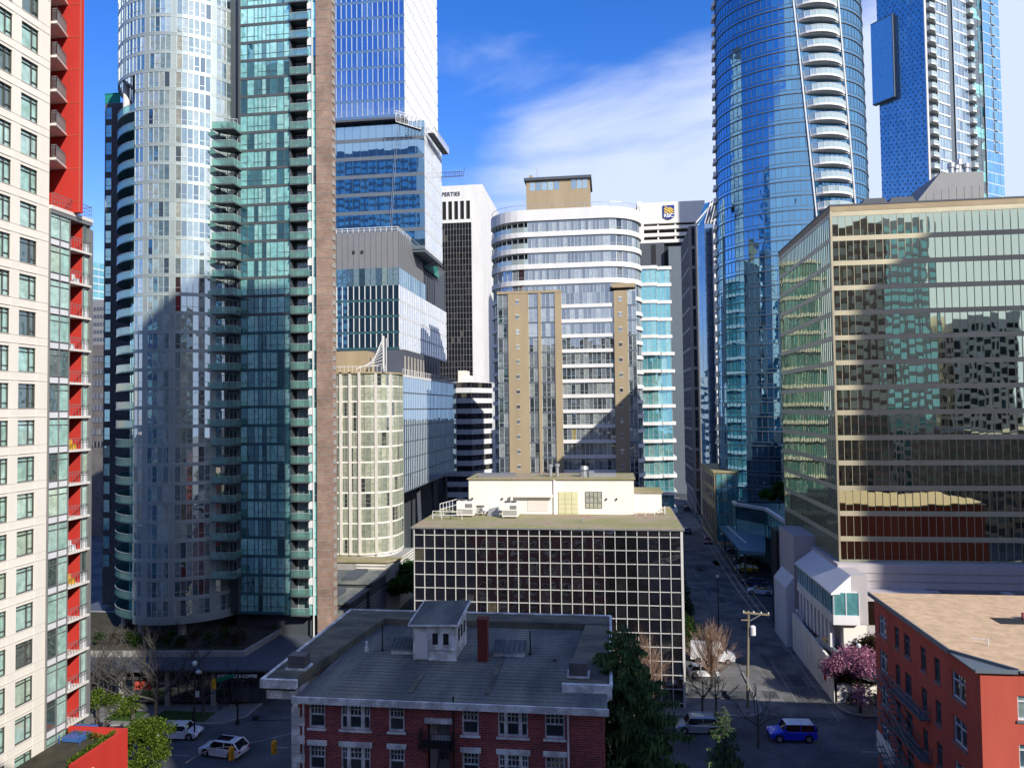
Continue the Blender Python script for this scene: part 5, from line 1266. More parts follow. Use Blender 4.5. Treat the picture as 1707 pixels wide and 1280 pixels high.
# front wall built as piers and spandrels round real openings
op = sorted([(w[0], w[1]) for w in wins]+[door])
x = BXL+.5
for (a, b) in op:
    m.box(x, a, BY0, BY0+.35, 0, RZ-.3); x = b
m.box(x, BXR, BY0, BY0+.35, 0, RZ-.3)
for (a, b) in op:
    if (a, b) == door: m.box(a, b, BY0, BY0+.35, RZ-1.05, RZ-.3); continue
    zc = RZ-.3
    for (z0_, z1_) in zr:
        if z0_ < .5: break
        m.box(a, b, BY0, BY0+.35, z1_, zc); zc = z0_
    m.box(a, b, BY0, BY0+.35, 0, zc)
m.box(BXL+.5, BXL+.85, BY0+.35, BY1, 0, RZ-.3); m.box(BXR-.35, BXR, BY0+.35, BY1, 0, RZ-.3); m.box(BXL+.85, BXR-.35, BY1-.35, BY1, 0, RZ-.3)
m.build('wall', MT['redbrick'], R)
m = M(); m.box(BXL+.9, BXR-.4, BY0+1.6, BY1-.4, 0, RZ-.5); m.build('inner_wall', MT['black'], R)
m = M()
for k in range(26):
    w = .55 if k % 2 else .85; m.box(BXL+.1, BXL+.1+w, BY0-.12, BY0+.3, k*.58, k*.58+.53); m.box(BXL+.08, BXL+.2, BY0+.31, BY0+.31+w, k*.58, k*.58+.53)
m.box(BXL+.12, BXL+.5, BY0-.05, BY0+.36, 0, RZ-.6)
m.build('quoin', MT['whitepaint'], R)
for (a, b, t) in wins:
    for (z0_, z1_) in zr[:4]:
        if z0_ < .5: break
        w = M(); tt = random.uniform(-.01, .01)
        w.quad((a, BY0+.2+tt, z0_), (b, BY0+.2, z0_), (b, BY0+.2-tt, z1_), (a, BY0+.2, z1_)); wo_ = w.build('window', G['house'], R)
        f = M(); yA, yB = BY0+.08, BY0+.19
        f.box(a, a+.09, yA, yB, z0_, z1_); f.box(b-.09, b, yA, yB, z0_, z1_); f.box(a+.09, b-.09, yA, yB, z1_-.09, z1_); f.box(a+.09, b-.09, yA, yB, z0_, z0_+.1)
        zm_ = z0_+(z1_-z0_)*.52
        if t:
            s1 = a+(b-a)*.26; s2 = b-(b-a)*.26
            f.box(s1-.11, s1+.11, yA-.04, yB, z0_, z1_); f.box(s2-.11, s2+.11, yA-.04, yB, z0_, z1_)
            secs = ((a+.09, s1-.11, 1), (s1+.11, s2-.11, 3), (s2+.11, b-.09, 1))
        else: secs = ((a+.09, b-.09, 4),)
        for (p, q, n) in secs:
            f.box(p, q, yA+.02, yB, zm_-.035, zm_+.035)
            for k in range(1, n+0 if n > 1 else 2):
                xx = p+(q-p)*k/(n if n > 1 else 2); f.box(xx-.018, xx+.018, yA+.04, yB, zm_, z1_-.09)
            f.box(p, q, yA+.04, yB, (zm_+z1_)/2-.018, (zm_+z1_)/2+.018)
        f.build('frame', MT['whitepaint'], wo_)
        l = M(); l.box(a-.12, b+.12, BY0-.07, BY0-.003, z1_+.01, z1_+.33); l.build('lintel', MT['whitepaint'], wo_)
        l = M(); l.box(a-.1, b+.1, BY0-.1, BY0+.07, z0_-.13, z0_-.005); l.build('sill', MT['whitepaint'], wo_)
# door bay and fire escape
m = M(); m.box(door[0], door[1], BY0+.7, BY0+.9, 0, RZ-1.0); m.build('recess_wall', MT['whitepaint'], R)
m = M(); m.box(door[0]-.15, door[1]+.15, BY0-.07, BY0-.003, RZ-1.35, RZ-1.02); m.build('lintel', MT['whitepaint'], R)
for k in range(5):
    zf = zr[0][0]-.35-k*dz
    m = M(); m.box(door[0]+.5, door[1]-.15, BY0+.62, BY0+.69, zf+.05, zf+1.95); o = m.build('door', MT['greyclad'], R)
    g = M(); g.box(door[0]+.62, door[1]-.28, BY0+.56, BY0+.615, zf+1.2, zf+1.8); g.build('door_window', G['house'], o)
fe = thing('fire_escape', 'black iron fire escape with a railed landing on the red brick front', 'fire escape', ((door[0]+door[1])/2, BY0-.5, 12))
for k in range(3):
    zf = zr[0][0]-.45-k*dz
    m = M(); 
    for q in range(9): m.box(door[0]-.3, door[1]+.3, BY0-1.1+q*.12, BY0-1.04+q*.12, zf, zf+.05)
    for x in (door[0]-.3, door[1]+.3): m.bar((x, BY0-1.1, zf), (x, BY0-.02, zf), .06)
    for x in (door[0]-.2, door[1]+.2): m.bar((x, BY0-1.0, zf), (x, BY0-.02, zf-.7), .05)
    m.build('landing', MT['black'], fe)
    g = M(); P = [(door[0]-.3, BY0-.05), (door[0]-.3, BY0-1.1), (door[1]+.3, BY0-1.1), (door[1]+.3, BY0-.05)]
    for a, b in zip(P, P[1:]):
        for t in (.9, .5): g.bar((a[0], a[1], zf+t), (b[0], b[1], zf+t), .04)
        n = int(math.dist(a, b)/.2)
        for q in range(n+1): g.bar((a[0]+(b[0]-a[0])*q/n, a[1]+(b[1]-a[1])*q/n, zf), (a[0]+(b[0]-a[0])*q/n, a[1]+(b[1]-a[1])*q/n, zf+.9), .025)
    g.build('railing', MT['black'], fe)
    l = M(); xa3, xb3 = door[0]+.3, door[0]+1.2
    for y in (BY0-.75, BY0-.35): l.bar((xa3, y, zf-dz), (xb3, y, zf), .05)
    for q in range(9): t = (q+.5)/9; l.bar((xa3+(xb3-xa3)*t, BY0-.75, zf-dz+dz*t), (xa3+(xb3-xa3)*t, BY0-.35, zf-dz+dz*t), .04)
    l.build('ladder', MT['black'], fe)
for x, zt_, mm in ((door[1]+.25, RZ+.4, 'black'), (xY(507, BY0, 1200), RZ-.3, 'whitepaint'), (xY(947, BY0, 1200), RZ-.3, 'whitepaint')):
    m = M(); m.tube((x, BY0-.12, 0), (x, BY0-.12, zt_), .06, n=8); m.build('downpipe', MT[mm], R)
for k in range(8):      # rear windows, seen mirrored in the black glass
    x = BXL+1.6+k*2.35
    for q in range(4):
        z = RZ-3.0-q*2.9; w = M(); w.quad((x+1.1, BY1+.02, z), (x, BY1+.02, z), (x, BY1+.02, z+1.7), (x+1.1, BY1+.02, z+1.7)); wo_ = w.build('window', G['house'], R)
        f = M(); f.box(x-.12, x, BY1+.01, BY1+.12, z-.1, z+1.8); f.box(x+1.1, x+1.22, BY1+.01, BY1+.12, z-.1, z+1.8); f.box(x, x+1.1, BY1+.01, BY1+.14, z+1.7, z+1.95); f.box(x, x+1.1, BY1+.01, BY1+.14, z-.2, z); f.box(x, x+1.1, BY1+.025, BY1+.08, z+.8, z+.88); f.build('frame', MT['whitepaint'], wo_)
# roof: deck, raised eaves on three sides, white edge
m = M(); m.box(BXL+.4, BXR+.2, BY0-.25, BY1, RZ-.3, RZ-.02); m.build('roof', MT['roofgrey'], R)
m = M(); random.seed(8)
for k in range(30):     # seams of the felt
    y = BY0+.6*k; m.box(BXL+2.4, BXR-1.6, y, y+.05, RZ-.02, RZ-.005)
m.box(-13.2, -12.9, 47, 50.5, RZ-.004, RZ+.06); m.box(-8.2, -7.9, 47.2, 57, RZ-.004, RZ+.06)
m.build('roof_seam', MT['roofmoss'], R)
m = M()
xo = -23.2; xi = -21.3+.2
ze = RZ+.5
m.prism([(xo+.1, 47.2), (-20.9, 47.2), (-20.9, 48.2), (-19.3, 61.6), (-.2+0, 61.6), (-.2, 63.9), (xo+.1, 63.9)], RZ-.25, ze)
m.prism([(-3.2, 48.4), (-.2, 48.4), (-.2, 61.59), (-2.2, 61.59)], RZ-.25, ze-.05)
m.build('raised_eave', MT['roofmoss'], R)
m = M()
m.box(xo-.02, xo+.2, 46.9, 64.05, ze-.12, ze+.08); m.box(xo+.2, -.1, 63.85, 64.05, ze-.12, ze+.08); m.box(-.25, -.05, 48, 63.85, ze-.12, ze+.08)
m.box(xo-.02, -20.7, 46.85, 47.15, ze-.5, ze+.05); m.box(BXL+.2, BXR+.3, BY0-.35, BY0-.22, RZ-.36, RZ+.06)
m.prism([(xo+.3, 47.2), (-20.9, 47.2), (-20.9, 63), (xo+.3, 63)], RZ-.8, RZ-.26)
m.box(-3.3, -.1, 48.1, 48.38, ze-.9, ze)
m.build('cornice', MT['whitepaint'], R)
# penthouse, chimney, hatches
def boxthing(name, label, cat, parts, loc):
    R = thing(name, label, cat, loc)
    for nm, mm, bxs in parts:
        m = M()
        for b in bxs: m.box(*b)
        m.build(nm, mm, R)
    return R
px0, px1, py0, py1 = -14.5, -11.35, 53.2, 57.4; pz = RZ+2.55
S = thing('stair_house', 'weathered white stair house with a sloping dark roof on the grey flat roof', 'stair house', (px0, py0, RZ))
m = M(); m.hexa([(px0, py0, RZ), (px1, py0, RZ), (px1, py1, RZ), (px0, py1, RZ), (px0, py0, pz-.1), (px1, py0, pz), (px1, py1, pz+.5), (px0, py1, pz+.4)]); m.build('wall', MT['whitepaint'], S)
m = M(); m.hexa([(px0-.25, py0-.3, pz-.1), (px1+.25, py0-.3, pz), (px1+.25, py1+.3, pz+.5), (px0-.25, py1+.3, pz+.4), (px0-.25, py0-.3, pz+.06), (px1+.25, py0-.3, pz+.16), (px1+.25, py1+.3, pz+.66), (px0-.25, py1+.3, pz+.56)]); m.build('roof', MT['roofgrey'], S)
m = M()
m.bar((px0-.27, py0-.3, pz), (px0-.27, py1+.3, pz+.5), .08, .2); m.bar((px1+.27, py0-.3, pz+.1), (px1+.27, py1+.3, pz+.6), .08, .2); m.bar((px0-.27, py0-.33, pz), (px1+.27, py0-.33, pz+.08), .08, .12); m.build('roof_trim', MT['whitepaint'], S)
for x in (-13.05, -12.25):
    m = M(); m.box(x, x+.42, py0-.04, py0-.005, RZ+1.15, RZ+1.95); w = m.build('window', MT['black'], S); f = M(); f.box(x-.05, x, py0-.06, py0-.005, RZ+1.1, RZ+2.0); f.box(x+.42, x+.47, py0-.06, py0-.005, RZ+1.1, RZ+2.0); f.box(x-.05, x+.47, py0-.09, py0-.005, RZ+1.02, RZ+1.1); f.build('frame', MT['whitepaint'], w)
for y in (54.2, 55.2, 56.2):
    m = M(); m.box(px1+.005, px1+.04, y, y+.5, RZ+1.15, RZ+2.0); m.build('window', MT['black'], S)
m = M(); m.box(px0+.15, px0+1.1, py0-.06, py0-.005, RZ+.1, RZ+2.0); m.build('door', MT['white'], S)
m = M(); m.box(px0+1.2, px1+.1, py0-.12, py0-.005, RZ, RZ+.12); m.box(px0+1.2, px1+.05, py0-.10, py0-.005, RZ+.78, RZ+.86); m.build('ledge', MT['whitepaint'], S)
m = M(); cxm = (-9.72, -9.02); m.box(cxm[0], cxm[1], 53.2, 53.95, RZ, RZ+3.0); c = tag(m.build('chimney', MT['chimbrick']), 'tall square red brick chimney standing on the grey flat roof', 'chimney')
m = M(); m.box(cxm[0]-.06, cxm[1]+.06, 53.14, 54.01, RZ+2.9, RZ+3.05); q = m.build('chimney_cap', MT['chimbrick'], None); q.parent = c
def skylight(x0, x1, y0, y1, label):
    S = thing('skylight', label, 'skylight', (x0, y0, RZ))
    m = M(); m.box(x0, x1, y0, y1, RZ-.02, RZ+.3); m.build('upstand', MT['whitepaint'], S)
    m = M(); m.hexa([(x0-.1, y0-.1, RZ+.3), (x1+.1, y0-.1, RZ+.3), (x1+.1, y1+.1, RZ+.3), (x0-.1, y1+.1, RZ+.3), (x0-.1, y0+.1, RZ+.42), (x1+.1, y0+.1, RZ+.42), (x1+.1, y1, RZ+.85), (x0-.1, y1, RZ+.85)]); m.build('lid', MT['roofgrey'], S)
    m = M()
    for k in range(7): x = x0+(x1-x0)*k/6; m.bar((x, y0, RZ+.45), (x, y1-.1, RZ+.86), .05, .05)
    m.build('glazing_bar', MT['dkpanel'], S)
skylight(-16.5, -14.75, 54.3, 55.7, 'long skylight hatch left of the white stair house'); skylight(-8.75, -6.5, 54.5, 55.8, 'dark skylight hatch right of the brick chimney')
for (x, y, h, lab) in ((-17.4, 55.0, 2.0, 'thin rusty vent pole left of the stair house'), (-6.1, 55.2, 1.7, 'thin rusty vent pole right of the dark skylight')):
    m = M(); m.tube((x, y, RZ), (x, y, RZ+h), .05, n=6); m.lathe((x, y, RZ), [(.15, 0), (.06, .15)], 8); tag(m.build('vent_pole', MT['black']), lab, 'pole')
m = M(); m.lathe((-18.5, 54.6, RZ), [(.16, 0), (.14, .3), (.06, .5), (.1, .6), (.1, .75), (.02, .8)], 8); tag(m.build('roof_vent', MT['white']), 'small white cowl vent on the left of the grey flat roof', 'vent')
m = M(); m.lathe((-4.2, 54.0, RZ-.02), [(.18, 0), (.12, .12), (.02, .14)], 8); tag(m.build('roof_drain', MT['black']), 'small dark drain cap on the right of the grey flat roof', 'drain')
for (x0, y0, lab) in ((-22.2, 48.9, 'square dark felted chimney stack on the left eave'), (-2.9, 49.3, 'square dark felted chimney stack on the right eave behind the conifer')):
    S = thing('chimney_stack', lab, 'chimney', (x0, y0, ze))
    m = M(); m.box(x0-.15, x0+1.35, y0-.15, y0+1.15, ze, ze+.12); m.build('base', MT['whitepaint'], S)
    m = M(); m.box(x0, x0+1.2, y0, y0+1.0, ze+.12, ze+.95); m.build('stack', MT['darkbrick'], S)
# ================================================================ orange building, right foreground
random.seed(111)
R = thing('orange_building', 'orange rendered apartment block with a tan roof at the bottom right', 'building', (30, 58, 0))
OX, OY0, OY1, OZ = 22.5, 49.6, 68.0, 17.5
m = M(); lw = [(57.2+8.6, 59+8.3), (62.4, 63.5), (60.2, 61.6), (57.0, 58.1), (54.2, 55.1), (51.3, 53.0)]
lw = [(65.3, 67.0), (62.6, 63.5), (60.4, 61.6), (57.6, 58.5), (55.3, 56.2), (51.6, 53.5)]
zrow = [OZ-3.0-2.95*k for k in range(6)]
y = OY0
for (a, b) in sorted(lw): m.box(OX, OX+.35, y, a, 0, OZ-.1); y = b
m.box(OX, OX+.35, y, OY1, 0, OZ-.1)
for (a, b) in lw:
    zc = OZ-.1
    for z in zrow:
        if z < .5: break
        m.box(OX, OX+.35, a, b, z+1.7, zc); zc = z
    m.box(OX, OX+.35, a, b, 0, zc)
fw = [(24.6, 26.2), (29.0, 30.8), (33.5, 35.5)]
x = OX+.35
for (a, b) in fw: m.box(x, a, OY0, OY0+.35, 0, OZ-.1); x = b
m.box(x, 60, OY0, OY0+.35, 0, OZ-.1)
for (a, b) in fw:
    zc = OZ-.1
    for z in zrow:
        if z < .5: break
        m.box(a, b, OY0, OY0+.35, z+1.5, zc); zc = z
    m.box(a, b, OY0, OY0+.35, 0, zc)
m.box(OX+.35, 60, OY1-.35, OY1, 0, OZ-.1); m.build('wall', MT['orange'], R)
m = M(); m.box(OX+.6, 60, OY0+.6, OY1-.4, 0, OZ-.1); m.build('inner_wall', MT['black'], R)
for n_, (a, b) in enumerate(lw):
    for z in zrow:
        if z < .5: break
        w = M(); t = random.uniform(-.015, .015); w.quad((OX+.2, b, z), (OX+.2+t, a, z), (OX+.2, a, z+1.7), (OX+.2-t, b, z+1.7)); o = w.build('window', G['house'], R)
        f = M(); xA, xB = OX+.08, OX+.19
        f.box(xA, xB, a, a+.07, z, z+1.7); f.box(xA, xB, b-.07, b, z, z+1.7); f.box(xA, xB, a+.07, b-.07, z+1.63, z+1.7); f.box(xA, xB, a+.07, b-.07, z, z+.07); f.box(xA, xB-.02, (a+b)/2-.03, (a+b)/2+.03, z+.07, z+1.63); f.box(xA, xB-.02, a+.07, b-.07, z+1.15, z+1.2)
        f.build('frame', MT['slab'] if n_ in (0, 5) else MT['slate'], o)
        l = M(); l.box(OX-.08, OX+.07, a-.08, b+.08, z-.12, z-.004); l.build('sill', MT['slate'], o)
for (a, b) in fw:
    for z in zrow:
        if z < .5: break
        w = M(); w.quad((a, OY0+.2, z), (b, OY0+.2, z), (b, OY0+.2, z+1.5), (a, OY0+.2, z+1.5)); o = w.build('window', G['silver'], R)
        f = M(); yA, yB = OY0+.08, OY0+.19
        f.box(a, a+.07, yA, yB, z, z+1.5); f.box(b-.07, b, yA, yB, z, z+1.5); f.box(a+.07, b-.07, yA, yB, z+1.43, z+1.5); f.box(a+.07, b-.07, yA, yB, z, z+.07); f.box(a+.07, b-.07, yA, yB-.02, z+1.1, z+1.15)
        f.box((a+b)/2-.03, (a+b)/2+.03, yA, yB-.02, z+.07, z+1.43); f.build('frame', MT['slab'], o)
        l = M(); l.box(a-.1, b+.1, OY0-.09, OY0+.07, z-.14, z-.004); l.build('sill', MT['slate'], o)
m = M(); m.prism([(OX-.35, OY0+3.5), (OX-.35, OY1+.3), (60.3, OY1+.3), (60.3, OY0-.1), (OX+2.2, OY0-.1)][::-1], OZ-.1, OZ+.12); m.build('roof', MT['rooftan'], R)
m = M(); m.prism([(OX-.35, OY0+3.4), (OX+2.1, OY0-.1), (OX-.1, OY0-.1), (OX-.35, OY0-.1)][::-1], OZ-.1, OZ-.02); m.build('corner_roof', MT['slate'], R)
m = M()
m.bar((OX-.37, OY0+3.4, OZ+.03), (OX-.37, OY1+.35, OZ+.03), .1, .34); m.bar((OX+2.15, OY0-.2, OZ+.03), (60.3, OY0-.2, OZ+.03), .3, .1); m.bar((OX-.35, OY0+3.4, OZ+.05), (OX+2.15, OY0-.15, OZ+.05), .12, .25); m.bar((OX-.37, OY0-.2, OZ+.0), (OX+2.1, OY0-.2, OZ), .1, .25)
m.build('roof_edge', MT['slate'], R)
q = AZ(1650, 1030, OZ+.1); 
m = M(); m.box(q[0], q[0]+6, q[1]-1.6, q[1], OZ+.121, OZ+.15); m.build('roof_well', MT['black'], R)
m = M(); m.box(q[0]+2.2, q[0]+6, q[1]-.25, q[1]-.05, OZ+.152, OZ+.6); m.build('well_upstand', MT['redbrick'], R)
m = M(); m.tube((OX+2.6, 54.1, OZ+.1), (OX+2.6, 54.1, OZ+.6), .05, n=6); m.tube((OX+2.6, 54.1, OZ+.5), (OX+1.7, 54.5, OZ+.5), .03, n=6); m.build('vent', MT['slab'], R)
m = M(); m.box(OX-.12, OX-.005, 64, 68, 4.4, 6.0); m.build('pale_band', MT['offwhite'], R)
FE = thing('fire_escape', 'slate blue steel fire escape zigzagging down the orange side wall', 'fire escape', (OX-1, 62, 8))
for k, z in enumerate(zrow[1:5]):
    zf = z-.25
    m = M(); m.box(OX-.75, OX-.01, 57.0, 63.0, zf, zf+.07); m.build('landing', MT['slate'], FE)
    g = M(); P = [(OX-.05, 63.0), (OX-.75, 63.0), (OX-.75, 57.0), (OX-.05, 57.0)]
    for a, b in zip(P, P[1:]):
        for t in (1.0, .55): g.bar((a[0], a[1], zf+t), (b[0], b[1], zf+t), .05)
        n = int(math.dist(a, b)/.3)
        for q_ in range(n+1): g.bar((a[0]+(b[0]-a[0])*q_/n, a[1]+(b[1]-a[1])*q_/n, zf), (a[0]+(b[0]-a[0])*q_/n, a[1]+(b[1]-a[1])*q_/n, zf+1.0), .025)
    g.build('railing', MT['slate'], FE)
    s = M(); ya, yb = (66.6, 58.8)
    for xx in (OX-.75, OX-.12):
        s.bar((xx, ya, zf), (xx, yb, zf-2.95), .06, .16); s.bar((xx, ya, zf+.9), (xx, yb, zf-2.05), .05); 
        for t in (.2, .5, .8): s.bar((xx, ya+(yb-ya)*t, zf-2.95*t), (xx, ya+(yb-ya)*t, zf-2.95*t+.9), .03)
    for q_ in range(13): t = (q_+.5)/13; s.box(OX-.75, OX-.12, ya+(yb-ya)*t-.12, ya+(yb-ya)*t+.12, zf-2.95*t, zf-2.95*t+.03)
    s.build('stair_flight', MT['slate'], FE)
# ================================================================ distant blocks between the two left towers
random.seed(121)
R = thing('distant_tower', 'slim aqua tower glimpsed between the white tower and the curved tower', 'building', (xY(140, 330, 500), 330, 0))
Y = 330; a, b, c = xY(134, Y, 500), xY(152, Y, 500), xY(158, Y, 500); zt = zY(436, Y, 150)
m = M(); m.box(a, b, Y+.3, Y+15, 0, zt-.1); m.build('core_wall', MT['slate'], R)
for i in range(28):
    z = zt-(i+1)*3.6
    if z < 0: break
    window_row(R, join(line((a, Y), (b, Y), 4), line((b, Y), (c, Y+8), 2)), z+.5, z+3.6, G['aqua'], MT['slab'], mw=.15); band_row(R, join(line((a, Y), (b, Y), 4), line((b, Y), (c, Y+8), 2)), z, z+.5, MT['slab'])
for (u0, u1, v, Y, mat, lab) in ((140, 180, 575, 190, 'darkbrick', 'dark low block in the gap beside the curved tower'), (140, 176, 500, 300, 'greyclad', 'grey distant block above the dark low block in the gap')):
    a, b = xY(u0, Y, 600), xY(u1, Y, 600); zt = zY(v, Y, 160)
    R = thing('distant_block', lab, 'building', (a, Y, 0))
    m = M(); m.box(a, b, Y+.1, Y+20, 0, zt); m.box(a, b, Y-.3, Y+20.3, zt-3.2, zt-2.2) if v > 550 else None; m.build('wall', MT[mat], R)
    for i in range(8): window_row(R, line((a, Y), (b, Y), 7), zt-4.8-i*3.4, zt-3.3-i*3.4, G['dark'], MT['greyframe'], mw=.3)
# ================================================================ unseen stand-in buildings, added to cast shade and fill reflections
random.seed(131)
def stand_in_tower(label, x0, x1, y0, y1, h, wall, gl, fh=3.2, bay=3.0):
    R = thing('stand_in_building', label, 'building', (x0, y0, 0))
    m = M(); m.box(x0, x1, y0, y1, 0, h); m.build('wall', wall, R)
    n = int(h/fh)
    m = M(); q = M()
    for i in range(n):
        z = i*fh+.9
        for (a, b, ax) in ((x0, x1, 'y'), (y0, y1, 'x')):
            k = int((b-a)/bay); s = (b-a)/max(1, k)
            for j in range(k):
                p0 = a+s*j+s*.12; p1 = a+s*j+s*.88
                if ax == 'y': m.quad((p1, y1+.03, z), (p0, y1+.03, z), (p0, y1+.03, z+fh*.6), (p1, y1+.03, z+fh*.6))
                else: m.quad((x0-.03, p1, z), (x0-.03, p0, z), (x0-.03, p0, z+fh*.6), (x0-.03, p1, z+fh*.6))
        for (a, b) in (((x0, y1+.02), (x1, y1+.02)),): q.box(x0-.15, x1+.15, y1, y1+.25, i*fh-.2, i*fh+.15)
    w = m.build('window_field', gl, R); tag(w, kind='stuff'); q.build('floor_band', wall, R)
BT = [
 ('unseen tall grey tower added behind the viewpoint to shade the curved tower', 38, 50.5, -22, -10, 137, 'concrete', 'silver'),
 ('unseen brown brick block added behind the viewpoint to shade the brick building', 51, 73, -24, -10, 82, 'brownbrick', 'house'),
 ('unseen tall banded tower added far right to shade the bronze building', 141, 185, -24, -12, 150, 'greyclad', 'teal'),
 ('unseen pale slab added right of the viewpoint for reflections', 84, 101, -75, -48, 92, 'offwhite', 'aqua'),
 ('unseen pale tower added right of the viewpoint for reflections', 104, 122, -60, -42, 60, 'white', 'dark'),
 ('unseen wide tan block added behind the viewpoint for reflections', -40, 24, -42, -14, 62, 'tanstone', 'silver'),
 ('unseen dark glass tower added at the left behind the viewpoint for reflections', -90, -48, -80, -40, 95, 'dkpanel', 'teal'),
 ('unseen low brick block added at the right for reflections', 86, 128, -30, -6, 26, 'brownbrick', 'house'),
 ('unseen far left slab added for reflections in the stacked glass tower', -126, -82, 0, 28, 150, 'blueband', 'aqua'),
 ('unseen green glass tower added at the far right for reflections', 150, 190, 20, 60, 130, 'slate', 'aqua'),
]
for (lab, x0, x1, y0, y1, h, w, g) in BT: stand_in_tower(lab, x0, x1, y0, y1, h, MT[w], G[g])
# ================================================================ vegetation
def leaf_quads(m, c, r, n, size, mi=0, flat=1.0, shell=.35):
    for _ in range(n):
        while True:
            d = Vector((random.uniform(-1, 1), random.uniform(-1, 1), random.uniform(-1, 1)))
            if shell*shell < d.length_squared < 1: break
        p = Vector(c)+Vector((d.x*r[0], d.y*r[1], d.z*r[2]))
        a = Vector((random.gauss(0, 1), random.gauss(0, 1), random.gauss(0, 1)*flat)).normalized()
        b = a.cross(Vector((random.gauss(0, 1), random.gauss(0, 1), random.gauss(0, 1)))).normalized()
        s = size*random.uniform(.6, 1.3)
        m.add([p-a*s-b*s*.6, p+a*s-b*s*.6, p+a*s+b*s*.6, p-a*s+b*s*.6], [(0, 1, 2, 3)], mi, random.random())
def branch(m, p, d, L, r, depth, spread=.5, up=.1, tips=None, n=(2, 3), sides=4, shrink=.74):
    q = p+d*L; m.tube(p, q, r, r*.68, n=max(3, sides), cap=False)
    if depth == 0:
        if tips is not None: tips.append(q)
        return
    if tips is not None and depth < 2: tips.append(q)
    for k in range(random.randint(*n)):
        v = (d+Vector((random.gauss(0, spread), random.gauss(0, spread), random.gauss(0, spread*.6)+up))).normalized()
        branch(m, q-d*L*random.uniform(0, .25), v, L*shrink*random.uniform(.8, 1.15), r*.62, depth-1, spread, up, tips, n, 3, shrink)
def tree(name, label, loc, h, cr, leaf, kind='leafy', group=None, lsize=.13, nleaf=60, trunk='bark', depth=4, cat='tree', th=.35, seed=None, spread=.5):
    if seed is not None: random.seed(seed)
    R = thing(name, label, cat, loc, group)
    m = M(); tips = []
    base = Vector(loc); L0 = h*th
    m.tube(base, base+Vector((0, 0, L0)), h*.022, h*.016, n=7, cap=False)
    top = base+Vector((random.uniform(-.1, .1), random.uniform(-.1, .1), L0))
    tl = []
    for k in range(5 if kind != 'bare' else 5):
        a = 2*math.pi*k/5+random.uniform(-.4, .4); e = random.uniform(.35, 1.1)
        d = Vector((math.cos(a)*math.cos(e), math.sin(a)*math.cos(e), math.sin(e)))
        branch(m, top-Vector((0, 0, L0*.15*random.random())), d, (h-L0)*.34, h*.010, depth-1, spread, .12, tips, (2, 3), 4)
    branch(m, top, Vector((0, 0, 1)), (h-L0)*.36, h*.012, depth-1, spread, .15, tips, (2, 3), 4)
    t = m.build('trunk', MT[trunk], R)
    if leaf:
        c = M()
        for p in tips:
            q = p
            leaf_quads(c, q, (cr*.24, cr*.24, cr*.18), nleaf, lsize)
        c.build('crown', MT[leaf], R)
    return R
# bare street trees in front of the shop podium
bare = tree('bare_tree', 'wide leafless street tree in front of the orange red shop sign', (-49.5, 75.8, .1), 10.5, 3, None, 'bare', 'bare street trees along the shop pavement', trunk='barkdark', depth=6, th=.25, seed=1, spread=.42)
for (x, y, rz, s, lab) in ((-56.0, 75.2, 1.3, .95, 'leafless street tree left of the parked white car'), (-61.5, 74.6, 2.9, 1.0, 'leftmost leafless street tree beside the white tower'), (-45.2, 77.8, 4.4, .8, 'smaller leafless street tree behind the traffic signals'), (-52.8, 76.6, 5.2, .9, 'leafless street tree between the two verges of grass'), (-58.8, 76.2, .6, .85, 'leafless street tree nearest the green awning')):
    place(copy_tree(bare), (x, y, .1), rz, lab, sc=s)
# planters
def shrub(name, label, loc, r, h, leaf, n=900, ls=.1, group=None, cat='shrub'):
    R = thing(name, label, cat, loc, group)
    m = M()
    for k in range(4): m.tube(loc, (loc[0]+random.uniform(-r*.5, r*.5), loc[1]+random.uniform(-r*.5, r*.5), loc[2]+h*.7), .04, .015, n=4, cap=False)
    m.build('stem', MT['barkdark'], R)
    c = M(); 
    for k in range(9): 
        q = (loc[0]+random.uniform(-r*.55, r*.55), loc[1]+random.uniform(-r*.55, r*.55), loc[2]+h*random.uniform(.3, .75))
        leaf_quads(c, q, (r*.5, r*.5, h*.28), n//9, ls)
    c.build('foliage', MT[leaf], R); return R
random.seed(17)
def podpt(t, o): p = A-dv*t+nv*o; return p.x, p.y
for k in range(11):
    x, y = podpt(5.5+k*1.75, -4.4-random.random()*1.2)
    shrub('planter_shrub', ['dark shrub in the podium planter under the curved tower'][0], (x, y, ZP+.4), .95, 1.3+random.random(), 'leaf_hedge' if k % 3 else 'leaf_bronze', 420, .09, 'shrubs in the podium planter')
x, y = AZ(470, 1030, ZP+1); shrub('flowering_tree', 'small pale blossoming tree at the right end of the podium planter', (x, y+1, ZP), 1.5, 2.6, 'leaf_white', 900, .09, cat='tree')
x, y = AZ(440, 1035, ZP+1); shrub('purple_shrub', 'dark purple leaved shrub beside the pale blossoming tree', (x, y+1, ZP), 1.4, 2.2, 'leaf_bronze', 700, .09)
x, y = AZ(457, 1042, ZP+.6); shrub('green_shrub', 'low bright green shrub at the corner of the podium planter', (x, y, ZP), .8, .9, 'leaf_deep', 400, .08)
g_ = 'bare shrubs in the podium planter'
sb = None
for k in range(16):
    x, y = podpt(4.2+k*1.35, -4.2-random.random()*2.6)
    if sb is None: sb = tree('bare_shrub', 'leafless shrub growing in the podium planter', (x, y, ZP+.4), 3.0, 1, None, 'bare', g_, trunk='barkdark', depth=4, th=.12, seed=6, cat='shrub')
    else: place(copy_tree(sb), (x, y, ZP+.4), random.random()*6, sc=random.uniform(.8, 1.2))
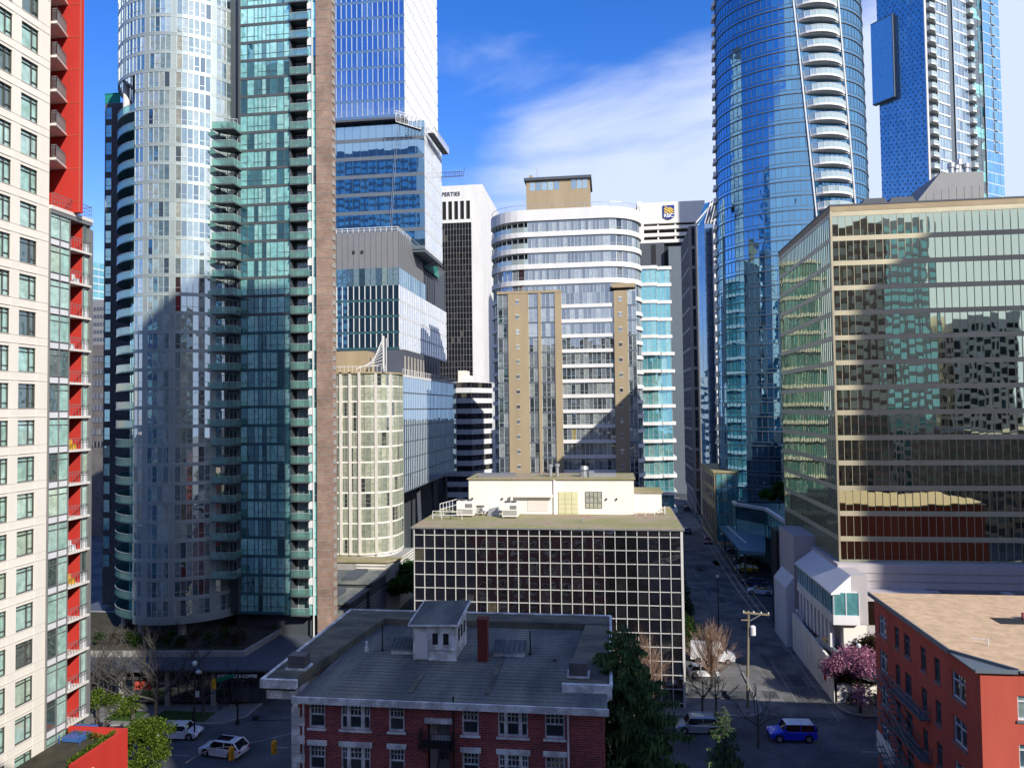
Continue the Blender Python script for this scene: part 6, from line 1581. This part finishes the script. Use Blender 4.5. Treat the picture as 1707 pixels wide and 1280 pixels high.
# green trees at lower left
q = AZ(255, 1275, 3)
tree('green_tree', 'sunlit yellow green tree beside the red planter wing', (-42.0, 62.0, 0), 6.6, 2.5, 'leaf_green', lsize=.075, nleaf=60, depth=5, seed=33)
tree('green_tree', 'small green tree behind the red planter wing', (-49.3, 66, 0), 8.3, 2.0, 'leaf_green', lsize=.07, nleaf=60, depth=4, seed=34)
# planter on the red wing
random.seed(35)
c = M()
for k in range(13):
    y = 51.5+k*(PLANT[1]-.9-51.5)/12; leaf_quads(c, (PLANT[0]-.75, y, PLZ-.3), (.42, .5, .45), 130, .07)
for k in range(6): leaf_quads(c, (-44.3+k*.5, PLANT[1]-.8, PLZ-.4), (.5, .3, .4), 60, .06)
tag(c.build('planter_hedge', MT['leaf_green']), 'row of bright green planter shrubs along the red wall top', 'hedge')
m = M(); m.box(-44.2, -42.6, 55.2, 56.8, PLZ-.6, PLZ-.25); m.box(-44.4, -42.4, 56.85, 57.05, PLZ-.3, PLZ+.05); m.bar((-44.3, 55, PLZ-.7), (-44.3, 55, PLZ), .06); m.bar((-42.5, 55, PLZ-.7), (-42.5, 55, PLZ), .06)
tag(m.build('garden_bench', paint('blue_cover', (.03, .1, .3), .6)), 'blue covered garden seat on the red planter roof', 'bench')
# avenue trees
tree('street_tree', 'dark green leafy street tree in the shaded avenue left of the grid building', (-33.0, 124, 0), 8.5, 5.0, 'leaf_deep', lsize=.19, nleaf=46, depth=5, seed=41)
tree('street_tree', 'second leafy street tree deeper in the shaded avenue', (-35.5, 140, 0), 7.5, 4.2, 'leaf_deep', lsize=.2, nleaf=40, depth=4, seed=42)
tree('street_tree', 'leafy street tree close to the left side of the grid building', (-27.5, 112, 0), 6, 3.4, 'leaf_deep', lsize=.18, nleaf=40, depth=4, seed=43)
q = AY(1272, 805, 140); tree('roof_tree', 'bright green tree growing on the upper roof of the teal glass hall', (q[0]+3, 141, 15), 5.2, 3.6, 'leaf_deep', lsize=.16, nleaf=46, depth=4, seed=44, th=.2)
# pale twiggy trees
def broom(label, loc, h, w, seed, n=150):
    random.seed(seed)
    R = thing('twiggy_tree', label, 'tree', loc); m = M(); c = M()
    m.tube(loc, (loc[0], loc[1], loc[2]+h*.25), .14, .1, n=6)
    b = Vector(loc)+Vector((0, 0, h*.16))
    for k in range(n):
        a = random.random()*6.283; e = rad(random.uniform(15, 88)); rr = h*.8*(.75+.25*random.random())
        d = Vector((math.cos(a)*math.cos(e)*w/h*1.25, math.sin(a)*math.cos(e)*w/h*1.25, math.sin(e)))
        p = b+Vector((0, 0, random.uniform(0, h*.12))); mid = p+d*rr*.5; tip = mid+(d+Vector((0, 0, .35))).normalized()*rr*.5
        c.tube(p, mid, .035, .022, n=3, cap=False); c.tube(mid, tip, .022, .007, n=3, cap=False)
        for _ in range(4):
            t = random.uniform(.1, .9); o = mid+(tip-mid)*t; v = (d+Vector((random.gauss(0, .35), random.gauss(0, .35), .3))).normalized()
            c.tube(o, o+v*rr*.2, .012, .005, n=3, cap=False)
    m.build('trunk', MT['bark'], R); c.build('crown', MT['twig_pink'], R)
broom('pale leafless broom shaped tree in front of the parked white van', (11.8, 93.2, 0), 7.6, 3.9, 51, 210)
broom('pale leafless broom shaped tree against the grid building behind the conifer', (3.4, 83.6, 0), 8.4, 2.9, 52, 170)
broom('low pale leafless tree at the lower right corner of the grid building', (.2, 82.8, 0), 8.2, 2.4, 53, 110)
# young bare saplings by the silver car
sp = None
for (x, y, lab) in ((9.6, 83.9, 'thin leafless sapling behind the silver car'), (11.1, 84.2, 'thin leafless sapling right of the silver car'), (14.2, 77.2, 'spreading leafless sapling beside the small conifer')):
    if sp is None: sp = tree('sapling', lab, (x, y, 0), 6.5, 1, None, 'bare', trunk='barkdark', depth=4, th=.35, seed=55, spread=.3)
    else: place(copy_tree(sp), (x, y, 0), x, lab)
# shrubs along the left edge of the side road
random.seed(57)
for k, y in enumerate((106, 112, 119, 127, 136, 147)):
    shrub('hedge_shrub', 'dark ragged shrub between the side road and the grid building', (10.6+.5*random.random()+.03*(y-106), y, 0), 1.9, 4.2+random.random(), 'leaf_hedge', 700, .15, 'shrubs beside the car park')
random.seed(58)
# cherry blossom and bronze tree, hedge
tree('cherry_tree', 'pink blossoming cherry tree against the retaining wall', (27.6, 88.3, 0), 7.0, 4.6, 'leaf_pink', lsize=.08, nleaf=60, depth=5, seed=61, th=.3)
tree('garden_tree', 'dark bronze tree between the cherry tree and the orange building', (30.6, 90.2, 0), 8.0, 5.0, 'leaf_bronze', lsize=.10, nleaf=50, depth=5, seed=62, th=.3)
tree('bare_tree', 'leafless tree rising past the corner of the orange building', (34.4, 88.4, 0), 10.5, 1, None, 'bare', trunk='bark', depth=5, th=.35, seed=63)
c = M(); random.seed(64)
for k in range(22): leaf_quads(c, (26.3+k*.33, 88.7+random.random()*1.0, .75), (.55, .6, .75), 150, .08)
H_ = tag(c.build('hedge', MT['leaf_hedge']), 'clipped dark green hedge under the cherry tree', 'hedge')
m = M()
for (x, y, s) in ((33.0, 88.6, .9), (34.6, 88.9, .7)): m.lathe((x, y, 0), [(s*.8, 0), (s, s*.5), (s*.7, s*1.1), (s*.2, s*1.3)], 9)
tag(m.build('boulder', MT['concrete'], smooth=True), 'pale rounded boulders at the right end of the hedge', 'rock')
# conifers
def conifer(label, loc, h, w, seed, levels=46, ls=.16, per=15):
    random.seed(seed)
    R = thing('conifer', label, 'tree', loc); m = M(); c = M(); B = Vector(loc)
    m.tube(loc, (loc[0], loc[1], loc[2]+h*.97), w*.075, .03, n=7)
    for i in range(levels):
        t = (i/levels)**.9; z = h*(.06+.93*t); rr = w*(1-t)**.62*random.uniform(.75, 1.12)+.12
        nb = 5 if t < .85 else 4
        for k in range(nb):
            a = i*2.4+k*6.283/nb+random.uniform(-.35, .35); L = rr*random.uniform(.6, 1.15)
            d = Vector((math.cos(a), math.sin(a), random.uniform(-.32, .12))); p = B+Vector((0, 0, z)); tip = p+d*L
            m.tube(p, tip, .035, .01, n=3, cap=False)
            nl = max(5, int(per*L/1.0))
            for _ in range(nl):
                s = random.random()**.6; o = p+d*L*s; dr = random.uniform(.05, .55)*min(1.0, L*.5); lw_ = random.gauss(0, .16*(1.15-s)*L+.05)
                side = Vector((-math.sin(a), math.cos(a), 0)); o = o+side*lw_
                q = o+Vector((random.uniform(-.05, .05), random.uniform(-.05, .05), -dr)); wv = (side*random.uniform(-1, 1)+d*random.uniform(-1, 1)).normalized()*ls*random.uniform(.35, .8)
                c.add([o-wv, o+wv, q+wv*.35, q-wv*.35], [(0, 1, 2, 3)], 0, random.random())
    m.build('trunk', MT['barkdark'], R); c.build('crown', MT['leaf_conifer'], R)
# tops placed from where they show against the grid building
x, z = AY(1036, 1030, 51); conifer('tall dark conifer overlapping the right corner of the red brick building', (x, 51, 0), z, 7.2, 71, 84, .15, 26)
x, z = AY(1206, 1172, 66.5); conifer('small young conifer below the silver car', (x, 66.5, 0), z, 2.3, 72, 36, .11, 16)
# ================================================================ vehicles
def loft(m, secs, mi=0, cap=True):
    n = len(secs[0]); vs = [p for s in secs for p in s]; fs = []
    for k in range(len(secs)-1):
        for i in range(n): fs.append((k*n+i, k*n+(i+1) % n, (k+1)*n+(i+1) % n, (k+1)*n+i))
    if cap: fs.append(tuple(range(n-1, -1, -1))); fs.append(tuple(range((len(secs)-1)*n, len(secs)*n)))
    return m.add(vs, fs, mi)
def car(name, label, cat, body, L=4.6, Wd=1.85, Ht=1.65, hood=.98, belt=1.0, cab=(.22, .33, .86, .97), roofm=None, wheel=.35, ground=.22, spare=False, rails=False, box=False, group=None, nose=.62):
    """length along +X (front at +X), centred on the origin"""
    R = thing(name, label, cat, (0, 0, 0), group)
    x0, x1 = -L/2, L/2; hw = Wd/2; wf, wr = x1-L*.19, x0+L*.19
    # lower body: side outline with wheel arches, three stations across the width give rounded flanks
    def outline(inset, lift):
        pts = [(x0+.05+inset, ground+.12)]
        def archp(c):
            return [(c+(wheel+.07)*math.cos(rad(a)), wheel+(wheel+.07)*math.sin(rad(a))) for a in range(180, -1, -30)]
        lo = ground
        pts += [(wr-wheel-.07, lo)]+[p for p in archp(wr) if p[1] >= lo]+[(wr+wheel+.07, lo), (wf-wheel-.07, lo)]+[p for p in archp(wf) if p[1] >= lo]+[(wf+wheel+.07, lo)]
        pts += [(x1-.06-inset, ground+.1), (x1-inset, nose*.9), (x1-.08-inset, nose+.1+lift*.2), (x1-L*.1, hood-.10+lift), (x1-L*cab[0], hood+lift), (x0+.12, belt+lift), (x0+inset*.7, belt-.18), (x0+inset, .55)]
        return pts
    m = M()
    secs = []
    for y, ins, li in ((-hw+.03, .10, -.05), (-hw, .05, -.14), (-hw*.86, 0, 0), (0, -.0, .03), (hw*.86, 0, 0), (hw, .05, -.14), (hw-.03, .10, -.05)):
        secs.append([(p[0], y, p[1]) for p in outline(ins, li)])
    secs = secs[::-1]; loft(m, secs)
    
    c0, c1, c2, c3 = x1-L*cab[0], x1-L*cab[1], x1-L*cab[2], x1-L*cab[3]
    # roof and pillars
    rw = hw*.80; bw = hw*.93; zb_, zt_ = min(hood, belt)-.02, Ht
    for s in (-1, 1):
        for (a, b, w_) in ((c0, c1, .07), (c3, c2, .12), ((c0+c3)/2-.05, (c1+c2)/2-.05, .07)):
            m.bar((a, s*bw, zb_), (b, s*rw, zt_-.03), w_, .07, 0)
    soften(m.build('body', [body, MT['rubber']], R), .045)
    u = M(); u.box(x0+.3, x1-.3, -hw*.8, hw*.8, ground-.02, .62); u.build('underbody', MT['rubber'], R)
    r = M()
    r.hexa([(c2-.05, -rw-.03, zt_-.09), (c1+.05, -rw-.03, zt_-.09), (c1+.05, rw+.03, zt_-.09), (c2-.05, rw+.03, zt_-.09), (c2+.06, -rw+.08, zt_), (c1-.15, -rw+.08, zt_), (c1-.15, rw-.08, zt_), (c2+.06, rw-.08, zt_)])
    if rails:
        for s in (-1, 1): r.bar((c2+.2, s*(rw-.05), zt_+.06), (c1-.2, s*(rw-.05), zt_+.06), .05)
    soften(r.build('roof', roofm or body, R), .05)
    g = M(); g.hexa([(c3+.02, -bw+.02, zb_), (c0-.02, -bw+.02, zb_), (c0-.02, bw-.02, zb_), (c3+.02, bw-.02, zb_), (c2+.02, -rw+.01, zt_-.07), (c1-.02, -rw+.01, zt_-.07), (c1-.02, rw-.01, zt_-.07), (c2+.02, rw-.01, zt_-.07)]); g.build('window', MT['carglass'], R)
    for xx in (wf, wr):
        for s in (-1, 1):
            w = M(); y = s*(hw-.12); w.tube((xx, y-.11, wheel), (xx, y+.11, wheel), wheel, n=16); wo2 = w.build('wheel', MT['rubber'], R)
            k = M(); k.tube((xx, y+s*.10, wheel), (xx, y+s*.125, wheel), wheel*.62, n=10); k.build('rim', MT['chrome'], wo2)
    for s in (-1, 1):
        h = M(); h.hexa([(x1-.16, s*hw*.5, nose-.02), (x1+.01, s*hw*.5, nose-.02), (x1-.09, s*hw*.9, nose), (x1-.3, s*hw*.9, nose), (x1-.22, s*hw*.5, nose+.14), (x1-.03, s*hw*.5, nose+.12), (x1-.12, s*hw*.9, nose+.15), (x1-.34, s*hw*.9, nose+.16)] if s > 0 else [(x1-.3, s*hw*.9, nose), (x1-.09, s*hw*.9, nose), (x1+.01, s*hw*.5, nose-.02), (x1-.16, s*hw*.5, nose-.02), (x1-.34, s*hw*.9, nose+.16), (x1-.12, s*hw*.9, nose+.15), (x1-.03, s*hw*.5, nose+.12), (x1-.22, s*hw*.5, nose+.14)]); h.build('headlight', MT['whitelamp'], R)
        t = M(); t.box(x0-.02, x0+.2, s*hw*.6, s*hw*.93, belt-.32, belt-.12); t.build('tail_light', MT['redlamp'], R)
        mi_ = M(); mi_.box(c0-.35, c0-.15, s*(bw+.02), s*(bw+.2), belt+.0, belt+.16); mi_.build('mirror', body, R)
    b = M(); b.box(x1-.05, x1+.02, -hw*.45, hw*.45, ground+.14, ground+.3); b.build('grille', MT['black'], R)
    p = M(); p.box(x0-.03, x0+.01, -.26, .26, .62, .75); p.build('number_plate', MT['white'], R)
    if spare:
        sp_ = M(); sp_.tube((x0-.18, .05, 1.0), (x0+.0, .05, 1.0), .36, n=16); sp_.build('spare_wheel', MT['rubber'], R)
    return R
P_white = paint('white_car_paint', (.72, .73, .75)); P_silver = paint('silver_car_paint', (.32, .38, .42), .3, .5); P_blue = paint('blue_car_paint', (.005, .03, .62), .25)
P_dark = paint('dark_car_paint', (.01, .015, .03)); P_navy = paint('navy_car_paint', (.01, .03, .09)); P_yel = paint('yellow_taxi_paint', (.50, .38, .02)); P_grn = paint('grey_green_car_paint', (.10, .15, .16)); P_maroon = paint('maroon_car_paint', (.09, .01, .01)); P_pick = paint('pale_pickup_paint', (.45, .49, .52), .3, .3)
c = car('offroad_car', 'bright blue off roader with a white roof on the cross road', 'car', P_blue, 4.67, 1.9, 1.83, 1.12, 1.12, (.27, .36, .93, .97), P_white, .40, .32, True, nose=.78)
place(c, (17.9, 79.4, 0), math.pi+rad(4))
c = car('crossover_car', 'silver blue crossover with roof rails beside the small conifer', 'car', P_silver, 4.6, 1.85, 1.66, .98, 1.0, (.22, .33, .88, .98), None, .36, .22, rails=True)
place(c, (8.6, 80.4, 0), math.pi+rad(3))
c = car('suv', 'white SUV with a dark sunroof crossing the junction', 'car', P_white, 4.7, 1.9, 1.62, .98, 1.0, (.24, .38, .86, .99), None, .37, .22)
m = M(); m.box(-1.0, .5, -.5, .5, 1.622, 1.63); o = m.build('sunroof', MT['carglass'], c)
place(c, (-38.6, 70.2, 0), math.pi-rad(8))
c = car('hatchback', 'white hatchback half hidden behind the sunlit green tree', 'car', P_white, 4.3, 1.8, 1.5); place(c, (-45.2, 73.4, 0), rad(5))
c = car('taxi', 'yellow taxi pulling out from under the entrance canopy', 'car', P_yel, 4.9, 1.85, 1.5); m = M(); m.box(-.2, .2, -.4, .4, 1.5, 1.65); m.build('roof_sign', MT['white'], c)
q = AZ(1240, 952); place(c, (q[0]+.5, q[1], 0), math.pi-rad(10))
q = AZ(1238, 938); c = car('hatchback', 'grey green hatchback parked behind the yellow taxi', 'car', P_grn, 4.4, 1.8, 1.5); place(c, (q[0]+.3, q[1]+.3, 0), math.pi-rad(8))
q = AZ(1246, 931); c = car('estate_car', 'dark estate car under the edge of the entrance canopy', 'car', P_dark, 4.6, 1.8, 1.5); place(c, (q[0]-1, q[1]+6.5, 0), math.pi-rad(20))
q = AZ(1258, 978); c = car('saloon_car', 'navy saloon parked beside the lean to', 'car', P_navy, 4.6, 1.8, 1.45); place(c, (q[0]+.2, q[1]+1.2, 0), math.pi-rad(25))
q = AZ(1264, 990); c = car('saloon_car', 'white and dark saloon parked nearest the stair tower', 'car', P_white, 4.5, 1.8, 1.45, roofm=P_dark); place(c, (q[0]+.4, q[1]+.2, 0), math.pi-rad(15))
q = AZ(1179, 905); c = car('saloon_car', 'maroon saloon driving up the side road with its lamps on', 'car', P_maroon, 4.5, 1.8, 1.45); place(c, (q[0], q[1], 0), -math.pi/2)
q = AZ(1143, 888); c = car('saloon_car', 'small navy car far up the side road near the roof corner', 'car', P_navy, 4.5, 1.8, 1.45); place(c, (q[0]+.4, q[1], 0), math.pi/2)
q = AZ(1163, 855); c = car('saloon_car', 'tiny dark car at the far end of the side road', 'car', P_dark, 4.5, 1.8, 1.45); place(c, (q[0]-3, q[1]+6, 0), math.pi/2)
c = car('saloon_car', 'dark saloon parked in the shaded avenue left of the grid building', 'car', P_dark, 4.5, 1.8, 1.45); q = AZ(680, 992); place(c, (q[0], q[1], 0), math.pi/2)
c = car('saloon_car', 'dark saloon in the avenue by the coffee shop corner', 'car', P_navy, 4.5, 1.8, 1.45); place(c, (-38.3, 88.5, 0), math.pi/2)
c = car('compact_car', 'small white car parked below the white van', 'car', P_white, 3.8, 1.7, 1.5); place(c, (11.2, 96.6, 0), rad(6))
# van
R = thing('van', 'white high roofed van parked behind the pale broom shaped tree', 'van', (0, 0, 0))
m = M(); loft(m, [[(x, y, z) for x, z in ((-2.9, .45), (1.6, .35), (2.75, .45), (2.85, .9), (2.6, 1.15), (1.75, 1.35), (1.1, 2.3-abs(y)*.05), (.9, 2.42-abs(y)*.05), (-2.85, 2.42-abs(y)*.05))] for y in (.98, .6, -.6, -.98)]); m.build('body', P_white, R)
g = M(); g.extr([(1.15, -.90, 2.22), (1.80, -.90, 1.42), (1.86, -.90, 1.44), (1.2, -.90, 2.26)], (0, 1.8, 0)); g.box(.55, 1.35, -1.0, -.985, 1.4, 1.95); g.box(.55, 1.35, .985, 1.0, 1.4, 1.95); g.build('window', MT['carglass'], R)
for x in (-1.9, 1.9):
    for s in (-1, 1):
        w = M(); w.tube((x, s*.85-.12, .37), (x, s*.85+.16*s, .37), .37, n=16); wo3 = w.build('wheel', MT['rubber'], R); k = M(); k.tube((x, s*1.01, .37), (x, s*1.03, .37), .22, n=10); k.build('rim', MT['chrome'], wo3)
for s in (-1, 1):
    t = M(); t.box(2.72, 2.87, s*.6-.2, s*.6+.2, .78, 1.0); t.build('headlight', MT['whitelamp'], R); t = M(); t.box(-2.93, -2.84, s*.85-.1, s*.85+.1, .9, 1.6); t.build('tail_light', MT['redlamp'], R)
place(R, (13.2, 102.2, 0), -rad(6))
# pickup on the deck
R = thing('pickup_truck', 'pale silver pickup truck on the raised parking deck', 'truck', (0, 0, 0))
m = M(); loft(m, [[(x, y, z) for x, z in ((-2.7, .5), (2.6, .45), (2.75, .85), (2.5, 1.15), (1.4, 1.22), (-2.7, 1.2))] for y in (.95, .5, -.5, -.95)]); m.hexa([(-.6, -.85, 1.2), (1.5, -.85, 1.2), (1.5, .85, 1.2), (-.6, .85, 1.2), (-.4, -.72, 1.85), (.85, -.72, 1.85), (.85, .72, 1.85), (-.4, .72, 1.85)]); m.build('body', P_pick, R)
g = M(); g.hexa([(-.55, -.87, 1.25), (1.42, -.87, 1.25), (1.42, .87, 1.25), (-.55, .87, 1.25), (-.42, -.75, 1.75), (.98, -.75, 1.75), (.98, .75, 1.75), (-.42, .75, 1.75)]); g.build('window', MT['carglass'], R)
g = M(); g.box(-2.6, -.7, -.75, .75, 1.201, 1.215); g.build('load_bed', MT['black'], R)
for x in (-1.7, 1.7):
    for s in (-1, 1): w = M(); w.tube((x, s*.8-.13, .4), (x, s*.8+.17*s, .4), .4, n=16); wo3 = w.build('wheel', MT['rubber'], R); k = M(); k.tube((x, s*.97, .4), (x, s*.99, .4), .24, n=10); k.build('rim', MT['chrome'], wo3)
place(R, (26.5, 94.6, 4.0), rad(100))
# bicycles outside the shop
def bicycle():
    R = thing('bicycle', 'dark bicycle parked on the pavement under the white shop letters', 'bicycle', (0, 0, 0))
    for x in (-.5, .5):
        m = M()
        for k in range(14): a, b = 6.283*k/14, 6.283*(k+1)/14; m.bar((x+.33*math.cos(a), 0, .34+.33*math.sin(a)), (x+.33*math.cos(b), 0, .34+.33*math.sin(b)), .035)
        for k in range(6): a = 6.283*k/12; m.bar((x-.32*math.cos(a), 0, .34-.32*math.sin(a)), (x+.32*math.cos(a), 0, .34+.32*math.sin(a)), .008)
        m.build('wheel', MT['rubber'], R)
    m = M()
    for p, q in (((-.5, 0, .34), (-.15, 0, .32)), ((-.5, 0, .34), (-.22, 0, .85)), ((-.15, 0, .32), (-.22, 0, .9)), ((-.15, 0, .32), (.35, 0, .82)), ((-.22, 0, .82), (.35, 0, .85)), ((.33, 0, .95), (.5, 0, .34))): m.bar(p, q, .04)
    m.build('frame', MT['dkframe'], R); m = M(); m.box(-.36, -.1, -.06, .06, .9, .96); m.build('saddle', MT['black'], R); m = M(); m.bar((.33, -.28, 1.0), (.33, .28, 1.0), .035); m.build('handlebar', MT['black'], R)
    return R
place(bicycle(), (-44.3, 80.6, .14), rad(70))
# ================================================================ street furniture
# utility pole
R = thing('utility_pole', 'weathered wooden utility pole with a crossarm and transformer beside the side road', 'utility pole', (14.9, 86.9, 0))
q = AY(1250, 1018, 86.9); zt = q[1]; px = 14.9
m = M(); m.tube((px, 86.9, 0), (px+.35, 86.9, zt), .17, .12, n=9); m.build('pole', MT['wood'], R)
m = M(); m.bar((px-.3, 86.8, zt-.15), (px+2.6, 86.8, zt-.35), .16, .2); m.bar((px-.5, 86.8, zt-1.0), (px+.4, 86.8, zt-1.0), .12); m.build('crossarm', MT['wood'], R)
m = M(); m.bar((px+.4, 86.78, zt-1.1), (px+1.7, 86.78, zt-.35), .07); m.build('brace', MT['metal'], R)
for x in (-.2, .9, 1.7, 2.5):
    m = M(); m.lathe((px+x, 86.8, zt-.18-.05*x), [(.06, 0), (.09, .1), (.05, .2), (.03, .25)], 8); m.build('insulator', MT['whitepaint'], R)
m = M(); m.lathe((px+.75, 86.75, zt-2.7), [(.2, 0), (.32, .08), (.32, 1.0), (.2, 1.1), (.05, 1.15)], 14); t_ = m.build('transformer', MT['slab'], R)
m = M(); m.bar((px+.3, 86.8, zt-2), (px+.6, 86.78, zt-2), .08); m.build('bracket', MT['metal'], t_)
m = M(); m.box(px-.05, px+.22, 86.6, 86.74, 2.6, 3.5); m.build('meter_box', MT['greyclad'], R)
def wire(p, q, sag, label, r=.018):
    cu = M(); p = Vector(p); q = Vector(q); pr = None
    for k in range(15):
        t = k/14; c_ = p+(q-p)*t-Vector((0, 0, sag*4*t*(1-t)))
        if pr is not None: cu.tube(pr, c_, r, n=4, cap=False)
        pr = c_
    tag(cu.build('power_line', MT['metal']), label, 'cable', 'power lines over the side road')
for k, (a, b) in enumerate(((.9, 1.0), (1.7, 1.8), (2.5, 2.6))): wire((px+a, 86.8, zt-.05-.05*a), (px+a+3.6+.4*k, 205, 12), 2.0, 'thin power line running from the crossarm up the side road')
# lamp posts
def lamp(name, label, loc, h, arm, cat='street lamp', d=(1, 0)):
    R = thing(name, label, cat, loc); x, y, z = loc
    m = M(); m.lathe(loc, [(.16, 0), (.16, .5), (.09, .6), (.06, h)], 10); m.build('post', MT['black'], R)
    if arm:
        m = M(); m.bar((x, y, z+h-.05), (x+d[0]*arm, y+d[1]*arm, z+h+.2), .08); m.build('arm', MT['black'], R)
        m = M(); m.box(x+d[0]*arm-.35, x+d[0]*arm+.35, y+d[1]*arm-.15, y+d[1]*arm+.15, z+h+.1, z+h+.24); m.build('lamp_head', MT['dkframe'], R)
    else:
        m = M(); m.lathe((x, y, z+h), [(.1, 0), (.22, .15), (.24, .4), (.1, .5)], 10); m.build('lamp_head', MT['whitelamp'], R)
    return R
lamp('street_lamp', 'black lamp post on the pavement below the hedge', (26.9, 86.6, .14), 7.0, 0)
q = AZ(1156, 960); lamp('street_lamp', 'dark lamp post with a side arm beside the grid building', (10.9, 133, 0), 8.6, 3.4)
lamp('street_lamp', 'dark lamp post with a long arm further up the side road', (11.9, 172, 0), 8.6, 3.6)
lamp('street_lamp', 'most distant dark lamp post beside the aqua block', (14.3, 205, 0), 9.6, 3.6)
q = AZ(1189, 1030); lamp('sign_pole', 'thin bare pole standing at the left edge of the side road', (16.2, 118, 0), 7.5, 0, 'pole')
lamp('street_lamp', 'tall black lamp post left of the crossing white SUV', (-43.3, 72.9, 0), 7.6, 0)
lamp('street_lamp', 'thin black lamp post at the far left by the green awning', (-57.2, 74.6, .1), 5.2, 0)
# traffic signals
def signal_head(R, x, y, z, ax=(0, -1)):
    m = M(); m.box(x-.19, x+.19, y-.14, y+.14, z-.55, z+.55); s = m.build('signal_head', MT['sigyellow'], R)
    for k in range(3):
        v = M(); zz = z+.34-.34*k; v.tube((x, y-.15, zz), (x, y-.32, zz), .13, n=10); v.build('visor', MT['sigyellow'], s)
        l = M(); l.tube((x, y-.141, zz), (x, y-.16, zz), .10, n=10); l.build('lens', MT['black'], s)
X_, Y_ = -40.6, 76.8
R = thing('traffic_signal', 'black signal mast with a yellow traffic light and green sign at the coffee shop corner', 'traffic light', (X_, Y_, .1))
m = M(); m.lathe((X_, Y_, .1), [(.2, 0), (.2, .4), (.1, .5), (.08, 6.0)], 10); m.bar((X_, Y_, 4.9), (X_-3.2, Y_-.5, 5.1), .1); m.build('mast', MT['black'], R)
signal_head(R, -43.1, 76.3, 4.55)
m = M(); m.extr([(-42.7, 76.2, 4.7), (-41.0, 76.6, 5.2), (-41.0, 76.6, 5.65), (-42.7, 76.2, 5.15)], (.02, .05, 0)); m.build('street_sign', MT['signgreen'], R)
m = M(); m.box(X_-.14, X_+.14, Y_-.2, Y_-.1, 2.1, 2.9); m.build('walk_signal', MT['black'], R)
for (u, v, Y, lab) in ((386, 1255, 62.0, 'yellow traffic light hanging in front of the white SUV'), (457, 1245, 62.5, 'yellow traffic light hanging beside the white quoins')):
    x, z = AY(u, v, Y); R = thing('traffic_signal', lab, 'traffic light', (x, Y, z)); signal_head(R, x, Y, z)
    m = M(); m.bar((x+.19, Y, z), (x+(1.2 if u > 400 else .2), Y, z+.02), .06); m.bar((x, Y, z+.55), (x, Y, z+.8), .05)
    if u < 400:
        for k in range(8): t0, t1 = k/8, (k+1)/8; m.bar((x-4.2*t0-.1, Y, z+.55-1.6*t0*t0*1.0), (x-4.2*t1-.1, Y, z+.55-1.6*t1*t1), .06)
    m.build('hanger', MT['metal'], R)
R = thing('street_sign', 'white regulation sign on a leaning dark post beside the bare street tree', 'sign', (-45.5, 76.5, .1))
m = M(); m.bar((-45.7, 76.5, .1), (-44.9, 76.5, 5.6), .12); m.build('post', MT['black'], R)
m = M(); m.box(-45.3, -44.85, 76.38, 76.42, 3.0, 3.65); m.build('plate', MT['white'], R)
m = M(); m.lathe((-44.9, 76.4, 5.5), [(.05, 0), (.3, .1), (.3, .3), (.1, .4)], 8); m.build('camera_dome', MT['whitelamp'], R)
R = thing('parking_sign', 'small white parking sign on a thin post in front of the yellow taxi', 'sign', (0, 0, 0))
m = M(); m.bar((0, 0, 0), (0, 0, 2.6), .07); m.build('post', MT['metal'], R); m = M(); m.box(-.3, .3, -.06, -.04, 1.7, 2.6); m.build('plate', MT['slab'], R)
q = AZ(1231, 962); place(R, (q[0], q[1], 0))
m = M(); m.lathe((-39.4, 78.6, .14), [(.42, 0), (.42, .02)], 14); tag(m.build('manhole_cover', MT['black']), 'round dark manhole cover on the pavement at the coffee shop corner', 'manhole')
m = M(); m.lathe((22.9, 83.6, .004), [(.4, 0), (.4, .012)], 14); tag(m.build('manhole_cover', MT['dkconc']), 'round manhole cover at the mouth of the side road above the blue off roader', 'manhole')
m = M(); m.box(13.0, 15.0, 88.9, 89.3, .1, .5); m.box(8.6, 16, 89.3, 89.6, 0, .9)
tag(m.build('low_wall', MT['dkconc']), 'low dark wall along the front of the car park', 'wall')
